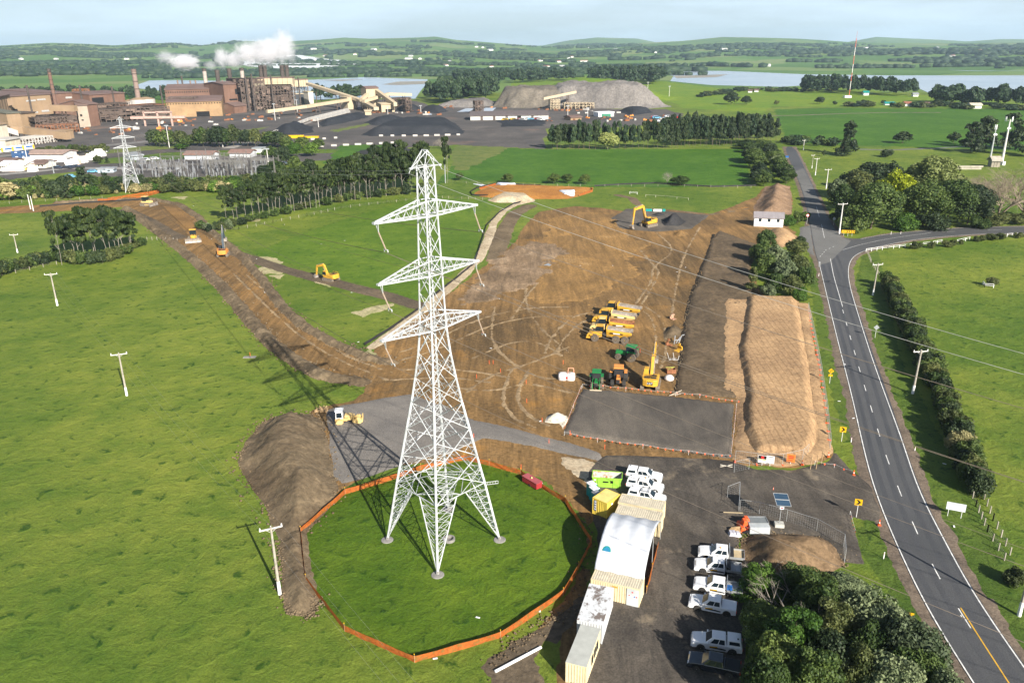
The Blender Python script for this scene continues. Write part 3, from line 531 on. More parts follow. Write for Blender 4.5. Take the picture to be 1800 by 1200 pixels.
# ---- industrial ground
iy = soil('works_yard', (.115, .105, .10), (.07, .066, .066), (.17, .15, .135), scale=.02, bump=.1, spots=((.20, .13, .10), .012, .60))
field('works_yard', [(-120, 300), (-120, 195), (0, 182), (150, 182), (300, 190), (540, 184), (620, 172), (735, 178), (760, 188), (850, 184), (900, 190), (1180, 192), (1222, 216), (1190, 220), (965, 226), (960, 262), (880, 260), (800, 255), (640, 262), (600, 280), (470, 290), (455, 306), (300, 312), (170, 312), (130, 300), (0, 318), (-60, 318)], iy, res=5, jit=8, jsc=40, lvl=3, low=-.3)
for P, mm in (([(400, 232), (300, 252), (150, 268), (150, 274), (300, 262), (420, 240), (480, 222)], gD), ([(155, 282), (300, 268), (470, 262), (600, 262), (590, 270), (450, 272), (300, 282), (170, 290)], gR), ([(595, 256), (640, 254), (700, 256), (660, 262), (620, 275), (590, 290), (575, 300), (570, 285)], gE),
              ([(575, 230), (660, 214), (665, 217), (590, 234)], gD), ([(160, 300), (195, 292), (205, 298), (180, 306)], gE)):
    field('grass_strip', P, mm, res=4, jit=2, lvl=5, low=-.3)
field('slag_lagoon', [(618, 268), (640, 262), (700, 258), (720, 262), (700, 280), (640, 290), (612, 288)], bK, res=3, jit=2, lvl=5)
field('works_road', [(-60, 312), (40, 304), (120, 296), (200, 296), (300, 300)], soil('works_road', (.30, .29, .28), (.24, .23, .22)), line=4, res=2, lvl=5, jit=.4)
field('works_road', [(0, 275), (120, 262), (250, 250), (330, 240)], soil('works_road_b', (.20, .19, .185), (.16, .155, .15)), line=7, res=3, lvl=5, jit=.6)
cm = soil('coal', (.034, .037, .045), (.022, .025, .032), (.05, .052, .058), scale=.04, bump=.15)
for P, h, w, l in (([(632, 238), (665, 224), (700, 216), (800, 216), (818, 232), (812, 237), (650, 240)], 6, 14, 'wide blue-black coal stockpile in front of the estuary'), ([(465, 236), (500, 226), (552, 222), (552, 233), (500, 244)], 7.5, 18, 'peaked dark coal pile beside the rail wagons'),
                   ([(560, 216), (600, 207), (640, 200), (650, 206), (600, 218), (565, 224)], 4, 10, 'long dark coal ridge beneath the sloping conveyor'), ([(640, 216), (670, 208), (710, 206), (700, 214), (660, 222)], 5, 14, 'grey coal heap at the foot of the transfer tower'),
                   ([(870, 212), (960, 205), (960, 222), (880, 224)], 1.2, 10, 'dark low coal bed in front of the long pale shed'), ([(1085, 196), (1130, 193), (1150, 198), (1110, 204)], 5, 10, 'dark coke heap at the foot of the grey slag mountain'), ([(690, 196), (720, 190), (745, 193), (735, 198)], 6, 10, 'small dark heap beside the conveyor portal'),
                   ([(735, 196), (765, 190), (790, 196), (770, 200)], 6, 10, 'second dark heap right of the conveyor portal')):
    heap('coal_pile', P, cm, h, w, l, 'coal pile', res=2.5, amp=.8, asc=8, jit=2)
sg = soil('slag', (.21, .195, .185), (.14, .13, .125), (.27, .25, .235), scale=.02, bump=.4, bscale=.5)
heap('slag_mountain', [(952, 190), (1130, 192), (1176, 188), (1160, 180), (1110, 176), (970, 176), (940, 182)], sg, 23, 30, 'large grey slag mountain with streaked flanks before the green hill', 'slag heap', res=2.5, amp=3.5, asc=20, jit=10, jsc=30)
heap('slag_mountain', [(862, 188), (900, 190), (1020, 190), (1020, 176), (900, 176), (868, 180)], soil('brown_slag', (.17, .15, .125), (.11, .10, .085), (.22, .195, .165), scale=.02, bump=.4, bscale=.5), 19, 22, 'lower brown slag terrace left of the grey slag mountain', 'slag heap', res=2.5, amp=3, asc=20, jit=9, jsc=30)
heap('slag_mountain', [(760, 188), (800, 182), (870, 178), (880, 186), (820, 190)], sg, 6, 18, 'low pale rubble bank in front of the dark pine wood', 'rubble bank', res=4, amp=1.5, jit=4, jsc=20)
heap('green_rise', [(930, 172), (905, 166), (950, 160), (1080, 160), (1180, 166), (1200, 175), (1160, 180)], gB, 22, 90, 'bright green grassy hill behind the grey slag mountain', 'hill', res=6, amp=1, jit=8, jsc=60); FIELDS['green_rise'][0].pop('label', None)
o = FIELDS['green_rise'][0]; o.pop('category', None); o['kind'] = 'structure'; o.name = 'hill'
# ================================================================ lattice towers
gal = mat('galvanised_white', (.52, .54, .56), .5, .1, .16, .8, spec=.4)
gal2 = mat('galvanised_grey', (.56, .59, .62), .5, .2, .08, 1.5)
conc = mat('concrete', (.25, .24, .225), .85, var=.15, scale=2, bump=.01)
insm = mat('insulator_ceramic', (.42, .33, .26), .4)
wire = mat('conductor', (.17, .14, .115), .9, 0, spec=.05); wire_l = mat('earth_wire', (.33, .33, .32), .9, 0, spec=.05)
def lerp(a, b, t): return np.array(a)*(1-t)+np.array(b)*t
def pylon(name, label, loc, rz, sc=1.0, m=gal, r0=1.0, detail=True, cat='transmission tower'):
    """corner i at azimuth 45+90i; x is the cross-arm direction (the face normal)"""
    t = thing(name, label, cat, loc, rz); t.scale = (sc,)*3
    LV = [(0, 5.2), (8.6, 3.95), (12.5, 3.32), (16.2, 2.75), (19.7, 2.2), (23, 1.75), (26.2, 1.36), (29.5, 1.1), (31.4, 1.05), (33.7, 1.0), (36, .95), (38.0, .9), (40.3, .84), (42.75, .78), (44.6, .74), (46.4, .70), (48.2, .68)]
    def C(i, l): h, s = LV[l]; a = math.radians(45+90*i); return np.array([s*math.sqrt(2)*math.cos(a), s*math.sqrt(2)*math.sin(a), h])
    def F(p, q, f): return lerp(p, q, f)
    # main corner legs
    for i in range(4):
        g = MB()
        for l in range(len(LV)-1):
            rr = (.19 if l < 4 else .16 if l < 8 else .125)*r0
            g.bar(C(i, l), C(i, l+1), rr, 6)
        # splayed foot: two inner struts from the footing up to the middle of each face, lattice between
        top = C(i, 1); ft = C(i, 0)
        for j in ((i+1) % 4, (i-1) % 4):
            mid = (C(i, 1)+C(j, 1))/2
            foot = ft+np.array([0, 0, .3]); g.bar(foot, lerp(mid, top, .18), .09*r0, 5)
            mm = lerp(mid, top, .18); n = 9; prev = None
            for k in range(1, n):
                a = lerp(ft, top, k/n); b = lerp(foot, mm, k/n); g.bar(a, b, .035*r0, 4)
                if k < n-0: g.bar(a, lerp(foot, mm, min(1, (k+1)/n)), .035*r0, 4)
        a1 = (C(i, 1)+C((i+1) % 4, 1))/2; a2 = (C(i, 1)+C((i-1) % 4, 1))/2
        m1 = lerp(a1, top, .18); m2 = lerp(a2, top, .18); foot = ft+np.array([0, 0, .3])
        for k in range(3, 9): g.bar(lerp(foot, m1, k/9), lerp(foot, m2, k/9), .03*r0, 4)
        for k in range(3, 8): g.bar(lerp(foot, m1, k/9), lerp(foot, m2, (k+1)/9), .03*r0, 4)
        g.build('leg', m, t)
    g = MB()
    for l in range(1, len(LV)-1):
        big = l < 6
        for i in range(4):
            j = (i+1) % 4; a, b, c, d = C(i, l), C(j, l), C(i, l+1), C(j, l+1); r = (.075 if l < 4 else .062 if l < 7 else .052)*r0
            g.bar(a, d, r, 4); g.bar(b, c, r, 4)
            if l in (1, 7, 10, 13): g.bar(a, b, r, 4)
            if big and detail:
                x = (a+b+c+d)/4
                for p, q in ((a, c), (b, d)):
                    for f in (.3, .62):
                        k1 = lerp(p, q, f); g.bar(k1, lerp(p, lerp(x, p, 0), f*.9), .03*r0, 4); g.bar(k1, lerp(q, x, (1-f)*1.1 if f > .5 else .75), .03*r0, 4)
                    g.bar(lerp(p, q, .5), x, .035*r0, 4)
    # plan bracing at the waist
    mids = [(C(i, 1)+C((i+1) % 4, 1))/2 for i in range(4)]
    for i in range(4):
        g.bar(mids[i], mids[(i+1) % 4], .05*r0, 4); g.bar(C(i, 1), mids[i], .06*r0, 4); g.bar(C(i, 1), mids[(i-1) % 4], .06*r0, 4)
        g.bar(mids[i], lerp(C(i, 1), C(i, 2), .5), .045*r0, 4); g.bar(mids[i], lerp(C((i+1) % 4, 1), C((i+1) % 4, 2), .5), .045*r0, 4)
    g.build('body_bracing', m, t)
    # cross-arms
    for l, L in ((7, 7.1), (10, 7.0), (13, 7.0)):
        g = MB(); h, s = LV[l]; h2, s2 = LV[l+1]
        hh = h+1.7
        for sgn in (-1, 1):
            tip = np.array([sgn*L, 0, h+.15]); bb = [np.array([sgn*s, y*s, h]) for y in (-1, 1)]; tt = [np.array([sgn*s*.97, y*s*.97, hh]) for y in (-1, 1)]
            for y in (0, 1):
                tp = tip+np.array([0, (-.16, .16)[y], 0])
                g.bar(bb[y], tp, .125*r0, 4); g.bar(tt[y], tp+np.array([0, 0, .12]), .11*r0, 4)
                n = 6
                for k in range(n):
                    a = lerp(bb[y], tp, k/n); b = lerp(tt[y], tp, (k+.5)/n); c = lerp(bb[y], tp, (k+1)/n); g.bar(a, b, .035*r0, 4); g.bar(b, c, .035*r0, 4)
            for k in range(6):
                g.bar(lerp(bb[0], tip, k/6), lerp(bb[1], tip, (k+1)/6), .04*r0, 4); g.bar(lerp(bb[1], tip, k/6), lerp(bb[0], tip, (k+1)/6), .04*r0, 4)
                g.bar(lerp(tt[0], tip, k/6), lerp(tt[1], tip, (k+1)/6), .035*r0, 4)
            g.cbox(sgn*L*.99, 0, h+.18, .9, .42, .22)
            for k in range(7): g.cbox(sgn*(L-.2*k), .26, h+.02, .06, .1, .22)
        for y in (-1, 1): g.bar((-s, y*s, h), (s, y*s, h), .11*r0, 4); g.bar((-s, y*s, hh), (s, y*s, hh), .08*r0, 4)
        g.bar((-s, -s, h), (s, s, h), .05, 4); g.bar((s, -s, h), (-s, s, h), .05, 4)
        g.build('crossarm', m, t)
        for sgn in (-1, 1):
            q = MB(); tp = np.array([sgn*(L-.1), 0, h+.1]); tipz = tp+np.array([.95, 0, -3.0]) if detail else tp+np.array([.1, 0, -2.4])
            a1 = tp+np.array([0, -.22, 0]); a2 = tp+np.array([0, .22, 0]); v = tp+np.array([.15, 0, -.95])
            q.bar(a1, v, .05, 4); q.bar(a2, v, .05, 4); ins = q.build('insulator_string', m, t)
            q = MB(); n = 14
            for k in range(n): q.bar(lerp(v, tipz, k/n), lerp(v, tipz, (k+.55)/n), .085, 7)
            q.bar(v, tipz, .03, 4); q.build('ceramic_discs', insm, ins)
            q = MB(); q.bar(tipz-np.array([0, .34, 0]), tipz+np.array([0, .34, 0]), .07, 5)
            for y in (-.3, .3): q.bar(tipz+np.array([0, y, 0]), tipz+np.array([.05, y, -.25]), .07, 5)
            q.build('conductor_clamp', m, ins)
    # earth-wire peak
    g = MB(); s = LV[-1][1]; h = 48.2; ap = [np.array([0, y, 49.9]) for y in (-.45, .45)]
    for sg in (-1, 1):
        tp = np.array([sg*2.0, 0, h-.1])
        for y in (0, 1):
            cy = (-s, s)[y]; g.bar((sg*s, cy, h), tp, .06*r0, 4); g.bar(ap[y], tp, .06*r0, 4); g.bar(ap[y], (sg*s, cy, h), .045*r0, 4); g.bar(lerp(ap[y], tp, .5), (sg*s, cy, h), .035*r0, 4)
        g.cbox(sg*2.0, 0, h-.1, .35, .25, .2); g.bar(tp, tp+np.array([.3*sg, 0, -.5]), .04, 4)
        g.bar((sg*s, -s, h), (sg*s, s, h), .06*r0, 4)
    for y in (-1, 1): g.bar((-s, y*s, h), (s, y*s, h), .06*r0, 4)
    g.bar(ap[0], ap[1], .08*r0, 4); g.build('earth_wire_peak', m, t)
    if detail:
        for i in range(4):
            c = C(i, 0); q = MB(); q.lathe([(.8, 0), (.8, .12), (.74, .16), (.3, .2)], (c[0], c[1], 0), 24); q.bar((c[0], c[1], .25), (c[0]*.99, c[1]*.99, .55), .22, 6); q.build('footing', conc, t)
        # climbing-guard bar
        q = MB(); c = C(3, 1); q.bar(c, c+np.array([1.5, -.9, 0]), .035, 4); q.bar(c+np.array([0, 0, -.35]), c+np.array([1.5, -.9, -.35]), .035, 4)
        for k in range(6): q.bar(c+np.array([1.5*k/5, -.9*k/5, 0]), c+np.array([1.5*k/5, -.9*k/5, -.35]), .025, 4)
        q.build('climbing_guard', m, t)
    return t
P1 = np.array([-9.27, 88.05]); RZ1 = math.radians(44)
pylon('transmission_tower', 'tall white lattice pylon standing inside the orange mesh fence', (P1[0], P1[1], 0), RZ1, 1.0, gal, .85)
P2 = np.array(G(233, 336)); RZ2 = math.radians(33)
pylon('transmission_tower', 'smaller distant white lattice pylon in front of the steelworks', (P2[0], P2[1], 0), RZ2, .672, gal, 1.15, False)
P0 = P1+np.array([.843, -.537])*290; RZ0 = math.radians(44)
def arms(P, rz, sc, swing=True):
    c, s = math.cos(rz), math.sin(rz); o = {}
    for l, h in enumerate((29.5, 36.0, 42.75)):
        for sg in (-1, 1):
            x = sg*7.0+(.95 if swing else .1); z = h-2.95 if swing else h-2.4
            for y in (-.3, .3): o[(l, sg, y)] = np.array([P[0]+(x*c-y*s)*sc, P[1]+(x*s+y*c)*sc, (z-.25)*sc])
    for sg in (-1, 1): o[('e', sg, 0)] = np.array([P[0]+2.3*sg*c*sc, P[1]+2.3*sg*s*sc, 47.6*sc])
    return o
A1, A2, A0 = arms(P1, RZ1, 1), arms(P2, RZ2, .672, False), arms(P0, RZ0, 1)
def span(a, b, sag, r, m, name, label, cat, group=None, n=60, clip=None):
    pts = []
    for k in range(n+1):
        t = k/n
        if clip and t > clip: break
        p = lerp(a, b, t); p[2] -= 4*sag*t*(1-t); pts.append(tuple(p))
    q = MB(); [q.bar(a_, b_, r, 8, caps=False) for a_, b_ in zip(pts[:-1], pts[1:])]; o = q.build(name, m, smooth=True); return setp(o, label, cat, group)
NM = ['lowest', 'middle', 'top']
for key in A1:
    l, sg, y = key; side = 'left' if sg < 0 else 'right'
    if l == 'e':
        span(A1[key], A0[key], 17, .018, wire_l, 'earth_wire', f'pale thin wire from the {side} side of the big pylon peak over the road', 'power cable', 'earth wires of the big pylon')
        span(A1[key], A2[key], 7, .016, wire_l, 'earth_wire', f'thin wire from the {side} side of the big pylon peak to the far pylon', 'power cable', 'earth wires of the big pylon')
    else:
        span(A1[key], A0[key], 15, .016, wire, 'power_cable', f'twin dark conductor from the {NM[l]} {side} arm of the big pylon over the yard', 'power cable', 'conductors running over the yard')
        span(A1[key], A2[key], 8, .016, wire, 'power_cable', f'twin dark conductor from the {NM[l]} {side} arm of the big pylon to the far pylon', 'power cable', 'conductors running to the far pylon')
# concrete manhole ring under the tower
o = MB().lathe([(.75, 0), (.75, .45), (.55, .45), (.55, .1)], (*G(790, 950), 0), 20).build('manhole_ring', conc); setp(o, 'round concrete well ring in the grass under the pylon', 'manhole')
# ================================================================ trees
LF = dict(
 pine=leaf('pine_needles', (.010, .023, .007), (.040, .060, .014), .1), macro=leaf('cypress_foliage', (.016, .032, .014), (.042, .062, .022), .12),
 broad=leaf('broadleaf_foliage', (.022, .048, .012), (.10, .145, .035)), olive=leaf('olive_foliage', (.034, .052, .016), (.12, .14, .045)),
 grey=leaf('silver_foliage', (.045, .068, .030), (.19, .235, .12)), bright=leaf('spring_foliage', (.035, .085, .014), (.10, .18, .025)), yellow=leaf('yellow_foliage', (.20, .24, .01), (.48, .52, .02)),
 willow=leaf('willow_foliage', (.16, .19, .05), (.34, .38, .13)), straw=leaf('straw_foliage', (.20, .19, .08), (.38, .34, .17)), far=leaf('far_wood_foliage', (.018, .040, .020), (.045, .075, .030), .1))
bark = mat('bark', (.13, .105, .08), .9, var=.25, scale=3, bump=.02); barkp = mat('pale_bark', (.30, .27, .23), .9, var=.25, scale=3, bump=.02)
twig = mat('bare_twigs', (.30, .245, .18), .9, var=.2, scale=1)
def leaf_mesh(name, cl, n, size, m, up=.25, seed=1, core=True):
    """leaf cards spread over the shells of clumps cl = (x,y,z,rx,rz)"""
    r = np.random.default_rng(seed); cl = np.array(cl, float); wts = cl[:, 3]**1.6; k = r.choice(len(cl), n, p=wts/wts.sum()); C = cl[k]
    d = r.normal(size=(n, 3)); d[:, 2] = d[:, 2]*.9+up; d /= np.linalg.norm(d, axis=1)[:, None]
    rad = (r.random(n)**.35*.45+.62)[:, None]
    p = C[:, :3]+d*rad*np.stack([C[:, 3], C[:, 3], C[:, 4]], 1)
    nn = d+r.normal(size=(n, 3))*.55; nn /= np.linalg.norm(nn, axis=1)[:, None]
    a = np.cross(nn, r.normal(size=(n, 3))); a /= np.linalg.norm(a, axis=1)[:, None]; b = np.cross(nn, a)
    s = size*(.6+.8*r.random(n))[:, None]; a = a*s; b = b*s*.62; q = nn*s*.25
    V = np.concatenate([p-a-b, p+a*.4-b*1.1+q, p+a+b, p-a*.5+b*1.2-q]); F = np.stack([np.arange(n), np.arange(n)+n, np.arange(n)+2*n, np.arange(n)+3*n], 1)
    if core:  # leafy interior: small solid lumps so that the crown is not see-through everywhere
        vs, fs = [V], [F]; base = len(V)
        for c in cl:
            u = np.linspace(0, 2*math.pi, 7)[:-1]; L = []
            for zz, rr in ((-.55, .35), (-.2, .6), (.25, .55), (.55, .25)):
                rj = rr*(.8+.4*r.random(6)); L.append(np.stack([c[0]+c[3]*rj*np.cos(u), c[1]+c[3]*rj*np.sin(u), np.full(6, c[2]+c[4]*zz)], 1))
            vs.append(np.concatenate(L)); i = np.arange(6)
            for j in range(3): fs.append(np.stack([base+j*6+i, base+j*6+(i+1) % 6, base+j*6+6+(i+1) % 6, base+j*6+6+i], 1))
            fs.append(np.array([[base+18, base+19, base+20, base+21], [base+18, base+21, base+22, base+23]])); base += 24
        V = np.concatenate(vs); F = np.concatenate(fs)
    return np_mesh(name, V, F, m, False)
def trunk_mesh(name, m, tops, r=.02, bend=.03, seed=0):
    r_ = random.Random(seed); mb = MB(); z0 = 0; p = np.array([0, 0, -.01]); H = max(t[2] for t in tops); q = [p]
    for k in range(1, 5): q.append(np.array([r_.uniform(-bend, bend), r_.uniform(-bend, bend), H*.92*k/4]))
    for k in range(4): mb.bar(q[k], q[k+1], r*(1-.2*k), 6, r*(1-.2*(k+1)), False)
    for t in tops:
        t = np.array(t[:3]); f = max(.15, min(.9, (t[2]-.12)/H)); i = min(3, int(f*4)); b = lerp(q[i], q[i+1], f*4-i); mb.bar(b, lerp(b, t, .95), r*.4, 4, r*.12, False)
    me = bpy.data.meshes.new(name); me.from_pydata(mb.v, [], mb.f); me.materials.append(m); return me
TREES = {}
def clumps(kind, s):
    r = random.Random(s); c = []
    if kind == 'pine':
        for i in range(15):
            z = r.uniform(.62, .96); R = .37*(1-abs(z-.76)*1.5); a = r.uniform(0, 6.28); q = r.random()**.6*R; c.append((q*math.cos(a), q*math.sin(a), z, r.uniform(.11, .2), r.uniform(.03, .055)))
        for i in range(4): a = r.uniform(0, 6.28); c.append((.24*math.cos(a), .24*math.sin(a), r.uniform(.42, .6), .09, .03))
    elif kind == 'macro':
        for i in range(26):
            z = r.uniform(.12, .95); R = .42*(1-z*.62)*r.uniform(.5, 1); a = r.uniform(0, 6.28); c.append((R*math.cos(a), R*math.sin(a), z, r.uniform(.13, .22)*(1.15-z*.5), r.uniform(.05, .09)))
    elif kind == 'wood':      # dense dark plantation pine
        for i in range(14):
            z = r.uniform(.35, .92); R = .34*(1.1-z*.7)*r.uniform(.2, 1); a = r.uniform(0, 6.28); c.append((R*math.cos(a), R*math.sin(a), z, r.uniform(.14, .24)*(1.2-z*.5), r.uniform(.07, .12)))
    elif kind == 'dome':
        for i in range(24):
            a = r.uniform(0, 6.28); e = r.uniform(.0, 1.45); R = .34; c.append((R*math.cos(e)*math.cos(a), R*math.cos(e)*math.sin(a), .36+.46*math.sin(e)*r.uniform(.85, 1.08), r.uniform(.11, .19), r.uniform(.1, .17)))
        c.append((0, 0, .45, .34, .34))
    elif kind == 'shrub':
        for i in range(13):
            a = r.uniform(0, 6.28); q = r.random()**.5*.36; c.append((q*math.cos(a), q*math.sin(a), r.uniform(.25, .72)*(1.1-q), r.uniform(.14, .22), r.uniform(.16, .26)))
        c.append((0, 0, .35, .3, .3))
    return c
def get_tree(kind, fol, lod, var):
    k = (kind, fol, lod, var)
    if k in TREES: return TREES[k]
    n = {0: 260, 1: 1100, 2: 3200, 3: 9000}[lod]; sz = {0: .085, 1: .042, 2: .027, 3: .0165}[lod]
    if kind in ('pine', 'macro'): sz *= .9
    c = clumps(kind, var*7+3); cm_ = leaf_mesh('crown', c, n, sz, LF[fol], seed=var+11)
    tm = trunk_mesh('trunk', barkp if kind == 'pine' else bark, c, .016 if kind != 'pine' else .012, seed=var) if lod else None
    TREES[k] = (cm_, tm); return TREES[k]
_tn = [0]
def tree(kind, fol, x, y, h, w, label, cat='tree', group=None, lod=1, name=None, z=0):
    _tn[0] += 1; v = _tn[0] % (5 if lod < 2 else 3 if lod == 2 else 4); cm_, tm = get_tree(kind, fol, lod, v)
    nm = name or {'pine': 'pine_tree', 'macro': 'cypress_tree', 'wood': 'pine_tree', 'dome': 'broadleaf_tree', 'shrub': 'shrub'}[kind]; rz = (_tn[0]*2.399) % 6.283
    if tm is None:
        o = link(nm, cm_, None, (x, y, z), rz); o.scale = (w, w, h); return setp(o, label, cat, group)
    t = thing(nm, label, cat, (x, y, z), rz, group); t.scale = (w, w, h); link('crown', cm_, t); link('trunk', tm, t); return t
def ptree(kind, fol, px, py, pt, wpx, label, **k):
    g = G(px, py); h = HT(px, py, pt); w = wpx*DEP(px, py)/FPX; return tree(kind, fol, g[0], g[1], h, w, label, **k)
ORD = ['first', 'second', 'third', 'fourth', 'fifth', 'sixth', 'seventh', 'eighth', 'ninth', 'tenth', 'eleventh', 'twelfth', 'thirteenth', 'fourteenth', 'fifteenth', 'sixteenth', 'seventeenth', 'eighteenth', 'nineteenth', 'twentieth']
ORD += ['twenty-'+o for o in ORD[:9]]+['thirtieth']+['thirty-'+o for o in ORD[:9]]+['fortieth']+['forty-'+o for o in ORD[:9]]
def row(kind, fol, base, top, n, wpx, what, group, lod=1, jit=3, tj=.10, cat='tree', wj=.25, name=None, start=0):
    bx = [b[0] for b in base]; by = [b[1] for b in base]; tx = [b[0] for b in top]; ty = [b[1] for b in top]
    s = np.linspace(0, 1, n); X = np.interp(s, np.linspace(0, 1, len(bx)), bx)
    for i in range(n):
        x = X[i]+random.uniform(-jit, jit); y = np.interp(x, bx, by)+random.uniform(-.35, .35)*jit; t = np.interp(x, tx, ty); t = y-(y-t)*random.uniform(1-2*tj, 1+tj*.6)
        f = fol if isinstance(fol, str) else random.choice(fol)
        ptree(kind, f, x, y, t, wpx*random.uniform(1-wj, 1+wj), f'{ORD[start+i]} {what}', group=group, lod=lod, cat=cat, name=name)
def wood(kind, fol, poly, n, hm, wm, label, group, lod=0, cat='tree', name=None):
    P = [G(*p) for p in poly]; A = np.array(P); i = 0; tries = 0
    while i < n and tries < n*60:
        tries += 1; x = random.uniform(A[:, 0].min(), A[:, 0].max()); y = random.uniform(A[:, 1].min(), A[:, 1].max())
        if sdist(np.array([x]), np.array([y]), P)[0] < 0: continue
        h = random.uniform(.72, 1.12)*hm; f = fol if isinstance(fol, str) else random.choice(fol)
        tree(kind, f, x, y, h, wm*random.uniform(.75, 1.25), label, cat, group, lod, name); i += 1
WS = []
def wood_stuff(kind, poly, n, hm, wm):
    P = [G(*p) for p in poly]; A = np.array(P); X = RNG.uniform(A[:, 0].min(), A[:, 0].max(), n*14); Y = RNG.uniform(A[:, 1].min(), A[:, 1].max(), n*14); k = sdist(X, Y, P) > 0
    for x, y in list(zip(X[k], Y[k]))[:n]:
        cm_ = get_tree(kind, 'far', 0, len(WS) % 5)[0]; co = np.empty(len(cm_.vertices)*3, np.float32); cm_.vertices.foreach_get('co', co); co = co.reshape(-1, 3)
        f = np.empty(len(cm_.polygons)*4, np.int32); cm_.polygons.foreach_get('vertices', f); a = random.uniform(0, 6.28); h = random.uniform(.72, 1.12)*hm; w = wm*random.uniform(.75, 1.25); c, q = math.cos(a), math.sin(a)
        WS.append((np.stack([x+w*(co[:, 0]*c-co[:, 1]*q), y+w*(co[:, 0]*q+co[:, 1]*c), co[:, 2]*h], 1), f.reshape(-1, 4)))
# --- shelterbelt of tall pines across the middle
BL = [(400, 391), (451, 384), (481, 378), (520, 370), (559, 364), (596, 354), (631, 351), (674, 345), (735, 341)]
row('pine', 'pine', BL, [(397, 322), (452, 310), (524, 296), (575, 287), (647, 274), (740, 262)], 38, 32, 'tall pine from the left end of the shelterbelt front row', 'shelterbelt pines', 1, 4, .12)
row('pine', 'pine', [(500, 362), (600, 346), (740, 330)], [(500, 302), (600, 282), (660, 262), (740, 243)], 20, 33, 'tall pine from the left in the shelterbelt back row', 'shelterbelt pines behind', 1, 5, .12)
row('wood', 'pine', [(640, 338), (745, 335)], [(640, 275), (690, 252), (745, 250)], 9, 28, 'dense dark pine from the left behind the big pylon top', 'dense pines at the belt end', 1, 4)
row('shrub', ['broad', 'olive', 'macro'], [(385, 405), (460, 385), (560, 362), (640, 348), (735, 340)], [(385, 385), (460, 370), (560, 345), (640, 328), (735, 318)], 26, 20, 'undergrowth bush from the left beneath the shelterbelt', 'undergrowth of the shelterbelt', 1, 6, cat='bush')
row('shrub', ['macro', 'broad', 'grey'], [(352, 402), (372, 408), (395, 396), (405, 404)], [(352, 384), (372, 392), (395, 376), (405, 385)], 7, 18, 'dark bush from the left end of the shelterbelt foot', 'bushes left of the shelterbelt', 1, 4, cat='bush')
# --- clump of pines at the left
row('pine', 'pine', [(122, 452), (165, 456), (205, 450), (232, 440)], [(95, 374), (150, 368), (195, 364), (240, 372)], 13, 44, 'windswept pine from the left in the clump beside the haul road', 'pine clump beside the haul road', 1, 6, .07)
ptree('pine', 'pine', 109, 466, 371, 34, 'tall thin pine with a bare trunk at the left of the pine clump', lod=1)
row('shrub', ['macro', 'broad', 'olive'], [(120, 462), (170, 466), (215, 452), (246, 430)], [(120, 432), (170, 436), (215, 425), (246, 410)], 11, 26, 'bush from the left under the pine clump', 'bushes under the pine clump', 1, 5, cat='bush')
row('shrub', ['broad', 'olive', 'macro', 'broad'], [(-8, 490), (20, 478), (60, 468), (104, 458)], [(-8, 450), (20, 448), (60, 440), (104, 432)], 13, 26, 'bush from the left in the hedge at the left edge', 'hedge at the left edge', 1, 4, cat='bush')
ptree('shrub', 'grey', 66, 464, 444, 18, 'white flowering bush in the left hedge', cat='bush', lod=1)
# --- scrub belt below the substation
row('shrub', ['broad', 'olive', 'bright', 'macro', 'straw'], [(-5, 352), (60, 348), (130, 345), (230, 338), (330, 336), (420, 336)], [(-5, 318), (60, 312), (130, 312), (230, 315), (330, 312), (420, 310)], 46, 26, 'mixed scrub bush from the left below the substation', 'scrub belt below the substation', 1, 6, .15, cat='bush')
row('shrub', ['broad', 'olive', 'bright', 'macro'], [(-5, 338), (120, 332), (260, 326), (400, 328), (480, 322)], [(-5, 306), (120, 303), (260, 303), (400, 304), (480, 298)], 44, 24, 'scrub bush from the left along the yard fence', 'upper scrub below the substation', 1, 6, .15, cat='bush')
ptree('dome', 'straw', 16, 352, 320, 52, 'straw coloured willow at the left edge of the scrub', lod=1)
ptree('macro', 'macro', 152, 338, 292, 34, 'tall dark tree standing out of the scrub left of the far pylon', lod=1)
ptree('macro', 'macro', 118, 349, 318, 22, 'cone shaped dark tree in front of the scrub', lod=1)
ptree('macro', 'macro', 305, 334, 303, 22, 'dark pointed tree right of the far pylon', lod=1)
ptree('macro', 'macro', 190, 334, 304, 24, 'dark round tree just left of the far pylon', lod=1)
for i, (x, y, t, wd) in enumerate([(50, 350, 336, 12), (62, 350, 338, 10), (80, 349, 337, 12), (100, 348, 338, 9), (135, 345, 334, 11), (165, 343, 333, 10), (181, 341, 331, 12), (205, 341, 332, 9), (262, 336, 326, 14), (280, 335, 328, 10)]):
    ptree('shrub', 'straw', x, y, t, wd, f'{ORD[i]} pale pampas tuft from the left along the scrub fence', cat='pampas grass', group='pampas tufts', lod=1, name='pampas_tuft')
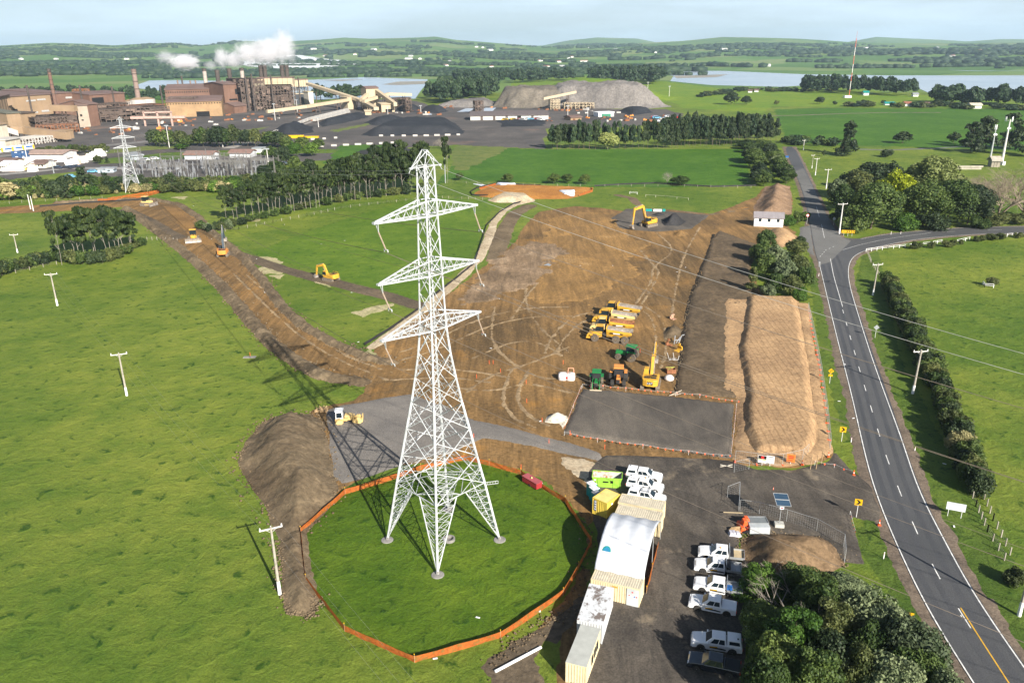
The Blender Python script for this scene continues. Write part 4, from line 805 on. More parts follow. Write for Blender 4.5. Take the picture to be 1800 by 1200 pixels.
# --- green trees at the foot of the black lagoon bank
for x, y, t, wd, f, l in [(505, 268, 240, 26, 'broad', 'dark round tree at the left of the green group by the lagoon'), (532, 264, 240, 34, 'broad', 'wide dark green tree at the back of the green group by the lagoon'), (518, 278, 248, 32, 'bright', 'bright green round tree in the green group by the lagoon'),
        (500, 292, 256, 34, 'macro', 'near black round tree in the green group by the lagoon'), (548, 275, 250, 34, 'bright', 'light green round tree by the grassy lagoon bank'), (478, 280, 256, 34, 'broad', 'dark bush mass left of the green group by the lagoon'), (560, 262, 243, 26, 'broad', 'small dark tree right of the green group by the lagoon'),
        (520, 300, 274, 30, 'broad', 'low green tree between the shelterbelt and the green group'), (485, 306, 280, 34, 'broad', 'low dark tree right of the substation'), (545, 302, 278, 28, 'macro', 'dark tree under the lagoon bank'), (465, 318, 290, 30, 'macro', 'dark tree at the corner of the substation gravel'), (500, 320, 292, 30, 'broad', 'broad bush right of the substation corner'), (530, 318, 292, 28, 'broad', 'green bush above the shelterbelt crowns')]:
    ptree('dome', f, x, y, t, wd, l, lod=2)
# --- eucalypts between the works and the substation
row('dome', ['olive', 'broad', 'macro'], [(272, 258), (300, 258), (328, 257)], [(272, 226), (300, 222), (328, 232)], 6, 28, 'grey green gum tree from the left in the first clump before the works', 'gum trees, first clump', 1, 3)
row('dome', ['olive', 'broad', 'macro'], [(348, 257), (385, 258), (438, 258)], [(348, 224), (385, 217), (438, 222)], 9, 30, 'grey green gum tree from the left in the long clump before the works', 'gum trees, long clump', 1, 3)
row('dome', ['olive', 'broad', 'macro'], [(452, 258), (480, 258), (505, 260)], [(452, 224), (480, 226), (505, 236)], 5, 30, 'grey green gum tree from the left in the third clump before the works', 'gum trees, third clump', 1, 3)
row('dome', ['olive', 'broad', 'olive'], [(72, 270), (120, 272), (185, 268)], [(72, 256), (120, 254), (185, 252)], 12, 18, 'low gum tree from the left behind the grey warehouse', 'low gums behind the warehouse', 1, 3)
ptree('dome', 'bright', 318, 263, 253, 32, 'lime green low bush beside the works road', cat='bush', lod=1); ptree('dome', 'olive', 173, 288, 272, 18, 'round olive tree on the lawn by the white tanks', lod=1); ptree('macro', 'macro', 189, 287, 276, 9, 'small dark cone tree on the lawn by the white tanks', lod=1)
# --- dark woods behind
wood_stuff('wood', [(-40, 176), (60, 172), (130, 168), (200, 172), (300, 172), (300, 180), (150, 178), (0, 186)], 80, 17, 14)
wood('wood', 'far', [(556, 172), (640, 170), (650, 176), (560, 178)], 26, 17, 15, 'dark pine beside the estuary behind the transfer tower', 'pines behind the transfer tower')
wood('wood', 'far', [(735, 180), (760, 172), (800, 165), (860, 158), (880, 168), (850, 178), (760, 184)], 75, 24, 18, 'dark tall pine in the wood left of the slag mountain', 'pines left of the slag mountain')
wood_stuff('wood', [(800, 146), (880, 142), (1000, 139), (1010, 142), (880, 148), (800, 150)], 90, 24, 20)
wood_stuff('wood', [(1020, 142), (1060, 138), (1110, 138), (1165, 143), (1150, 149), (1050, 148)], 80, 27, 22)
wood_stuff('wood', [(1405, 160), (1430, 157), (1520, 160), (1610, 166), (1600, 170), (1500, 166), (1410, 163)], 60, 20, 16)
n = 0; vs_, fs_ = [], []
for v, f in WS: vs_.append(v); fs_.append(f+n); n += len(v)
setp(link('pine_woods', np_mesh('pine_woods', np.concatenate(vs_), np.concatenate(fs_), LF['far'], False)), kind='stuff')
wood('dome', 'far', [(1635, 178), (1700, 180), (1810, 184), (1810, 188), (1700, 186), (1640, 182)], 34, 19, 17, 'dark gum tree on the right estuary shore', 'gums on the right shore')
row('wood', ['far', 'macro'], [(972, 262), (1050, 262), (1190, 260)], [(972, 220), (1010, 212), (1080, 210), (1190, 216)], 34, 17, 'dark pine from the left in the belt behind the emerald paddock', 'pine belt behind the emerald paddock', 1, 3, .09)
row('wood', ['far', 'macro'], [(1190, 257), (1280, 256), (1362, 252)], [(1190, 210), (1250, 202), (1300, 196), (1362, 210)], 34, 19, 'tall dark pine from the left in the wood by the road bend', 'pine wood by the road bend', 1, 3, .09)
row('wood', ['far', 'macro'], [(1200, 248), (1350, 244)], [(1200, 204), (1350, 200)], 20, 19, 'dark pine from the left at the back of the wood by the road bend', 'back of the pine wood', 1, 4, .09)
row('dome', ['macro', 'far'], [(1150, 240), (1230, 235)], [(1150, 200), (1230, 192)], 8, 18, 'dark tree from the left behind the yard end', 'trees at the yard end', 1, 3)
ptree('dome', 'willow', 1068, 263, 231, 42, 'yellowish round tree in front of the dark pine belt', lod=2)
# --- roadside bank left of the upper road
row('dome', ['broad', 'macro', 'broad'], [(1312, 258), (1322, 280), (1330, 305), (1342, 328)], [(1312, 244), (1322, 252), (1330, 275), (1342, 300)], 14, 38, 'evergreen shrub tree on the left of the upper road', 'shrub trees left of the upper road', 2, 3)
row('dome', ['broad', 'grey', 'broad', 'macro'], [(1335, 256), (1352, 275), (1365, 300), (1385, 326)], [(1335, 244), (1352, 250), (1365, 272), (1385, 296)], 14, 36, 'glossy shrub tree beside the upper road verge', 'shrub trees by the upper road verge', 2, 3, start=0)
# --- single trees of the right paddocks
for k, f, x, y, t, wd, l in [('macro', 'macro', 1490, 272, 212, 34, 'tall ragged dark cypress alone in the right paddock'), ('macro', 'macro', 1480, 274, 246, 36, 'low dark cypress beside the tall ragged one'), ('dome', 'macro', 1586, 252, 231, 36, 'dark round tree in the middle of the right paddock'), ('dome', 'macro', 1676, 252, 231, 24, 'small dark tree left of the big cypresses'),
        ('macro', 'macro', 1705, 268, 214, 50, 'dark spreading cypress left of the mobile phone masts'), ('macro', 'macro', 1732, 262, 204, 48, 'tall black cypress behind the thinner phone mast'), ('macro', 'macro', 1775, 262, 200, 52, 'tall black cypress behind the thicker phone mast'), ('macro', 'macro', 1815, 275, 205, 60, 'black cypress at the right edge of the photo'),
        ('dome', 'macro', 1448, 275, 263, 8, 'tiny round tree by the upper road poles'), ('shrub', 'macro', 1560, 276, 260, 26, 'broken dark tree over fallen logs'), ('dome', 'macro', 1285, 184, 160, 30, 'dark spreading tree left on the bright paddock'), ('dome', 'macro', 1312, 184, 168, 22, 'low dark tree right of the spreading one on the bright paddock'), ('dome', 'macro', 1441, 183, 170, 20, 'round dark tree on the far bright paddock'),
        ('shrub', 'macro', 1467, 184, 176, 9, 'small dark bush on the far bright paddock'), ('shrub', 'olive', 1365, 184, 175, 10, 'brown bush on the far bright paddock'), ('shrub', 'macro', 1552, 182, 175, 10, 'small dark bush near the turquoise roof'), ('dome', 'macro', 1650, 186, 174, 26, 'dark tree beside the far farmhouse')]:
    ptree(k, f, x, y, t, wd, l, lod=1)
wood('shrub', ['macro', 'far', 'broad'], [(1370, 252), (1400, 246), (1460, 250), (1480, 258), (1400, 256)], 26, 5, 7, 'dark hedge bush along the far drive', 'hedge along the far drive', cat='bush')
wood('shrub', ['macro', 'far', 'olive'], [(1210, 170), (1300, 158), (1470, 160), (1480, 162), (1300, 162), (1215, 174)], 60, 6, 12, 'dark hedge bush between the far bright paddocks', 'far paddock hedges', cat='bush')
wood('shrub', ['macro', 'far', 'olive'], [(1480, 186), (1640, 186), (1990, 196), (1990, 202), (1640, 190), (1480, 188)], 60, 6, 12, 'dark hedge bush before the right farm buildings', 'hedge before the right farms', cat='bush')
# --- bushes in the emerald paddock
for x, y, t, wd, l in [(808, 317, 303, 18, 'round bush at the left end of the paddock fence'), (893, 322, 305, 26, 'round bush above the orange pit'), (974, 323, 304, 28, 'left bush of the joined pair above the pit'), (997, 322, 305, 24, 'right bush of the joined pair above the pit'), (1028, 324, 306, 24, 'single round bush right of the pair'), (1196, 326, 308, 38, 'wide dark bush at the right part of the paddock')]:
    ptree('dome', 'broad', x, y, t, wd, l, cat='bush', lod=2, name='bush')
# --- big wood in the road fork
for k, f, x, y, t, wd, l in [('dome', 'grey', 1470, 360, 318, 34, 'silvery shrub tree at the left end of the fork wood'), ('dome', 'broad', 1478, 372, 328, 40, 'green shrub under the silvery tree in the fork wood'), ('dome', 'macro', 1490, 345, 305, 44, 'dark tree at the back left of the fork wood'), ('dome', 'olive', 1505, 352, 302, 50, 'brownish green tree in the fork wood'),
        ('dome', 'macro', 1530, 335, 290, 56, 'dark tree at the back of the fork wood'), ('dome', 'macro', 1560, 335, 288, 50, 'dark spreading tree behind the yellow one'), ('dome', 'broad', 1530, 402, 328, 96, 'big dark green dome tree at the front of the fork wood'), ('dome', 'yellow', 1568, 378, 305, 66, 'bright yellow green tree in the middle of the fork wood'), ('dome', 'yellow', 1592, 394, 332, 40, 'lower yellow green tree beside the bright yellow one'),
        ('dome', 'willow', 1632, 368, 279, 84, 'pale budding round tree at the top of the fork wood'), ('dome', 'willow', 1600, 360, 296, 50, 'pale green tree left of the big budding one'), ('dome', 'broad', 1622, 398, 322, 80, 'dark green dome tree right of the yellow tree'), ('dome', 'broad', 1668, 396, 320, 84, 'dark green tree right in the fork wood'),
        ('dome', 'macro', 1700, 394, 326, 76, 'dark tree at the right end of the fork wood'), ('shrub', 'bright', 1588, 404, 372, 44, 'fresh green bush at the front of the fork wood'), ('shrub', 'grey', 1478, 392, 362, 30, 'silvery bush beside the white power pole'), ('shrub', 'broad', 1500, 408, 374, 40, 'green bush behind the chevron board'),
        ('shrub', 'macro', 1640, 404, 370, 46, 'dark bush by the side road bend'), ('shrub', 'olive', 1750, 396, 372, 50, 'olive bush under the bare tree'), ('shrub', 'olive', 1795, 392, 374, 46, 'olive bush at the right photo edge under the bare tree'), ('shrub', 'broad', 1720, 402, 378, 34, 'low green bush by the road right of the fork wood')]:
    ptree(k, f, x, y, y-(y-t)*1.12, wd*1.25, l, lod=3 if wd > 60 else 2)
# --- roadside clump between the shed and the long stockpile
for k, f, x, y, t, wd, l in [('dome', 'broad', 1345, 445, 402, 40, 'dark shrub tree at the top left of the roadside clump'), ('shrub', 'broad', 1330, 462, 424, 40, 'green shrub at the left side of the roadside clump'), ('dome', 'grey', 1362, 472, 430, 48, 'silver leaved shrub tree high in the roadside clump'), ('dome', 'olive', 1400, 452, 420, 50, 'olive green shrub tree at the top right of the roadside clump'),
        ('dome', 'broad', 1345, 490, 444, 46, 'dark green shrub tree left in the roadside clump'), ('dome', 'grey', 1378, 498, 452, 50, 'silvery shrub tree in the middle of the roadside clump'), ('dome', 'olive', 1400, 488, 446, 46, 'yellowish shrub tree right in the roadside clump'), ('dome', 'broad', 1412, 508, 468, 40, 'green shrub tree by the road side of the clump'),
        ('macro', 'olive', 1320, 512, 468, 26, 'pointed olive conifer at the left foot of the roadside clump'), ('dome', 'broad', 1362, 516, 478, 44, 'leafy green shrub at the near edge of the roadside clump'), ('dome', 'olive', 1390, 520, 482, 44, 'mixed green shrub at the near edge of the roadside clump'), ('shrub', 'bright', 1405, 528, 500, 34, 'fresh green bush at the near right corner of the clump'), ('shrub', 'grey', 1350, 522, 496, 30, 'small silvery bush at the near left corner of the clump'),
        ('shrub', 'macro', 1407, 430, 412, 20, 'small dark bush by the driveway'), ('shrub', 'bright', 1385, 396, 374, 30, 'leafy bush right of the white shed'), ('shrub', 'broad', 1402, 392, 368, 26, 'tall leafy bush between the shed and the round sign'), ('shrub', 'bright', 1414, 388, 369, 18, 'pale leafy bush beside the round sign')]:
    ptree(k, f, x, y, t, wd, l, lod=2, cat='bush' if k == 'shrub' else 'tree')
# --- hedge along the right verge
HB = [(1552, 500), (1570, 535), (1585, 570), (1602, 600), (1625, 650), (1650, 710), (1668, 760), (1690, 815), (1706, 862)]
for i in range(40):
    s = i/39; x = np.interp(s, np.linspace(0, 1, 9), [p[0] for p in HB])+random.uniform(-2, 2)+8; y = np.interp(s, np.linspace(0, 1, 9), [p[1] for p in HB])
    hpx = 25+20*s; bare = i in (24, 25, 26, 31, 32, 37, 38, 39)
    ptree('shrub', 'straw' if bare and i == 32 else ['broad', 'olive', 'broad', 'macro'][i % 4], x, y+4, y-hpx*random.uniform(.85, 1.15), (31+20*s)*random.uniform(.9, 1.25), f'{ORD[i]} bush from the far end of the roadside hedge', cat='bush', group='hedge along the right verge', lod=2, name='hedge_bush')
for x, y, t, wd, l in [(1610, 438, 422, 22, 'first round bush from the left on the rail fence'), (1636, 436, 422, 14, 'second round bush from the left on the rail fence'), (1664, 434, 420, 20, 'third round bush from the left on the rail fence'), (1676, 432, 419, 16, 'fourth round bush on the rail fence, joined to the third'), (1688, 430, 419, 10, 'tiny fifth bush on the rail fence'), (1716, 425, 412, 14, 'sixth bush on the rail fence'),
        (1726, 424, 411, 12, 'seventh bush on the rail fence'), (1742, 422, 409, 22, 'eighth bush on the rail fence'), (1758, 421, 406, 24, 'ninth large bush on the rail fence'), (1790, 418, 406, 18, 'last bush on the rail fence at the photo edge'), (1743, 503, 484, 20, 'lone bush inside the small square fence'), (1785, 1028, 990, 46, 'brownish bush by the wire fence low right')]:
    ptree('shrub', 'olive', x, y, t, wd, l, cat='bush', lod=2, name='bush')
# --- near trees at the bottom right
for k, f, x, y, t, wd, l in [('macro', 'bright', 1335, 1045, 970, 78, 'soft green feathery tree left of the fallen bare tree'), ('macro', 'broad', 1400, 1040, 966, 90, 'green feathery tree behind the brown mound'), ('dome', 'grey', 1478, 1060, 990, 90, 'silvery green tree beside the site fence end'), ('dome', 'broad', 1340, 1130, 1060, 80, 'green tree beside the dark ute'),
        ('macro', 'bright', 1390, 1180, 1075, 100, 'light green feathery tree below the bare branches'), ('dome', 'grey', 1520, 1130, 1030, 100, 'silver leaved tree near the road verge'), ('macro', 'olive', 1460, 1150, 1060, 90, 'dark green tree in the middle of the near wood'), ('dome', 'grey', 1590, 1200, 1085, 110, 'silver leaved tree by the curve sign'),
        ('dome', 'olive', 1498, 1240, 1130, 66, 'yellow green tree at the bottom photo edge'), ('macro', 'broad', 1420, 1250, 1130, 96, 'dark tree at the bottom edge right of the black ute'), ('dome', 'broad', 1340, 1270, 1150, 80, 'shaded tree at the bottom edge by the parking'), ('dome', 'grey', 1560, 1270, 1150, 100, 'silver tree at the bottom edge'),
        ('dome', 'grey', 1650, 1290, 1180, 90, 'silver tree at the bottom right verge'), ('dome', 'broad', 1520, 1190, 1090, 80, 'dark green tree between the silver ones'), ('macro', 'broad', 1435, 1100, 1010, 96, 'dark tree right of the dead branches'), ('dome', 'broad', 1360, 1215, 1110, 90, 'dark tree below the light feathery one'), ('dome', 'macro', 1450, 1210, 1110, 90, 'shaded tree left of the yellow green one'), ('dome', 'grey', 1555, 1165, 1060, 90, 'silver tree left of the curve sign'), ('dome', 'broad', 1330, 1085, 1035, 50, 'small dark tree by the tonneau ute'),
        ('dome', 'broad', 1600, 1250, 1140, 100, 'dark tree at the bottom edge near the verge'), ('dome', 'grey', 1500, 1085, 1020, 80, 'silver tree between mound and verge'), ('dome', 'macro', 1400, 1130, 1060, 80, 'near black tree under the dead branches')]:
    b_ = 1.0 if y < 1100 else 1.12; ptree(k, f, x, y+6, t+(24 if y < 1100 else 4), wd*(1.15 if y < 1100 else 1.3), l, lod=3)
def bare_tree(name, label, x, y, h, w, seed, m, depth=5, upright=.6, n0=6):
    r = random.Random(seed); mb = MB()
    def br(p, d, L, rad, k):
        q = p+d*L; mb.bar(p, q, rad, 4 if k > 1 else 3, rad*.6, False)
        if k == 0: return
        for _ in range(3 if k > 1 else 4):
            nd = d+np.array([r.gauss(0, .55), r.gauss(0, .55), r.gauss(.12*upright, .3)]); nd /= np.linalg.norm(nd); br(lerp(p, q, r.uniform(.55, 1)), nd, L*r.uniform(.6, .85), rad*.55, k-1)
    for i in range(n0):
        a = i*6.283/n0+r.uniform(-.3, .3); d = np.array([math.cos(a)*(1-upright), math.sin(a)*(1-upright), upright]); d /= np.linalg.norm(d); br(np.array([0, 0, .05]), d, .34, .016, depth)
    mb.bar((0, 0, 0), (0, 0, .12), .03, 6)
    t = thing(name, label, 'bare tree', (x, y, 0)); t.scale = (w, w, h); mb.build('branches', m, t); return t
def pb(px, py, pt, wpx, label, seed, m=twig, **k): g = G(px, py); bare_tree('bare_tree', label, g[0], g[1], HT(px, py, pt), wpx*DEP(px, py)/FPX*1.1, seed, m, **k)
pb(1752, 386, 296, 110, 'large bare grey brown tree by the side road', 1, depth=5); pb(1800, 380, 285, 120, 'bare tawny tree at the right photo edge', 2, depth=5); pb(1725, 372, 300, 70, 'bare tree behind the large one left of the masts', 4)
grey_tw = mat('dead_wood', (.36, .32, .27), .9, var=.2)
pb(1392, 1096, 985, 120, 'dead grey tree with spread bare branches in the near wood', 5, grey_tw, upright=.35, depth=4); pb(1365, 1036, 985, 90, 'low dead branches behind the near wood', 6, grey_tw, upright=.2, depth=4)
pb(777, 262, 240, 26, 'pale leafless tree behind the pylon top', 7, barkp); pb(1173, 322, 300, 14, 'slim bare tree left of the wide dark bush', 8, barkp)
# ================================================================ far country
def blobs(name, spots, m, kind='stuff', seed=5):
    r = np.random.default_rng(seed); T = 1.618
    iv = np.array([(-1, T, 0), (1, T, 0), (-1, -T, 0), (1, -T, 0), (0, -1, T), (0, 1, T), (0, -1, -T), (0, 1, -T), (T, 0, -1), (T, 0, 1), (-T, 0, -1), (-T, 0, 1)])/1.9
    it = np.array([(0, 11, 5), (0, 5, 1), (0, 1, 7), (0, 7, 10), (0, 10, 11), (1, 5, 9), (5, 11, 4), (11, 10, 2), (10, 7, 6), (7, 1, 8), (3, 9, 4), (3, 4, 2), (3, 2, 6), (3, 6, 8), (3, 8, 9), (4, 9, 5), (2, 4, 11), (6, 2, 10), (8, 6, 7), (9, 8, 1)])
    n = len(spots); Sp = np.array(spots); V = iv[None]*(.75+.5*r.random((n, 12, 1)))*np.stack([Sp[:, 3], Sp[:, 3], Sp[:, 4]], 1)[:, None]+Sp[:, None, :3]
    F = (it[None]+12*np.arange(n)[:, None, None]).reshape(-1, 3)
    return setp(link(name, np_mesh(name, V.reshape(-1, 3), F, m, False)), kind=kind)
sp = []; R_ = random.Random(11)
DS = np.geomspace(1400, 12500, 190)
def march(az, sl):
    z = terr(np.sin(az)*DS, np.cos(az)*DS); k = np.nonzero(CAMH+sl*DS <= z)[0]; return float(DS[k[0]]) if len(k) else None
def inwater(px, py):
    return (1150 < px < 2100 and py < 155 and py > 117 and (py > 121)) or (220 < px < 755 and py > 136)
for c in range(320):
    px = R_.uniform(-250, 2050); q = R_.random(); py = 76+q**.8*62
    if px > 1000 and R_.random() < .35: py = 78+R_.random()*22
    D = None
    r = RC @ np.array([px-900, 600-py, -FPX]); az = math.atan2(r[0], r[1]); rr = R_.uniform(1, 1)
    # march along the ray until it meets the terrain
    rh = math.hypot(r[0], r[1]); D = march(az, r[2]/rh)
    if not D or (inwater(px, py) and D < 2600) or D < 1500: continue
    x0, y0 = math.sin(az)*D, math.cos(az)*D; L = R_.choice([15, 30, 90, 200, 420, 700])*(.6+D/8000); n = max(2, int(L/9/(.6+D/5000))); th = R_.gauss(-az, .3); wd = R_.choice([3, 5, 25])*(1+D/6000)
    H = R_.uniform(8, 17)*(1+.1*D/7000)
    for i in range(n):
        u = R_.uniform(-.5, .5)*L; v = R_.gauss(0, wd); x = x0+u*math.cos(th)-v*math.sin(th); y = y0+u*math.sin(th)+v*math.cos(th); s = H*R_.uniform(.75, 1.1); sp.append((x, y, s*.35, s*R_.uniform(.6, 1.2)*(1+D/9000), s*.6))
sp = np.array(sp); sp[:, 2] += terr(sp[:, 0], sp[:, 1])
blobs('distant_woods', sp, LF['far'])
hw = mat('white_weatherboard', (.75, .74, .71), .7); rf = [mat('red_brown_roof', (.25, .12, .09), .7), mat('grey_roof', (.35, .35, .36), .6), mat('white_roof', (.7, .7, .7), .5)]
hv = []
for mi in range(3):
    for sz in ((14, 9, 3), (24, 11, 4)):
        a = MB().box(-sz[0]/2, sz[0]/2, -sz[1]/2, sz[1]/2, 0, sz[2]); b = MB().prism([(-sz[1]/2-.4, sz[2]), (sz[1]/2+.4, sz[2]), (0, sz[2]+2.4)], -sz[0]/2-.4, sz[0]/2+.4, 'x')
        me = bpy.data.meshes.new('farmhouse'); n = len(a.v); me.from_pydata(a.v+b.v, [], a.f+[tuple(n+i for i in f) for f in b.f]); me.materials.append(hw); me.materials.append(rf[mi])
        for i, p in enumerate(me.polygons): p.material_index = int(i >= len(a.f))
        hv.append(me)
for c in range(62):
    px = R_.choice([R_.uniform(480, 1250), R_.uniform(-50, 1850)]); py = 84+R_.random()*36; r = RC @ np.array([px-900, 600-py, -FPX]); az = math.atan2(r[0], r[1]); rh = math.hypot(r[0], r[1]); D = march(az, r[2]/rh)
    if not D or (inwater(px, py) and D < 2600): continue
    x, y = math.sin(az)*D, math.cos(az)*D; o = link('farmhouse', hv[c % 6], None, (x, y, terr1(x, y)-.5), R_.uniform(0, 3.1)); s = 1+.25*D/3000; o.scale = (s, s, s); setp(o, 'tiny pale farmhouse among trees on the far slopes', 'house', 'far farmhouses')
# plastic-covered field
field('covered_field', [(430, 120), (500, 116), (560, 117), (632, 119), (634, 122), (560, 126), (500, 127), (450, 126)], mat('crop_cover', (.75, .77, .76), .4, var=.1, scale=.01), res=14, jit=6, jsc=60, lvl=12, zfun=lambda x, y, d: terr(x, y)+1.2)

cl = []; rc = random.Random(9)
def clods(P, n, spread, r0, r1):
    P = [np.array(G(*p)) for p in P]
    for _ in range(n):
        i = rc.randrange(len(P)-1); q = lerp(P[i], P[i+1], rc.random()); r = rc.uniform(r0, r1); cl.append((q[0]+rc.gauss(0, spread), q[1]+rc.gauss(0, spread), .1+r*.3, r, r*.7))
clods([(222, 366), (300, 424), (352, 466), (400, 514), (440, 562), (474, 600), (522, 637), (572, 662), (636, 672)], 900, 1.5, .08, .3); clods([(345, 378), (368, 404), (422, 448), (458, 488), (496, 540), (536, 575), (592, 606), (650, 630), (690, 638)], 700, 1.3, .08, .3)
clods([(418, 812), (428, 780), (462, 742), (500, 729), (545, 728), (572, 742), (580, 790), (600, 855), (560, 905), (500, 980), (488, 950), (440, 855), (418, 812)], 500, .8, .06, .22); clods([(495, 960), (490, 1010), (505, 1070), (548, 1082), (560, 1050)], 260, .5, .05, .2)
clods([(1236, 470), (1214, 525), (1205, 575), (1198, 630), (1190, 692)], 260, .5, .06, .2); clods([(1296, 700), (1300, 600), (1318, 522)], 200, .8, .05, .2); clods([(1302, 985), (1300, 948), (1330, 936), (1400, 936), (1478, 962), (1482, 990)], 200, .6, .05, .15); clods([(650, 640), (800, 600), (1000, 560), (1150, 600), (1100, 480), (900, 480)], 500, 9, .04, .16)
clods([(1023, 684), (1100, 690), (1290, 711), (1286, 806), (1130, 786), (990, 764), (1023, 684)], 320, .35, .04, .13); clods([(870, 1175), (900, 1135), (960, 1095), (1000, 1070), (1030, 990), (1030, 900)], 260, .7, .05, .16)
blobs('soil_clods', cl, MT['topsoil'])
# ================================================================ paints
YEL = mat('machine_yellow', (.62, .36, .04), .45, var=.10, scale=1.2, col2=(.50, .27, .035), dirt=((.25, .17, .09), 1.5, .62)); ORG = mat('machine_orange', (.70, .27, .06), .45, var=.1, scale=1.2)
CRM = mat('machine_cream', (.70, .50, .20), .5, var=.1, scale=1); GRN = mat('tractor_green', (.02, .20, .05), .4, var=.1); RIMY = mat('yellow_rim', (.75, .50, .02), .4)
WHT = mat('white_paint', (.78, .79, .80), .25, var=.03, scale=1, spec=.5, clear=.5); BLKP = mat('black_paint', (.012, .014, .02), .15, spec=.6, clear=1); DRK = mat('dark_plastic', (.025, .025, .028), .6); GLS = mat('dark_glass', (.012, .022, .03), .12, spec=.45, var=.05)
TYR = mat('tyre_rubber', (.035, .033, .031), .85, var=.2, scale=3); TYRD = mat('dusty_tyre', (.13, .105, .08), .9, var=.2, scale=2); RIMS = mat('alloy_rim', (.45, .46, .48), .35, .7); STL = mat('worn_steel', (.34, .30, .26), .5, .3, var=.25, scale=2); RUST = mat('rusty_steel', (.25, .105, .05), .8, var=.3, scale=2)
TRK = mat('track_steel', (.20, .165, .125), .8, var=.3, scale=4, bump=.02); REDL = mat('red_lens', (.5, .02, .02), .3); AMB = mat('amber_lens', (.8, .28, .02), .3); LMP = mat('headlamp_lens', (.6, .62, .65), .1, spec=.8)
BLUE = mat('blue_plastic', (.03, .14, .42), .5); GREY = mat('grey_paint', (.30, .32, .34), .5); GALV = mat('galvanised_steel', (.52, .54, .55), .4, .5, var=.1); WOOD = mat('sawn_timber', (.42, .29, .16), .8, var=.2, scale=2); PLYW = mat('plywood', (.50, .40, .25), .8, var=.15)
ONET = mat('orange_mesh', (.55, .15, .03), .8, var=.2, scale=2, trans=.4, dirt=((.30, .16, .04), 1.6, .52)); ORP = mat('orange_plastic', (.85, .12, .03), .45, var=.06); SILT = mat('black_silt_cloth', (.02, .02, .022), .7, bump=.03, bscale=3)
SGY = mat('sign_yellow', (.66, .38, .01), .4, var=.03); BLK = mat('black_marking', (.012, .012, .012), .5); WMK = mat('white_marking', (.8, .8, .8), .5, var=.03); REDM = mat('red_marking', (.6, .03, .03), .5); BAG = mat('white_woven_bag', (.72, .68, .66), .8, var=.1, scale=3, bump=.05)
TEAL = mat('teal_plastic', (.01, .27, .25), .45); FABR = mat('white_fabric', (.66, .69, .74), .45, var=.05, scale=.5, bump=.06, bscale=.9, trans=.15); ORGS = mat('orange_sign', (.85, .20, .04), .5, var=.05); NAVY = mat('navy_marking', (.02, .06, .22), .5); SGN_BACK = mat('sign_back_alloy', (.50, .53, .56), .4, .4)
POLEW = mat('weathered_pole', (.36, .33, .28), .85, var=.2, scale=1.5); POLEC = mat('white_concrete_pole', (.62, .60, .57), .8, var=.1)
def two(pf, pr, z=1.0):
    a = np.array(G(*pf, z)); b = np.array(G(*pr, z)); c = (a+b)/2; return (c[0], c[1], 0), math.atan2(a[1]-b[1], a[0]-b[0]), float(np.linalg.norm(a-b))
def quad_on(mb, a, b, c, d, u0, u1, v0, v1, o):
    a, b, c, d = map(np.array, (a, b, c, d)); n = np.cross(b-a, d-a); n = n/np.linalg.norm(n)*o
    P = lambda u, v: lerp(lerp(a, b, u), lerp(d, c, u), v)+n
    mb.add([P(u0, v0), P(u1, v0), P(u1, v1), P(u0, v1)], [(0, 1, 2, 3)])
def wheel(t, x, y, r, w, tm=TYR, rm=RIMS, name='wheel'):
    s = 1 if y > 0 else -1; q = MB().lathe([(r*.62, -w/2), (r*.93, -w/2), (r, -w*.32), (r, w*.32), (r*.93, w/2), (r*.62, w/2)], (0, 0, 0), 20, 'y').build(name, tm, t, (x, y, r))
    MB().lathe([(r*.60, -w*.40), (r*.60, w*.40), (r*.30, w*.46), (r*.12, w*.5)] if s > 0 else [(r*.12, -w*.5), (r*.30, -w*.46), (r*.60, -w*.40), (r*.60, w*.40)], (0, 0, 0), 16, 'y').build('rim', rm, q); return q
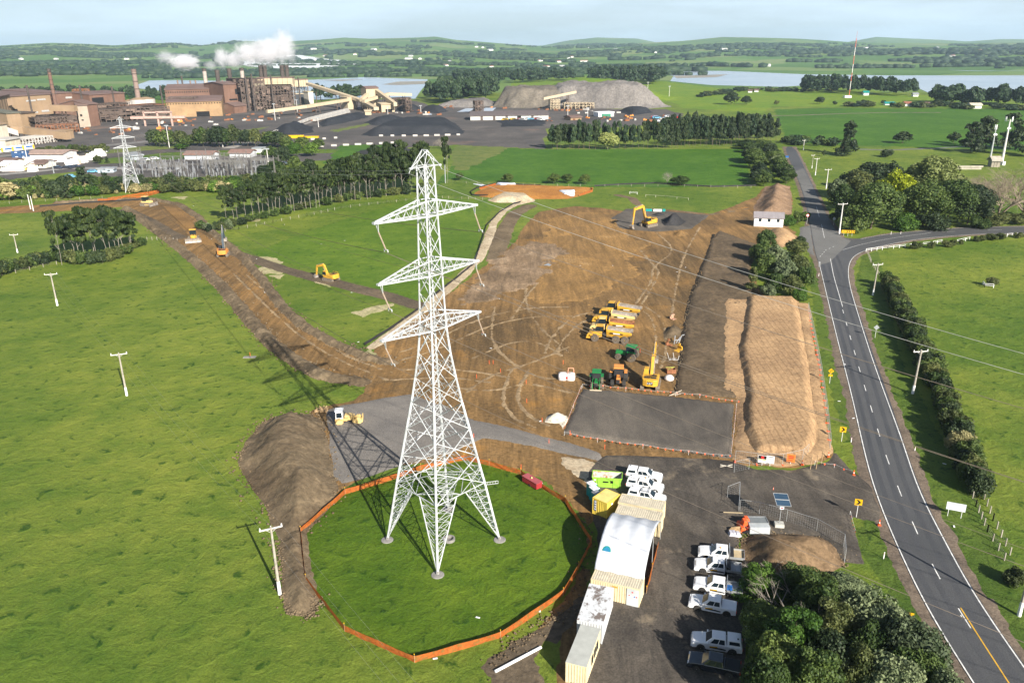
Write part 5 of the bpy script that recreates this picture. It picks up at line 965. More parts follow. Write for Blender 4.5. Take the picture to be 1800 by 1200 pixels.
# ---------------------------------------------------------------- utes
def arch(cx, r, z0, n=7): return [(cx+r*math.cos(math.pi*k/n), z0+r*math.sin(math.pi*k/n)*1.05) for k in range(n+1)]
def ute(label, pf, pr, rear='canopy', paint=None, stripe=True, extras=()):
    loc, rz, L = two(pf, pr); paint = paint or WHT; t = thing('pickup_truck', label, 'ute', loc, rz)
    deck = rear.startswith('deck'); xr = -1.0 if deck else -2.6
    low = [(2.5, .38), (2.62, .5), (2.64, .82), (2.45, 1.0), (1.9, 1.1), (1.2, 1.16), (-1.0, 1.16), (xr, 1.14), (xr, .48)]
    if not deck: low += arch(-1.62, .46, .42)[::-1]
    else: low += [(-.98, .42)]
    low += [(-1.05, .36), (1.05, .36)] if not deck else [(-.9, .36), (1.05, .36)]
    low += arch(1.62, .45, .42)[::-1]
    seen = []; [seen.append(p) for p in low]
    MB().prism(seen, -.9, .9, 'y').build('body', paint, t, bevel=.05)
    # cab
    cab = dict(x0=-1.0, x1=1.22, tx0=-.86, tx1=.5, y=.86, ty=.67, z0=1.12, z1=1.77)
    c = MB(); A = [(cab['x0'], -cab['y'], cab['z0']), (cab['x1'], -cab['y'], cab['z0']), (cab['x1'], cab['y'], cab['z0']), (cab['x0'], cab['y'], cab['z0'])]; B = [(cab['tx0'], -cab['ty'], cab['z1']), (cab['tx1'], -cab['ty'], cab['z1']), (cab['tx1'], cab['ty'], cab['z1']), (cab['tx0'], cab['ty'], cab['z1'])]
    c.add(A+B, [(4, 5, 6, 7), (0, 1, 5, 4), (1, 2, 6, 5), (2, 3, 7, 6), (3, 0, 4, 7)]); c.build('cab', paint, t, bevel=.06)
    g = MB(); quad_on(g, A[1], A[2], B[2], B[1], .07, .93, .1, .93, .015); g.build('windscreen', GLS, t)
    for a, b, e, f in ((A[0], A[1], B[1], B[0]), (A[2], A[3], B[3], B[2])):
        for u0, u1 in ((.09, .40), (.44, .80)) if a is A[0] else ((.20, .56), (.60, .91)):
            g = MB(); quad_on(g, a, b, e, f, u0, u1, .12, .86, .015); g.build('side_window', GLS, t)
    g = MB(); quad_on(g, A[3], A[0], B[0], B[3], .12, .88, .2, .85, .015); g.build('rear_window', GLS, t)
    for x in (1.62, -1.62):
        for y in (-.82, .82): wheel(t, x, y, .39, .25)
    g = MB().box(2.52, 2.70, -.86, .86, .42, .62).box(2.60, 2.67, -.5, .5, .66, .86); g.build('bumper', DRK if paint is not WHT else GREY, t, bevel=.03)
    for y in (-.68, .68): MB().box(2.42, 2.60, y-.18, y+.18, .78, .95).build('headlight', LMP, t)
    if stripe:
        for s in (-1, 1):
            g = MB(); yy = s*.903
            P = [(-.1, .74), (.75, .70), (.75, .84), (-.05, .90)]; g.add([(p[0], yy, p[1]) for p in P], [(0, 1, 2, 3)]); g.build('amber_decal', SGY, t)
            g = MB(); P = [(.75, .62), (-.9, .56), (-1.0, .70), (-.4, .78), (.7, .72)]; g.add([(p[0], yy+s*.002, p[1]) for p in P], [(0, 1, 2, 3, 4)]); g.build('black_swoosh', BLK, t)
    for y in (-.98, .98): MB().box(.92, 1.06, y-.12, y+.12, 1.15, 1.32).build('wing_mirror', paint, t)
    if rear == 'canopy':
        A = [(-2.56, -.84, 1.14), (-1.03, -.84, 1.14), (-1.03, .84, 1.14), (-2.56, .84, 1.14)]; B = [(-2.40, -.68, 1.82), (-1.03, -.68, 1.82), (-1.03, .68, 1.82), (-2.40, .68, 1.82)]
        o = MB().add(A+B, [(4, 5, 6, 7), (0, 1, 5, 4), (1, 2, 6, 5), (2, 3, 7, 6), (3, 0, 4, 7)]).build('canopy', paint, t, bevel=.05)
        for a, b, e, f in ((A[0], A[1], B[1], B[0]), (A[2], A[3], B[3], B[2]), (A[3], A[0], B[0], B[3])): g = MB(); quad_on(g, a, b, e, f, .14, .88, .25, .78, .015); g.build('canopy_window', GLS, o)
        MB().cbox(-2.1, .35, 1.85, .16, .16, .08).build('roof_vent', DRK, o)
    elif rear == 'cover':
        MB().box(-2.58, -1.05, -.80, .80, 1.14, 1.20).build('tonneau_cover', paint if paint is WHT else DRK, t, bevel=.03)
    elif deck:
        tb = MB().box(-2.85, -1.1, -.92, .92, .78, .88); tb.box(-2.6, .0, -.35, .35, .5, .68); tb.build('tray_deck', PLYW if rear == 'deck_ply' else GREY, t)
        w_ = MB().box(-2.9, -1.1, -.96, -.92, .80, 1.12).box(-2.9, -1.1, .92, .96, .80, 1.12).box(-2.94, -2.90, -.96, .96, .80, 1.12); w_.build('tray_sides', GALV, t)
        h = MB()
        for y in (-.9, .9): h.bar((-1.1, y, .8), (-1.1, y, 1.85), .035, 6)
        h.bar((-1.1, -.9, 1.83), (-1.1, .9, 1.83), .035, 6).bar((-1.1, -.9, 1.4), (-1.1, .9, 1.4), .025, 6); h.build('headboard', GALV, t)
        if 'open' not in rear: MB().box(-1.62, -1.14, -.88, .88, .88, 1.42).build('toolbox', DRK, t, bevel=.03)
    for y in (-.8, .8): MB().box(-2.66 if not deck else -2.96, -2.6 if not deck else -2.9, y-.1, y+.1, .82, 1.05).build('tail_light', REDL, t)
    if 'rack' in extras:
        g = MB()
        for x in (-.6, .3): g.bar((x, -.7, 1.9), (x, .7, 1.9), .03, 5)
        for y in (-.55, .55): g.bar((-.8, y, 1.86), (.5, y, 1.86), .03, 5); g.bar((-.6, y, 1.76), (-.6, y, 1.9), .025, 5); g.bar((.3, y, 1.76), (.3, y, 1.9), .025, 5)
        g.build('roof_rack', DRK, t)
    if 'beacon' in extras: MB().lathe([(.08, 1.77), (.08, 1.90), (.04, 1.95)], (.0, .3, 0), 10).build('beacon', AMB, t)
    if 'blue' in extras: MB().box(-1.75, -1.15, .1, .75, .88, 1.30).build('blue_crate', BLUE, t)
    if 'bars' in extras: MB().bar((-1.1, -.75, 1.1), (-1.3, -.6, 1.7), .04, 6).bar((-1.1, .75, 1.1), (-1.3, .6, 1.7), .04, 6).bar((-1.3, -.6, 1.7), (-1.3, .6, 1.7), .04, 6).build('sports_bar', DRK, t)
    if 'antenna' in extras: MB().bar((1.5, .5, 1.1), (1.6, .5, 2.3), .02, 4).build('antenna', WHT, t)
    return t
ute('white ute with canopy, farthest of the three by the green skip', (1161, 836), (1104, 828), extras=())
ute('white ute with canopy and roof beacon, middle of the three by the green skip', (1164, 855), (1104, 845), extras=('beacon',))
ute('white ute with a black roof rack, nearest the cream containers', (1167, 875), (1107, 864), extras=('rack',))
ute('white flat-deck ute with a plywood tray, nearest the brown mound', (1229, 965), (1303, 974), 'deck_ply', extras=('beacon',))
ute('white flat-deck ute with a black toolbox, second from the brown mound', (1221, 987), (1299, 997), 'deck')
ute('white ute with a blue crate in its open tray', (1222, 1020), (1299, 1033), 'deck_open', extras=('blue',))
ute('white ute with a flat white tray cover', (1215, 1051), (1292, 1066), 'cover')
ute('white canopy ute parked beside the black ute', (1219, 1118), (1302, 1131), 'canopy', extras=('antenna',))
ute('black ute with a roof pod at the near end of the parking row', (1216, 1154), (1295, 1171), 'cover', BLKP, False, ('bars',))
# ---------------------------------------------------------------- earthmovers
def at2(pf, pr, z=0.0): return two(pf, pr, z)[:2]
def tracks(t, L, y, w, h, tm=TRK):
    for s in (-1, 1):
        prof = [(-L/2+h/2+h/2*math.cos(a), h/2+h/2*math.sin(a)) for a in np.linspace(math.pi/2, math.pi*1.5, 6)]+[(L/2-h/2+h/2*math.cos(a), h/2+h/2*math.sin(a)) for a in np.linspace(-math.pi/2, math.pi/2, 6)]
        mb = MB().prism(prof, s*y-w/2, s*y+w/2, 'y')
        for k in range(int(L/.32)): mb.cbox(-L/2+.3+k*.32, s*y, h+.015, .10, w+.04, .05)
        o = mb.build('track', tm, t)
        r = MB()
        for k in range(5): r.lathe([(.16, -.02), (.16, .02)], (-L/2+h/2+k*(L-h)/4, s*(y+w/2+.02), h*.42), 10, 'y')
        r.build('track_rollers', STL, o)
def arm(t, pts, name, w, m, thick):
    mb = MB()
    for (a, b, h1, h2) in pts:
        a = np.array(a); b = np.array(b); d = (b-a)/np.linalg.norm(b-a); n = np.array([-d[1], d[0]])
        P = [a-n*h1, b-n*h2, b+n*h2, a+n*h1]; mb.prism([tuple(p) for p in P], -w/2, w/2, 'y')
    return mb.build(name, m, t, bevel=.03)
def excavator(label, loc, rz, boom, paint=YEL, armm=None, S_=1.0, logo=True, slew=0, buck=None):
    """boom = (elbow, tip of boom, tip of stick) in the x,z plane of the arm; x is forward"""
    t = thing('excavator', label, 'excavator', loc, rz); t.scale = (S_,)*3; armm = armm or paint
    tracks(t, 4.4, 1.3, .62, .95); MB().box(-.9, .9, -1.0, 1.0, .35, .9).build('undercarriage', TRK, t)
    h = MB().box(-1.9, 1.7, -1.35, 1.35, 1.05, 1.35); h.box(-1.9, .3, -1.35, 1.35, 1.35, 2.15); h.box(.3, 1.6, -1.35, -.45, 1.35, 1.75); h.build('house', paint, t, bevel=.06)
    cw = [(-1.9, -1.38), (-2.35, -1.2), (-2.62, -.6), (-2.62, .6), (-2.35, 1.2), (-1.9, 1.38)]; MB().prism(cw, 1.0, 2.2, 'z').build('counterweight', paint, t, bevel=.08)
    c = MB().box(.35, 1.95, .45, 1.35, 1.35, 3.0, top=(.45, 1.75, .5, 1.3)); co = c.build('cab', DRK if armm is not paint else paint, t, bevel=.05)
    g = MB().box(.5, 2.0, .42, 1.38, 1.9, 2.8, top=(.55, 1.84, .47, 1.33)); g.build('cab_glass', GLS, co)
    MB().box(-1.6, -.3, -1.0, -.1, 2.15, 2.35).box(-1.6, -.6, .1, 1.0, 2.15, 2.28).build('engine_hood', DRK, t); MB().lathe([(.07, 2.2), (.07, 2.8)], (-.9, -.5, 0), 8).build('exhaust', DRK, t)
    r = MB()
    for y in (-1.3, 1.3): r.bar((-1.8, y, 2.6), (.2, y, 2.6), .025, 5); r.bar((-1.8, y, 2.15), (-1.8, y, 2.6), .025, 5); r.bar((.2, y, 2.15), (.2, y, 2.6), .025, 5); r.bar((-.8, y, 2.15), (-.8, y, 2.6), .025, 5)
    r.bar((-1.8, -1.3, 2.6), (-1.8, 1.3, 2.6), .025, 5); r.build('handrail', paint, t)
    e, b, s = boom; p0 = (1.2, 1.7)
    arm(t, [(p0, e, .28, .38), (e, b, .38, .22)], 'boom', .5, armm, 0); m2 = lerp(b, s, -.13)
    arm(t, [(tuple(m2), b, .14, .26), (b, s, .26, .14)], 'stick', .38, armm, 0)
    cyl = MB(); ea = lerp(p0, e, .75)
    for y in (-.34, .34): cyl.bar((1.5, y, 1.35), (ea[0], y, ea[1]), .08, 8)
    cyl.bar((e[0], 0, e[1]+.45), (m2[0], 0, m2[1]+.1), .085, 8); k = lerp(b, s, .85); cyl.bar((lerp(b, s, .15)[0]+.0, 0, lerp(b, s, .15)[1]+.35), (k[0]+.3, 0, k[1]), .07, 8); cyl.build('hydraulic_rams', STL, t)
    d = -1; prof = [(0, .25), (.45, .2), (.75, -.25), (.65, -.75), (.2, -1.05), (-.25, -1.1), (-.2, -.85), (.1, -.35)]
    P = [(s[0]+x*(buck or 1)*.95, s[1]+z*.95) for x, z in prof]; MB().prism(P, -.6, .6, 'y').build('bucket', STL if paint is YEL else STL, t)
    if logo:
        o = MB().add([(-2.625, -.5, 1.32), (-2.625, .5, 1.32), (-2.625, .5, 1.92), (-2.625, -.5, 1.92)], [(0, 3, 2, 1)]).build('logo_panel', BLK, t)
        M_ = Matrix(((0, 0, -1, -2.64), (-1, 0, 0, 0), (0, 1, 0, 1.62), (0, 0, 0, 1))); text_mesh(o, 'lettering', 'CAT', .5, WMK, M_); MB().add([(-2.645, -.14, 1.34), (-2.645, .14, 1.34), (-2.645, 0, 1.5)], [(0, 2, 1)]).build('logo_triangle', SGY, o)
    return t
l, r = at2((1146, 668), (1141, 690)); excavator('yellow excavator with its back and lettering towards the gravel pad', l, r, ((3.0, 4.4), (6.4, 5.6), (7.9, 2.4)), S_=1.08)
l, r = at2((1117, 402), (1150, 390)); excavator('yellow excavator reaching down beside the black grit heap', (G(1140, 398)[0], G(1140, 398)[1], 0), r-.25, ((2.8, 6.2), (6.2, 5.6), (6.8, 1.3)), S_=1.25, logo=False)
l, r = at2((560, 488), (590, 494)); excavator('small yellow excavator on the dark topsoil track', (G(582, 493)[0], G(582, 493)[1], 0), r, ((2.6, 4.4), (5.4, 3.6), (6.0, .9)), YEL, S_=.95, logo=False)
BGR = mat('blue_grey_arm', (.055, .075, .095), .45); l, r = at2((396, 430), (391, 452)); excavator('orange excavator with a raised dark blue arm on the haul road', (G(393, 450)[0], G(393, 450)[1], 0), r-.12, ((2.2, 5.6), (3.6, 8.2), (5.2, 4.4)), ORG, BGR, 1.05, logo=False)
def dozer(label, px, py, rz, S_=1.0, m=YEL):
    g = G(px, py); t = thing('bulldozer', label, 'bulldozer', (g[0], g[1], .05), rz); t.scale = (S_,)*3; tracks(t, 3.4, 1.05, .6, 1.05)
    MB().box(-1.6, .3, -.75, .75, .6, 1.5).box(.3, 1.9, -.55, .55, .6, 1.75).build('body', m, t, bevel=.05); c = MB().box(-1.1, .3, -.7, .7, 1.5, 2.85, top=(-1.0, .2, -.62, .62)).build('cab', DRK, t); MB().box(-1.2, .4, -.8, .8, 2.85, 3.0).build('cab_roof', m, t, bevel=.04); MB().box(-1.15, .36, -.74, .74, 1.9, 2.7).build('cab_glass', GLS, c)
    b = [(2.5, .1), (2.35, .5), (2.4, 1.0), (2.55, 1.25), (2.62, 1.25), (2.5, 1.0), (2.48, .5), (2.64, .1)]; MB().prism(b, -1.9, 1.9, 'y').build('blade', STL, t)
    MB().bar((.3, -1.45, .55), (2.4, -1.45, .5), .1, 6).bar((.3, 1.45, .55), (2.4, 1.45, .5), .1, 6).bar((1.5, -.3, 1.5), (2.4, -.5, .8), .06, 6).bar((1.5, .3, 1.5), (2.4, .5, .8), .06, 6).build('push_arms', m, t); MB().lathe([(.07, 1.7), (.07, 2.5)], (1.1, .2, 0), 8).build('exhaust', DRK, t)
dozer('yellow bulldozer with its blade down on the ochre haul road', 341, 424, -1.25, 1.35); dozer('yellow bulldozer under the far pylon at the top of the haul road', 259, 362, -.3, 1.35, CRM)
def dumptruck(label, pf, pr, cab=YEL, body=YEL, sand=False):
    loc, rz, L = two(pf, pr, 0); t = thing('dump_truck', label, 'dump truck', loc, rz)
    MB().prism([(4.9, .9), (5.0, 1.3), (4.6, 1.85), (3.0, 2.3), (1.6, 2.3), (1.6, 1.0), (2.4, .95), (2.6, 1.5), (3.6, 1.5), (4.0, .95)], -1.05, 1.05, 'y').build('bonnet', cab, t, bevel=.06)
    MB().box(2.2, 4.2, -1.45, -.95, 1.35, 1.6).box(2.2, 4.2, .95, 1.45, 1.35, 1.6).build('mudguard', cab, t, bevel=.05)
    c = MB().box(1.5, 3.1, -.75, .75, 2.2, 3.4, top=(1.6, 2.8, -.68, .68)).build('cab', DRK, t); MB().box(1.5, 2.95, -.8, .8, 3.4, 3.55).build('cab_roof', cab, t, bevel=.04); MB().box(1.46, 3.14, -.79, .79, 2.45, 3.3, top=(1.56, 2.84, -.72, .72)).build('cab_glass', GLS, c)
    MB().lathe([(.14, 1.8), (.14, 3.0)], (1.2, -.9, 0), 8).box(.75, 1.4, -1.2, -.5, 1.4, 2.2).box(.75, 1.4, .5, 1.2, 1.4, 2.2).build('engine_stack', DRK, t); MB().box(-4.4, 1.6, -.4, .4, .75, 1.15).build('chassis', DRK, t); MB().box(3.9, 5.05, -1.3, 1.3, .7, 1.0).build('bumper', cab, t, bevel=.04)
    # open trough
    out_ = [(1.0, 1.35, 3.0), (.4, 1.2, 1.5)]
    v = []; f = []
    prof = lambda x, zt, zb, yt, yb: [(x, -yt, zt), (x, -yt, zt-.5), (x, -yb, zb), (x, yb, zb), (x, yt, zt-.5), (x, yt, zt)]
    inn = lambda x, zt, zb, yt, yb: [(x, -yt+.12, zt), (x, -yt+.12, zt-.5), (x, -yb+.1, zb+.12), (x, yb-.1, zb+.12), (x, yt-.12, zt-.5), (x, yt-.12, zt)]
    o1, o2, o3 = prof(.6, 3.1, 1.25, 1.4, .9), prof(-3.2, 2.75, 1.2, 1.45, .95), prof(-4.9, 2.65, 2.0, 1.45, 1.1); i1, i2, i3 = inn(.5, 3.1, 1.35, 1.4, .9), inn(-3.2, 2.75, 1.3, 1.45, .95), inn(-4.9, 2.66, 2.05, 1.45, 1.1)
    b = MB()
    for A, B in ((o1, o2), (o2, o3)): b.add(A+B, [(k, k+1, k+7, k+6) for k in range(5)])
    b.add(o1, [(0, 5, 4, 3, 2, 1)]); b.add(o1+i1+o2+i2+o3+i3, [(0, 6, 18, 12), (12, 18, 30, 24), (5, 17, 23, 11), (17, 29, 35, 23)])
    bo = b.build('tipper_body', body, t)
    i = MB()
    for A, B in ((i1, i2), (i2, i3)): i.add(A+B, [(k, k+6, k+7, k+1) for k in range(5)])
    i.add(i1, [(0, 1, 2, 3, 4, 5)]); i.build('tipper_lining', STL if not sand else RUST, bo); MB().prism([(-1.3, 3.05), (1.3, 3.05), (1.0, 3.6), (-1.0, 3.6)], .55, .7, 'x').build('headboard', body, bo)
    for s in (-1, 1):
        q = MB().add([(-.2, s*1.455, 2.2), (-3.0, s*1.475, 2.1), (-3.0, s*1.475, 2.35), (-.2, s*1.455, 2.45)], [(0, 1, 2, 3)]).build('side_marking', BLK, t); MB().add([(-.9, s*1.475, 2.2), (-2.4, s*1.49, 2.15), (-2.4, s*1.49, 2.32), (-.9, s*1.475, 2.38)], [(0, 1, 2, 3)]).build('white_name_panel', WMK, q)
        for x in (3.1, -1.5, -3.4): wheel(t, x, s*1.22, .87, .62, TYRD, RIMY)
    for y in (-1.3, 1.3): MB().bar((3.3, y, 2.3), (3.5, y*1.1, 2.9), .03, 5).box(3.4, 3.5, y*1.15-.12, y*1.15+.12, 2.8, 3.3).build('mirror', DRK, t)
dumptruck('yellow articulated dump truck nearest the green tractor', (1036, 596), (1108, 602)); dumptruck('dusty yellow dump truck with a rusty tray, second from the tractor', (1040, 583), (1112, 587), CRM, YEL, True)
dumptruck('yellow dump truck with a pale tray, third from the tractor', (1043, 567), (1117, 573), YEL, CRM); dumptruck('yellow dump truck farthest from the tractor with its cab clear of the row', (1055, 553), (1127, 560), YEL, YEL)
def tractor(label, pf, pr, paint=GRN, rim=RIMY, wide=.45, loader=False, S_=1.0):
    loc, rz, L = two(pf, pr, 0); t = thing('tractor', label, 'tractor', loc, rz); t.scale = (S_,)*3
    MB().box(.2, 2.2, -.38, .38, .9, 1.6, top=(.2, 2.1, -.3, .3)).build('bonnet', paint, t, bevel=.05); MB().box(2.14, 2.26, -.3, .3, .8, 1.5).build('grille', DRK, t); MB().box(-1.6, 1.9, -.3, .3, .6, .95).build('chassis', DRK, t)
    c = MB().box(-1.45, .2, -.75, .75, 1.1, 2.6, top=(-1.35, .1, -.68, .68)).build('cab', DRK, t); MB().box(-1.35, .15, -.79, .79, 1.5, 2.5, top=(-1.3, .1, -.72, .72)).build('cab_glass', GLS, c); MB().box(-1.55, .3, -.82, .82, 2.6, 2.78).build('cab_roof', paint, t, bevel=.06)
    for s in (-1, 1): wheel(t, -.95, s*(.78+wide/2), .88, wide, TYRD if wide < .6 else TYR, rim); wheel(t, 1.5, s*(.72+wide*.3), .60, wide*.75, TYRD if wide < .6 else TYR, rim); MB().box(-1.7, -.2, s*(.8+wide/2)-.25, s*(.8+wide/2)+.25, 1.75, 1.85).build('mudguard', paint, t)
    MB().lathe([(.05, 1.6), (.05, 2.5)], (1.5, .25, 0), 8).build('exhaust', DRK, t)
    if loader:
        MB().bar((.2, -.62, 1.7), (2.3, -.62, 1.5), .07, 6).bar((.2, .62, 1.7), (2.3, .62, 1.5), .07, 6).bar((2.3, -.62, 1.5), (3.0, -.62, .35), .07, 6).bar((2.3, .62, 1.5), (3.0, .62, .35), .07, 6).build('loader_arms', paint, t)
        MB().prism([(2.95, .55), (3.0, .05), (3.75, .05), (3.75, .1), (3.08, .14), (3.05, .6)], -1.05, 1.05, 'y').build('loader_bucket', mat('worn_bucket', (.5, .42, .3), .6), t)
tractor('green tractor with yellow rims in front of the dump trucks', (1087, 629), (1119, 634), S_=1.15); tractor('green tractor with a front loader facing the gravel pad', (1047, 689), (1049, 668), loader=True, S_=1.05)
tractor('orange machine with wide dark wheels between tractor and excavator', (1086, 682), (1087, 664), ORG, DRK, .8, S_=1.15)
# soil compactor on the gravel apron
loc, rz, L = two((628, 742), (592, 744), 0); t = thing('soil_compactor', 'cream and white compactor standing on the gravel apron', 'compactor', loc, rz + 0)
t.scale = (.86,)*3
MB().box(-2.2, .2, -.9, .9, .8, 1.3).box(-.3, 1.2, -.7, .7, .9, 1.9).build('body', CRM, t, bevel=.06); c = MB().box(-2.1, -.6, -.8, .8, 1.3, 2.9, top=(-2.0, -.7, -.72, .72)).build('cab', WHT, t, bevel=.04); MB().box(-1.9, -.8, -.83, .83, 1.6, 2.6, top=(-1.85, -.85, -.78, .78)).build('cab_glass', GLS, c); MB().box(-2.2, -.5, -.88, .88, 2.9, 3.02).build('cab_roof', WHT, t)
MB().box(1.2, 3.2, -1.1, -.95, .5, 1.0).box(1.2, 3.2, .95, 1.1, .5, 1.0).box(3.05, 3.25, -1.1, 1.1, .5, 1.5).box(1.3, 1.5, -1.1, 1.1, .9, 1.5).build('drum_frame', CRM, t, bevel=.03)
for x, y in ((2.3, -.52), (2.3, .52), (-1.4, -.62), (-1.4, .62)):
    q = MB().lathe([(.1, -.4), (.68, -.4), (.7, 0), (.68, .4), (.1, .4)], (x, y, .7), 20, 'y')
    for k in range(14): a = k*6.283/14; q.cbox(x+.72*math.cos(a), y, .7+.72*math.sin(a), .16, .6, .16, 0, -a)
    q.build('steel_wheel', CRM, t)
# ---------------------------------------------------------------- containers
def rect4(P, z):
    Q = [np.array(G(*p, z)) for p in P]; c = sum(Q)/4; ux = ((Q[1]-Q[0])+(Q[2]-Q[3]))/2; uy = ((Q[3]-Q[0])+(Q[2]-Q[1]))/2; return c, math.atan2(ux[1], ux[0]), float(np.linalg.norm(ux)), float(np.linalg.norm(uy)), Q
def corr_wall(mb, p, q, z0, z1, pitch=.28, dep=.045):
    p = np.array(p, float); q = np.array(q, float); L = np.linalg.norm(q-p); d = (q-p)/L; n = np.array([d[1], -d[0]]); k = int(L/pitch); s = L/k; pts = []
    for i in range(k): pts += [p+d*(s*i), p+d*(s*(i+.3))] ; pts += [p+d*(s*(i+.42))-n*dep, p+d*(s*(i+.88))-n*dep]
    pts.append(q); m = len(pts); mb.add([(a[0], a[1], z0) for a in pts]+[(a[0], a[1], z1) for a in pts], [(i, i+1, m+i+1, m+i) for i in range(m-1)])
def container(label, P, z, m, roof, h=2.6, ribroof=True, name='shipping_container', door=None, extra=None, W=None, L=None, cat='container', frame=None):
    """P: roof corners in the photograph; first edge is the long side"""
    c, a, l, w_, Q = rect4(P, z); l = L or l; w_ = W or w_; t = thing(name, label, cat, (c[0], c[1], 0), a); X, Y = l/2, w_/2; frame = frame or m
    b = MB(); e = .05
    for p, q in (((-X+e, -Y+.02), (X-e, -Y+.02)), ((X-.02, -Y+e), (X-.02, Y-e)), ((X-e, Y-.02), (-X+e, Y-.02)), ((-X+.02, Y-e), (-X+.02, -Y+e))): corr_wall(b, p, q, .15, h-.12)
    b.build('corrugated_wall', m, t)
    f = MB()
    for x in (-X, X-.12):
        for y in (-Y, Y-.12): f.box(x, x+.12, y, y+.12, 0, h)
    for y in (-Y, Y-.08):
        f.box(-X+.12, X-.12, y, y+.08, h-.12, h-.003).box(-X+.12, X-.12, y, y+.08, .03, .16)
    for x in (-X, X-.08): f.box(x, x+.08, -Y+.12, Y-.12, h-.12, h-.003).box(x, x+.08, -Y+.12, Y-.12, .03, .16)
    f.build('corner_frame', frame, t)
    r = MB()
    if ribroof:
        k = int(l/.28); s = (l-.16)/k; pts = []
        for i in range(k): u = -X+.08+s*i; pts += [(u, 0), (u+s*.3, 0), (u+s*.42, .035), (u+s*.88, .035)]
        pts.append((X-.08, 0)); n = len(pts); r.add([(u, -Y+.08, h-.05+v) for u, v in pts]+[(u, Y-.08, h-.05+v) for u, v in pts], [(i, i+1, n+i+1, n+i) for i in range(n-1)])
    else: r.box(-X-.01, X+.01, -Y-.01, Y+.01, h-.01, h+.04)
    r.build('roof', roof, t)
    return t, X, Y
CREAM = mat('cream_container_paint', (.62, .53, .34), .55, var=.06, scale=1.2, dirt=((.36, .22, .1), 2.5, .68)); CREAMR = mat('cream_roof_paint', (.54, .49, .38), .65, var=.12, scale=1.2, dirt=((.36, .30, .24), 1.6, .58)); YCON = mat('yellow_container_paint', (.66, .50, .08), .55, var=.08, scale=1, dirt=((.4, .2, .07), 2, .7)); YCR = mat('yellow_roof_paint', (.66, .53, .19), .6, var=.1, scale=1, dirt=((.5, .3, .1), 2, .62))
GB = mat('grey_cabin_wall', (.48, .50, .52), .6, var=.08); GBR = mat('peeling_roof_paint', (.60, .62, .64), .7, var=.05, scale=1, dirt=((.17, .14, .125), .9, .50)); GFR = mat('grey_green_roof', (.42, .43, .40), .6, var=.08, scale=.8, dirt=((.5, .42, .3), 2, .66))
t, X, Y = container('cream container with a pale grey door, at the near end of the white shelter', [(1039, 1015), (1125.6, 1035), (1133, 1015), (1048, 997)], 2.6, CREAM, CREAMR, W=2.44)
MB().box(X-1.5, X-.12, -Y-.06, -Y-.01, .15, 2.45).build('open_door', mat('pale_door', (.5, .53, .54), .5), t); d = kids(t)[-1]
for x, z, s_, m_ in ((X-.85, 2.05, .18, REDM), (X-1.2, 1.55, .16, REDM), (X-1.0, 1.5, .5, WMK), (X-.6, 1.5, .16, BLUE), (X-.35, 1.5, .14, REDM)): MB().add([(x-s_/2, -Y-.065, z-.08), (x+s_/2, -Y-.065, z-.08), (x+s_/2, -Y-.065, z+.08), (x-s_/2, -Y-.065, z+.08)], [(0, 1, 2, 3)]).build('sticker', m_, d)
text_mesh(t, 'yellow_lettering', 'HIRE', .34, SGY, Matrix(((1, 0, 0, X-2.9), (0, 0, -1, -Y-.01), (0, 1, 0, 2.2), (0, 0, 0, 1))), .01)
container('cream container farthest from the camera behind the white shelter', [(1088, 883), (1164, 897), (1169, 879), (1094, 866)], 2.6, CREAM, CREAMR, W=2.42, L=6.06); container('cream container against the far end of the white shelter', [(1083, 902), (1161, 917), (1165, 898), (1088, 884)], 2.6, CREAM, CREAMR, W=2.42, L=6.06)
container('grey site cabin with a peeling dark roof', [(1060, 1101), (1077, 1033), (1038, 1025), (1014, 1085)], 2.75, GB, GBR, 2.75, False, 'site_cabin', cat='site cabin')
t, X, Y = container('cream site office with a plain grey roof at the bottom edge', [(1030.6, 1172.5), (1056, 1104.7), (1020.5, 1097.4), (994.8, 1162.5)], 2.6, CREAM, GFR, 2.6, False, 'site_office', cat='site office')
for x in (.6, 1.6, -.5): MB().box(x-.35, x+.35, -Y-.03, -Y+.0, 1.0, 2.0).build('window', GLS, t)
t, X, Y = container('yellow container with a dark blue vertical name panel', [(1043.8, 874), (1069, 886), (1088.8, 867), (1063, 857.5)], 2.6, YCON, YCR)
o = MB().add([(-X+.28, -Y-.012, .75), (-X+.72, -Y-.012, .75), (-X+.72, -Y-.012, 2.35), (-X+.28, -Y-.012, 2.35)], [(0, 1, 2, 3)]).build('name_panel', NAVY, t)
for k in range(4): MB().cbox(-X+.5, -Y-.02, .98+k*.38, .26, .01, .24).build('white_character', WMK, o)
MB().cbox(X+.0, -.4, 2.0, .02, .3, .25).build('white_label', WMK, t)
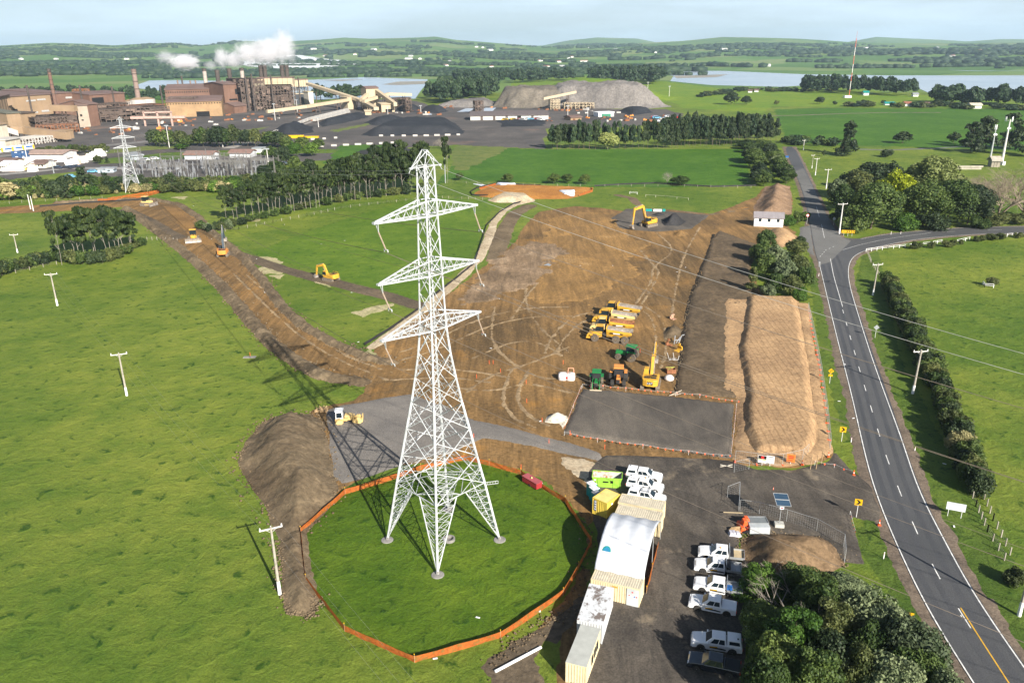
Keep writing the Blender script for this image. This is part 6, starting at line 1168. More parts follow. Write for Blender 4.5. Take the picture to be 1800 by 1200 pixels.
# skip
loc = rect4([(1045, 838), (1087, 841), (1088, 830), (1052, 827.5)], 1.75); c, a, l, w_ = loc[0], loc[1], 4.4, 2.0
t = thing('skip_bin', 'lime green skip bin with a rusty inside beside the teal toilets', 'skip', (c[0], c[1], 0), a); LIME = mat('lime_green_paint', (.28, .55, .06), .5, var=.08, dirt=((.3, .2, .08), 2, .7)); RI = mat('rust_streaked_inside', (.45, .48, .44), .7, var=.1, scale=1.2, dirt=((.35, .16, .06), 1.6, .5))
A = [(-1.7, -.95, .1), (1.7, -.95, .1), (1.7, .95, .1), (-1.7, .95, .1)]; B = [(-2.2, -1, 1.75), (2.1, -1, 1.75), (2.1, 1, 1.75), (-2.2, 1, 1.75)]
MB().add(A+B, [(3, 2, 1, 0), (0, 1, 5, 4), (1, 2, 6, 5), (2, 3, 7, 6), (3, 0, 4, 7)]).build('shell', LIME, t); A2_ = [(p[0]*.95, p[1]*.93, .18) for p in A]; B2_ = [(p[0]*.97, p[1]*.95, 1.75) for p in B]
MB().add(A2_+B2_, [(0, 1, 2, 3), (0, 4, 5, 1), (1, 5, 6, 2), (2, 6, 7, 3), (3, 7, 4, 0)]).build('inside', RI, t)
r = MB(); [r.bar(B[i], B[(i+1) % 4], .06, 6) for i in range(4)]; [r.bar((x, -1.0, .2), (x, -1.03, 1.7), .05, 4) for x in (-1.3, 0.9, 1.9)]; r.build('rim_and_ribs', LIME, t)
o = MB().cbox(-1.75, -1.01, 1.35, .22, .02, .2); o.build('white_plate', WMK, t); MB().cbox(-.2, -1.0, 1.1, .8, .03, .22).cbox(.65, -1.0, 1.15, .35, .03, .4).build('dark_company_mark', BLK, t)
for i, ((px, py), lb, rm) in enumerate((((1040.4, 846), 'teal portable toilet with a white roof, farthest from the yellow container', WHT), ((1045, 853.5), 'teal portable toilet with a white roof, middle of three', WHT), ((1049.5, 862.5), 'teal portable toilet with a grey roof, next to the yellow container', GREY))):
    g = G(px, py, 2.3); t = thing('portable_toilet', lb, 'portable toilet', (g[0], g[1], 0), math.radians(-62), 'teal portable toilets'); t.scale = (.95,)*3
    MB().box(-.58, .58, -.58, .58, .05, 2.1).build('cabin', TEAL, t, bevel=.04); MB().box(-.62, .62, -.62, .62, 2.1, 2.2, top=(-.62, .62, -.5, .5)).box(-.5, .5, -.4, .4, 2.2, 2.3).build('roof', rm, t, bevel=.03); MB().box(-.6, -.58, -.4, .4, .2, 2.0).build('door', mat('dark_teal', (.01, .2, .19), .5), t); MB().lathe([(.06, 2.2), (.06, 2.45)], (.4, .4, 0), 8).build('vent_pipe', DRK, t)
# white vaulted shelter between the container rows
a0, a1 = np.array(G(1081, 904, 2.6)), np.array(G(1162, 919, 2.6)); b0, b1 = np.array(G(1045, 1000, 2.6)), np.array(G(1131, 1019, 2.6)); cc = (a0+a1+b0+b1)/4
t = thing('fabric_shelter', 'white vaulted fabric shelter stretched between the cream containers', 'fabric shelter', (cc[0], cc[1], 0)); n, k = 26, 22; V = []; F_ = []
for i in range(n+1):
    for j in range(k+1):
        u = j/k; v = i/n; p = lerp(lerp(a0, a1, u), lerp(b0, b1, u), v); sag = .05*math.cos(u*3*2*math.pi)+.02*math.sin(v*60+u*30)
        V.append((p[0]-cc[0], p[1]-cc[1], 2.66+2.3*math.sin(math.pi*v)**.75+sag))
for i in range(n):
    for j in range(k): F_.append((i*(k+1)+j, (i+1)*(k+1)+j, (i+1)*(k+1)+j+1, i*(k+1)+j+1))
o = MB().add(V, F_).build('canopy', FABR, t, smooth=True); sm = o.modifiers.new('solid', 'SOLIDIFY'); sm.thickness = .03
for u, q in ((0, -1), (1, 1)):
    g = MB(); m_ = []; 
    for i in range(n+1): v = i/n; p = lerp(lerp(a0, a1, u), lerp(b0, b1, u), v); m_.append((p[0]-cc[0], p[1]-cc[1], 2.64+2.3*math.sin(math.pi*v)**.75))
    if u == 0: g.add(m_+[(p[0], p[1], .1) for p in m_], [(i, i+1, n+2+i, n+1+i) for i in range(n)]); g.build('end_wall', FABR, t)
    else: g.path(m_, .05, 6); [g.bar((p[0], p[1], 0), p, .05, 6) for p in (m_[0], m_[-1], m_[n//2])]; g.build('end_frame', GALV, t)
p = lerp(lerp(b0, b1, .16), lerp(a0, a1, .16), .17)-cc
# emblem on the cloth: blue arc over a green arc
def clothz(v): return 2.66+2.3*math.sin(math.pi*v)**.75
g1, g2 = MB(), MB()
for mb_, r0_, r1_ in ((g1, .0, .42), (g2, .42, .52)):
    pts = []
    for k_ in range(13):
        a = math.pi*k_/12
        for rr in (r0_, r1_):
            u = .17+rr*math.cos(a)/6.0; v = .845-rr*math.sin(a)/10.5*1.15; q = lerp(lerp(a0, a1, u), lerp(b0, b1, u), v); pts.append((q[0]-cc[0], q[1]-cc[1], clothz(v)+.09+.02*rr))
    mb_.add(pts, [(2*i, 2*i+1, 2*i+3, 2*i+2) for i in range(12)])
g1.build('blue_emblem', mat('emblem_blue', (.03, .22, .38), .5), t); g2.build('teal_emblem_arc', TEAL, t)
t = MB().bar(G3(1131, 1045, .9), G3(1153, 962, .9), .02, 4).build('barrier_mesh', ONET); t.data.clear_geometry(); bpy.data.objects.remove(t)
def net_fence(name, label, pts, h, m, cat, postm=None, step=None, posts=True, group=None, world=False, thick=.0):
    P = [np.array(p if world else G(*p)) for p in pts]; t = thing(name, label, cat, (P[0][0], P[0][1], 0), 0, group); O = P[0]; g = MB(); r = random.Random(len(pts))
    for a, b in zip(P[:-1], P[1:]):
        L = np.linalg.norm(b-a); k = max(2, int(L/1.1)); d = (b-a)/L; nn = np.array([-d[1], d[0]]); V = []
        for i in range(k+1):
            q = a+(b-a)*i/k-O; w1 = nn*r.uniform(-.06, .06)*(0 < i < k); w2 = nn*r.uniform(-.1, .1)*(0 < i < k); hh = h*(1-.10*math.sin(math.pi*((i/k*max(1, round(L/6))) % 1))) 
            V += [(q[0]+w2[0], q[1]+w2[1], 0.0), (q[0]+w1[0], q[1]+w1[1], hh*.5), (q[0], q[1], hh)]
        g.add(V, [(3*i+j, 3*i+3+j, 3*i+4+j, 3*i+1+j) for i in range(k) for j in (0, 1)])
    g.build('cloth', m, t)
    if posts:
        n_ = 0
        for a, b in zip(P[:-1], P[1:]):
            L = np.linalg.norm(b-a); k = max(1, round(L/(step or 8)))
            for i in range(k):
                if n_ > 90: break
                q = a+(b-a)*i/k-O; o = MB().bar((q[0], q[1], 0), (q[0], q[1], h+.22), .025, 5).build('post', postm or WOOD, t); MB().bar((q[0], q[1], h+.2), (q[0], q[1], h+.32), .05, 6).build('cap', SGY, o); n_ += 1
    return t
RING = [(607, 868), (529, 937), (538, 1022), (606, 1109), (729, 1164), (880, 1121), (990, 1046), (1017, 1000), (1040, 955), (994, 883), (950, 857), (915, 834), (860, 818), (816, 808), (740, 826), (660, 852), (607, 868)]
net_fence('mesh_fence', 'orange mesh safety fence ringing the grass under the big pylon', RING, .85, ONET, 'safety fence', step=9)
net_fence('mesh_fence', 'thin orange mesh fence round the foot of the far pylon', [(172, 354), (200, 350), (295, 335), (260, 345), (215, 352), (172, 354)], 1.0, ONET, 'safety fence', step=20)
net_fence('mesh_fence', 'orange mesh fence at the right end of the orange clay pit', [(1018, 345), (1042, 336), (1040, 331)], .9, ONET, 'safety fence'); net_fence('mesh_fence', 'orange mesh fence beside the white shelter', [(1136, 1045), (1146, 1005), (1157, 962)], 1.0, ONET, 'safety fence')
net_fence('mesh_fence', 'orange mesh fence at the back edge of the orange clay pit', [(843, 333), (872, 325)], .9, ONET, 'safety fence')
for lb, P in (('black silt fence along the lower end of the green paddock', [(641, 607), (688, 578), (735, 545)]), ('long black silt fence curving beside the chalk path', [(758, 524), (805, 488), (834, 464), (845, 430), (856, 396), (878, 374), (903, 359), (930, 353)]), ('black silt fence below the far pylon', [(70, 364), (150, 357), (270, 351)]),
              ('black silt fence round the left end of the orange clay pit', [(858, 345), (830, 344), (827, 338), (838, 331), (870, 324), (950, 327)]), ('long black silt fence behind the cut across the paddock', [(1045, 328), (1090, 325), (1150, 323), (1200, 326), (1250, 329), (1330, 327)])):
    net_fence('silt_fence', lb, P, .75, SILT, 'silt fence', WOOD, 14, False)
def bunting(label, P, z=.85, step=1.15, world=False):
    P = [np.array(G(*p)) for p in P]; t = thing('flag_bunting', label, 'flag bunting', (P[0][0], P[0][1], 0), 0); O = P[0]; r = MB(); n_ = 0
    for a, b in zip(P[:-1], P[1:]):
        L = np.linalg.norm(b-a); k = int(L/step); prev = None; pk = max(1, round(L/6.5))
        for i in range(k+1):
            q = a+(b-a)*i/k-O; f = (i/k*pk) % 1; zz = z-.18*math.sin(math.pi*f); p3 = (q[0], q[1], zz)
            if prev: r.bar(prev, p3, .012, 3)
            prev = p3
            if n_ < 98 and i: d = (b-a)/L*.13; MB().add([(q[0]-d[0], q[1]-d[1], zz), (q[0]+d[0], q[1]+d[1], zz), (q[0]+d[0]*.3, q[1]+d[1]*.3, zz-.3), (q[0]-.08, q[1]-.06, zz-.2)], [(0, 1, 2), (0, 2, 3)]).build('flag', ORP, t); n_ += 1
        for i in range(pk): q = a+(b-a)*i/pk-O; r.bar((q[0], q[1], 0), (q[0], q[1], z), .02, 4)
    r.build('rope', WMK, t)
bunting('orange flag bunting along the far side of the dark gravel pad', [(1024, 682), (1060, 684), (1100, 688), (1190, 696), (1230, 700), (1298, 712)]); bunting('orange flag bunting on the left side of the dark gravel pad', [(1022, 684), (1008, 718), (992, 758)], .85, .8)
bunting('orange flag bunting along the near side of the dark gravel pad', [(992, 766), (1050, 778), (1130, 789), (1210, 800), (1283, 808)]); bunting('orange flag bunting on the right side of the dark gravel pad', [(1294, 716), (1290, 760), (1284, 806)], .85, .9); bunting('short orange flag bunting between stockpile and road', [(1432, 818), (1466, 824), (1500, 836)])
bunting('short orange flag bunting near the right entrance chevron', [(1494, 905), (1503, 940)], .7, .9)
# ---------------------------------------------------------------- temporary fence panels
def panel(label, a, b, h=2.0, foot=True, group=None, z=0):
    a = np.array(a); b = np.array(b); L = float(np.linalg.norm(b-a)); rz = math.atan2(b[1]-a[1], b[0]-a[0]); t = thing('fence_panel', label, 'fence panel', (a[0], a[1], z), rz, group)
    f = MB().bar((0, 0, .1), (0, 0, h), .03, 6).bar((L, 0, .1), (L, 0, h), .03, 6).bar((0, 0, h), (L, 0, h), .025, 6).bar((0, 0, .15), (L, 0, .15), .025, 6); f.build('frame', GALV, t)
    g = MB(); n_ = max(3, int(L/.30))
    for i in range(1, n_): g.bar((L*i/n_, 0, .15), (L*i/n_, 0, h), .006, 3, caps=False)
    for k in range(1, 6): g.bar((0, 0, h*k/6), (L, 0, h*k/6), .006, 3, caps=False)
    g.build('wire_mesh', GALV, t)
    if foot: MB().cbox(0, 0, .1, .25, .65, .18).build('foot_block', ORP, t, bevel=.03)
    return t
def panels(label, P, step=2.6, group=None, **k):
    P = [np.array(G(*p)) for p in P]; n_ = 0
    for a, b in zip(P[:-1], P[1:]):
        m = max(1, round(np.linalg.norm(b-a)/step))
        for i in range(m): panel(f'{ORD[n_]} {label}', lerp(a, b, i/m), lerp(a, b, (i+1)/m), group=group, **k); n_ += 1
panels('steel fence panel from the far end along the stockpile road side', [(1420, 545), (1432, 600), (1443, 660), (1453, 730), (1459, 790)], 3.0, 'fence panels beside the stockpile')
panels('steel fence panel from the left across the near end of the stockpile', [(1292, 812), (1330, 817), (1375, 818), (1410, 810), (1420, 800)], 2.6, 'fence panels across the stockpile end')
panels('steel fence panel from the left round the brown mound', [(1300, 900), (1334, 905), (1382, 918), (1435, 935), (1482, 962), (1484, 990)], 3.0, 'fence panels round the brown mound')
panels('gate panel standing open at the left of the stockpile end', [(1290, 832), (1316, 826)], 3, 'open gate panels'); panels('gate panel standing open above the orange barrier stack', [(1278, 876), (1299, 868), (1298, 900)], 3.4, 'open gate panels by the barriers')
for i, (x, y) in enumerate([(1424, 826), (1434, 826), (1443, 818)]): g = G(x, y); setp(MB().bar((g[0], g[1], 0), (g[0]+.05, g[1], 2.6), .07, 6).build('timber_post', WOOD), f'{ORD[i]} bare timber post from the left at the stockpile corner', 'post', 'timber posts at the stockpile corner')
# ---------------------------------------------------------------- signs
def pframe(px, py, face=None):
    g = G(px, py); return (g[0], g[1], 0), (math.atan2(g[1], g[0])+math.pi if face is None else face)
def sign(name, label, px, py, ty, w_, h_, shape='rect', m=SGY, face=None, diamond=False, marks=None, legs=((0, 0),), cat='road sign', hs=None, th=0, pm=WMK, group=None):
    """face = direction the front looks to; local y = -front"""
    loc, f = pframe(px, py, face); t = thing(name, label, cat, loc, f+math.pi/2+th, group); H = hs or HT(px, py, ty)
    for lx, _ in legs: MB().bar((lx, .05, 0), (lx, .05, H-.05), .035, 6).build('post', pm, t)
    z = H-h_/2; g = MB()
    if shape == 'round': g.lathe([(w_/2, -.01), (w_/2, .01)], (0, 0, z), 20, 'y')
    elif diamond: g.prism([(0, z-w_*.7), (w_*.7, z), (0, z+w_*.7), (-w_*.7, z)], -.012, .012, 'y')
    else: g.box(-w_/2, w_/2, -.012, .012, z-h_/2, z+h_/2)
    o = g.build('sign_face', m, t)
    for (mm, P) in marks or []: MB().prism([(x, z+y) for x, y in P], -.022, -.014, 'y').build('sign_mark', mm, o)
    return t, z
chv = lambda s, dx=0, k=1: [(BLK, [(dx-s*.32*k, s*.36), (dx-s*.02*k, s*.36), (dx+s*.34*k, 0), (dx-s*.02*k, -s*.36), (dx-s*.32*k, -s*.36), (dx+s*.02*k, 0)])]
for (x, y, ty, lb) in ((1479, 776, 750, 'yellow chevron sign between the stockpile fence and the road'), (1505, 909, 877, 'bright yellow chevron sign at the site entrance'), (1594, 1101, 1076, 'yellow chevron sign beside the silver trees')):
    sign('chevron_sign', lb, x, y, ty, .95, .95, m=SGY, marks=chv(.95), face=math.atan2(-1, -.35))
sign('curve_warning_sign', 'yellow diamond curve sign with a small speed plate below', 1458, 674, 648, .75, .9, m=SGY, diamond=True, face=math.atan2(-1, -.35), marks=[(BLK, [(-.15, -.25), (-.05, -.25), (-.02, 0), (.12, .1), (.1, .02), (.28, .14), (.1, .28), (.1, .18), (-.1, .08)])])
t, z = kids(bpy.data.objects['curve_warning_sign'])[0].parent, 0; MB().box(-.36, .36, -.012, .012, HT(1458, 674, 648)-1.55, HT(1458, 674, 648)-1.12).build('speed_plate', SGY, t)
sign('diamond_sign', 'back of a diamond road sign on the right verge', 1538, 594, 572, .85, .9, m=SGN_BACK, diamond=True, face=math.atan2(-1, -.2))
sign('billboard', 'white backed two-legged board on the right verge', 1677, 909, 884, 2.3, 1.15, m=mat('board_back', (.66, .70, .74), .4), legs=((-.8, 0), (.8, 0)), face=math.atan2(-1, -.45))
CB = []
for k in range(4): CB += chv(1.0, -.35+k*.7, .85)
CB.append((mat('red_lettering', (.75, .2, .02), .5), [(-1.8, -.15), (-.9, -.15), (-.9, .15), (-1.8, .15)]))
sign('chevron_board', 'long yellow board with four chevrons at the road fork', 1490, 415, 404, 4.2, .95, m=SGY, marks=CB, legs=((-1.3, 0), (0, 0), (1.3, 0)), face=math.atan2(-1, -.25), cat='chevron board', hs=2.0)
sign('round_sign', 'round white sign with a red rim by the shed shrubs', 1418, 394, 376, 1.1, 1.1, 'round', m=REDM, face=math.atan2(-1, -.25), marks=[(WMK, [(.4*math.cos(a), .4*math.sin(a)) for a in np.linspace(0, 6.0, 14)])])
sign('round_sign', 'grey back of a round sign left of the white power pole', 1465, 396, 382, 1.0, 1.0, 'round', m=SGN_BACK)
sign('white_board', 'pale rectangular board beside the white power pole', 1486, 397, 381, 1.9, .85, m=mat('pale_board', (.5, .6, .68), .5), face=math.atan2(-1, .3), cat='sign board'); sign('name_sign', 'small green street name blade at the white power pole', 1479, 399, 388, 1.6, .28, m=mat('green_sign', (.02, .40, .28), .5), cat='street sign'); sign('name_sign', 'small blue street name blade at the white power pole', 1485, 399, 387, 1.4, .28, m=BLUE, cat='street sign')
sign('small_yellow_sign', 'small yellow arrow sign under the fork wood', 1637, 395, 386, .8, .8, m=SGY, marks=chv(.7)); sign('blue_sign', 'tiny blue sign beside the upper road', 1383, 281, 274, 1.8, 1.0, m=BLUE)
panel_t = None
# safety boards on the stockpile fence
sign('site_sign', 'black and white safety board with a red stop disc on the end fence', 1339, 818, 803, 1.25, 1.25, m=WMK, hs=1.75, cat='site sign', marks=[(BLK, [(-.58, .02), (.58, .02), (.58, .58), (-.58, .58)]), (SGY, [(-.58, -.16), (.58, -.16), (.58, -.04), (-.58, -.04)])])
o = MB().lathe([(.24, -.028), (.24, -.024)], (0, 0, 1.75-.625+.3), 14, 'y').build('stop_disc', REDM, bpy.data.objects['site_sign'])
sign('site_sign', 'plain white safety board right of the stop board', 1353, 819, 803, 1.15, 1.25, m=WMK, hs=1.75, cat='site sign', marks=[(BLK, [(-.4, .4), (.4, .4), (.4, .5), (-.4, .5)]), (SGY, [(-.5, .05), (.5, .05), (.5, .12), (-.5, .12)])])
sign('site_sign', 'bright orange notice board on the stockpile end fence', 1389, 817, 801, 1.2, 1.35, m=ORGS, hs=1.85, cat='site sign', marks=[(REDM, [(-.4, .25), (.4, .25), (.4, .4), (-.4, .4)]), (REDM, [(-.4, -.05), (.4, -.05), (.4, .1), (-.4, .1)]), (REDM, [(-.4, -.4), (.3, -.4), (.3, -.3), (-.4, -.3)])])
# solar sign
g = G(1369, 926); t = thing('solar_message_post', 'solar panel on a pole in a concrete block by the site fence', 'solar post', (g[0], g[1], 0), -.15)
MB().box(-.6, .6, -.5, .5, 0, .65).build('concrete_block', mat('pale_concrete', (.5, .49, .44), .8), t, bevel=.04); MB().bar((0, 0, .6), (0, 0, 3.9), .05, 8).build('pole', GALV, t); MB().cbox(.05, -.05, 3.1, .55, .35, .5).build('white_box', WHT, t, bevel=.04); MB().cbox(.05, -.235, 3.1, .34, .02, .16).build('red_text', REDM, kids(t)[-1])
q = MB().add([(-.75, -.85, 3.75), (1.05, -.85, 3.75), (.75, .85, 4.6), (-1.05, .85, 4.6)], [(0, 1, 2, 3)]).build('solar_panel', mat('solar_cells', (.03, .06, .10), .15, spec=.7), t); sm = q.modifiers.new('s', 'SOLIDIFY'); sm.thickness = .05
fr = MB(); A_ = [(-.75, -.85, 3.78), (1.05, -.85, 3.78), (.75, .85, 4.63), (-1.05, .85, 4.63)]; [fr.bar(A_[i], A_[(i+1) % 4], .035, 4) for i in range(4)]; fr.bar(lerp(A_[0], A_[3], .5), lerp(A_[1], A_[2], .5), .06, 4); fr.build('panel_frame', GALV, q)
# cones
ct = None
for i, (x, y, lb) in enumerate([(1500, 836, 'traffic cone at the left edge of the entrance'), (1545, 924, 'traffic cone at the right edge of the entrance by the road'), (1359, 862, 'tiny orange cone lying in the entrance'), (1410, 818, 'traffic cone near the orange notice board'), (1456, 804, 'traffic cone at the stockpile corner')]):
    g = G(x, y); s = .5 if i == 2 else .95
    t = thing('traffic_cone', lb, 'traffic cone', (g[0], g[1], .15)); t.scale = (s,)*3; MB().box(-.22, .22, -.22, .22, 0, .05).lathe([(.16, .05), (.10, .35)], n=12).lathe([(.075, .5), (.04, .9)], n=12).build('cone_body', ORP, t); MB().lathe([(.102, .35), (.077, .5)], n=12).build('white_band', WMK, t)
# edge marker posts
for i, (x, y, t_, lb) in enumerate([(1496, 777, 769, 'first'), (1553, 982, 970, 'second'), (1608, 792, 785, 'right verge'), (1439, 486, 480, 'by the shrubs'), (1566, 413, 405, 'bend'), (1583, 412, 407, 'bend small'), (1715, 397, 389, 'side road'), (1724, 394, 385, 'side road taller'), (1798, 1080, 1030, 'x')]):
    if lb == 'x': continue
    L_ = {'first': 'white edge post beside the stockpile chevron', 'second': 'white edge post on the left verge south of the entrance', 'right verge': 'white edge post with a red band on the right verge', 'by the shrubs': 'white edge post by the roadside shrubs', 'bend': 'white edge post on the bend', 'bend small': 'small white peg next to the bend post', 'side road': 'white edge post on the side road', 'side road taller': 'taller white edge post on the side road'}[lb]
    g = G(x, y); t = thing('edge_post', L_, 'edge post', (g[0], g[1], 0)); h = min(1.2, HT(x, y, t_)); MB().box(-.05, .05, -.02, .02, 0, h).build('post_body', WMK, t); MB().box(-.055, .055, -.025, .025, h*.75, h*.85).build('reflector', REDM, t)
# ---------------------------------------------------------------- poles
def pole(label, px, py, ty, arm=2.4, rz=0, m=POLEW, r=.16, ins=3, extra=None, name='power_pole', tilt=(0, 0), sock=True):
    g = G(px, py); h = HT(px, py, ty); t = thing(name, label, 'power pole', (g[0], g[1], 0), rz); t.rotation_euler = (tilt[0], tilt[1], rz)
    MB().bar((0, 0, 0), (0, 0, h), r, 10, r*.62).build('shaft', m, t)
    if sock: MB().bar((0, 0, 0), (0, 0, min(1.9, h*.2)), r*1.12, 10, r*1.03).build('pale_base', WMK, t)
    if arm:
        MB().cbox(0, .12, h-.35, arm, .12, .14).bar((-arm*.25, .12, h-.35), (0, .1, h-.9), .025, 4).bar((arm*.25, .12, h-.35), (0, .1, h-.9), .025, 4).build('crossarm', POLEC if m is not GREY else GREY, t)
        for k in range(ins): x = -arm/2+.1+(arm-.2)*k/(ins-1); MB().lathe([(.05, h-.28), (.09, h-.2), (.05, h-.12), (.09, h-.05), (.03, h+.03)], (x, .12, 0), 8).build('insulator', WMK, t)
    return t, h
pole('wooden power pole beside the brown earth tongue', 492, 1044, 925, 2.6, .42, POLEW, .19); pole('wooden power pole in the middle of the left pasture', 223, 695, 620, 2.8, .35, POLEW, .2); pole('wooden power pole near the left edge of the pasture', 101, 537, 480, 3.0, .25, POLEW, .22); pole('small grey power pole above the left hedge', 31, 444, 411, 2.6, .2, POLEW, .2)
pole('leaning wooden power pole in front of the hedge, near one', 1604, 692, 615, 3.0, .2, POLEW, .22, tilt=(0, .03)); pole('wooden power pole at the far end of the hedge', 1534, 519, 463, 3.0, .25, POLEW, .2, tilt=(0, .03)); pole('white power pole with signs at the road fork', 1475, 411, 357, 3.6, .2, POLEC, .26)
pole('white power pole above the silvery shrub in the fork wood', 1452, 332, 297, 3.4, .2, POLEC, .24); pole('distant power pole beside the upper road with two arms', 1433, 308, 278, 3.0, .3, POLEC, .2); pole('distant power pole at the top of the upper road', 1412, 264, 246, 2.6, .3, POLEC, .2); pole('power pole base at the right photo edge', 1791, 1082, 940, 2.6, .2, POLEW, .2)
pole('grey power pole beside the white post on the upper road', 1427, 296, 272, 2.2, .3, POLEW, .16)
for i, (x, y, t_) in enumerate([(54, 368, 342), (59, 371, 345)]): pole(['slim white striped pole at the left works track', 'second slim white pole beside the striped one'][i], x, y, t_, 0, 0, POLEC, .22, name='marker_pole', sock=False)
# thin distribution wires on the left and right poles
def tops(px, py, ty, arm, rz): g = G(px, py); h = HT(px, py, ty); return [np.array([g[0]+x*math.cos(rz)-.12*math.sin(rz), g[1]+x*math.sin(rz)+.12*math.cos(rz), h]) for x in (-arm/2+.1, 0, arm/2-.1)]
LP = [tops(31, 444, 411, 2.6, .2), tops(101, 537, 480, 3, .25), tops(223, 695, 620, 2.8, .35), tops(492, 1044, 925, 2.6, .42)]; LP.append([p+(q-p)*1.9 for p, q in zip(LP[2], LP[3])])
for i in range(4):
    for k in range(3): span(LP[i][k], LP[i+1][k], 1.2, .005, wire_l, 'pole_wire', f'{["left", "middle", "right"][k]} thin wire, {["far", "second", "third", "nearest"][i]} span of the left pasture poles', 'overhead wire', 'wires of the left pasture poles', 12)
RP = [tops(1475, 411, 357, 3.6, .2), tops(1534, 519, 463, 3, .25), tops(1604, 692, 615, 3, .2), tops(1791, 1082, 940, 2.6, .2)]
for i in range(3):
    for k in (0, 2): span(RP[i][k], RP[i+1][k], 1.0, .006, wire, 'pole_wire', f'{["left", "", "right"][k]} thin wire, {["far", "middle", "near"][i]} span of the hedge side poles', 'overhead wire', 'wires of the hedge side poles', 12)
# ---------------------------------------------------------------- shed, fences, odds and ends
g0, g1 = np.array(G(1325, 398)), np.array(G(1376, 400)); d = g1-g0; L = float(np.linalg.norm(d)); t = thing('shed', 'white weatherboard shed with a grey roof beside the topsoil stockpile', 'shed', (g0[0], g0[1], 0), math.atan2(d[1], d[0])); H_ = 3.3
MB().prism([(0, 0), (6, 0), (6, H_), (3, H_+1.5), (0, H_)], 0, L, 'x').build('wall', mat('white_boards', (.80, .79, .76), .6, var=.03), t)
r_ = MB(); r_.add([(-.35, -.4, H_-.15), (L+.35, -.4, H_-.15), (L+.35, 3, H_+1.6), (-.35, 3, H_+1.6), (-.35, 6.4, H_-.15), (L+.35, 6.4, H_-.15)], [(0, 1, 2, 3), (3, 2, 5, 4)]); o = r_.build('roof', corr('grey_iron_roof', (.27, .25, .26), (.22, .2, .21), 'X', .5), t); sm = o.modifiers.new('s', 'SOLIDIFY'); sm.thickness = .08
for f_ in (.2, .51, .82): q = MB().cbox(L*f_, -.03, 2.35, .95, .06, 1.0).build('window', GLS, t); MB().cbox(L*f_, -.035, 1.8, 1.2, .12, .08).build('sill', WMK, q)
def rail_fence(label, P, h=1.1, step=2.4, m=WMK, rails=(1.05, .6), name='rail_fence', r=.05):
    P = [np.array(G(*p)) for p in P]; t = thing(name, label, 'fence', (P[0][0], P[0][1], 0)); O = P[0]; a_ = MB(); n_ = 0
    for a, b in zip(P[:-1], P[1:]):
        L = np.linalg.norm(b-a); k = max(1, round(L/step))
        for i in range(k+1):
            q = a+(b-a)*i/k-O
            if n_ < 95: MB().cbox(q[0], q[1], h/2, .12, .12, h).build('post', m, t); n_ += 1
        for z in rails: p, q = a-O, b-O; a_.bar((p[0], p[1], z), (q[0], q[1], z), r, 4)
    a_.build('rail', m, t)
rail_fence('white post and rail fence inside the side road bend', [(1522, 443), (1560, 438), (1601, 434)]); rail_fence('white rail fence piece between the first round bushes', [(1622, 432), (1632, 431), (1655, 427)]); rail_fence('white rail fence piece right of the fourth bush', [(1682, 427), (1704, 422)]); rail_fence('white rail fence piece near the right photo edge', [(1770, 416), (1788, 415)])
rail_fence('small square white rail fence round the lone bush', [(1727, 500), (1730, 505), (1746, 506)], .9, 2, r=.06); rail_fence('pale rail gate in the green strip by the shed', [(1107, 341), (1120, 342)], 1.1, 3); rail_fence('low pale rail fence across the lit green strip', [(1135, 346), (1170, 348), (1210, 352)], 1.0, 5, mat('grey_timber', (.4, .37, .3), .8), (.9,))
GT = mat('grey_fence_timber', (.34, .31, .26), .85, var=.2)
for lb, P, s_ in (('wire fence of grey posts below the scrub belt', [(-5, 360), (60, 355), (120, 352), (180, 349)], 4), ('wire fence along the foot of the shelterbelt', [(372, 410), (420, 404), (480, 392), (540, 380), (600, 367), (680, 357), (730, 352)], 4), ('wire fence across the paddock behind the orange pit', [(735, 318), (800, 322), (880, 326), (960, 327), (1040, 328), (1180, 328), (1320, 331)], 6),
                 ('wire fence from the pylon to the chalk heap', [(745, 347), (800, 350), (860, 352)], 3), ('wire fence from the rail corner to the hedge', [(1524, 444), (1532, 465), (1545, 485)], 2.2), ('post fence along the low right verge', [(1704, 862), (1715, 890), (1735, 935), (1765, 985)], 1.8), ('second post fence on the low right verge', [(1725, 865), (1745, 915), (1775, 975)], 2.0), ('short picket row above the left pasture', [(250, 422), (285, 422), (312, 424)], 1.6),
                 ('wire fence left of the long hedge foot', [(28, 480), (100, 465)], 4)):
    rail_fence(lb, P, 1.15, s_, GT, (1.0, .7, .4), 'wire_fence', .008)
for i, (a, b, r) in enumerate([((870, 1182), (951, 1139), .16), ((1311, 1128), (1313, 1068), .13)]):
    p, q = G(*a), G(*b); setp(MB().bar((p[0], p[1], r+.02), (q[0], q[1], r+.02), r, 14).build('white_pipe', WHT, smooth=False), ['long white pipe lying on the grass below the orange fence', 'long white pipe lying beside the parked utes'][i], 'pipe')
loc, rz, L = two((922, 840), (949, 856), .5); t = thing('trailer_box', 'dark red site box beside the orange fence', 'site box', loc, rz); RB_ = mat('dark_red_paint', (.32, .03, .035), .5, var=.08); MB().box(-1.6, 1.6, -.55, .55, .25, 1.15).build('box', RB_, t, bevel=.03); MB().box(-1.65, 1.65, -.6, .6, 1.15, 1.2).build('lid', mat('faded_red', (.38, .09, .10), .6), t); MB().lathe([(.14, 1.2), (.14, 1.3), (.05, 1.42)], (.1, 0, 0), 10).build('lamp', CRM, t)
for x in (-1.62, -1.2): MB().cbox(x, -.56, .9, .16, .02, .16).build('reflector', WMK, t)
for s in (-1, 1): wheel(t, 0, s*.5, .25, .14)
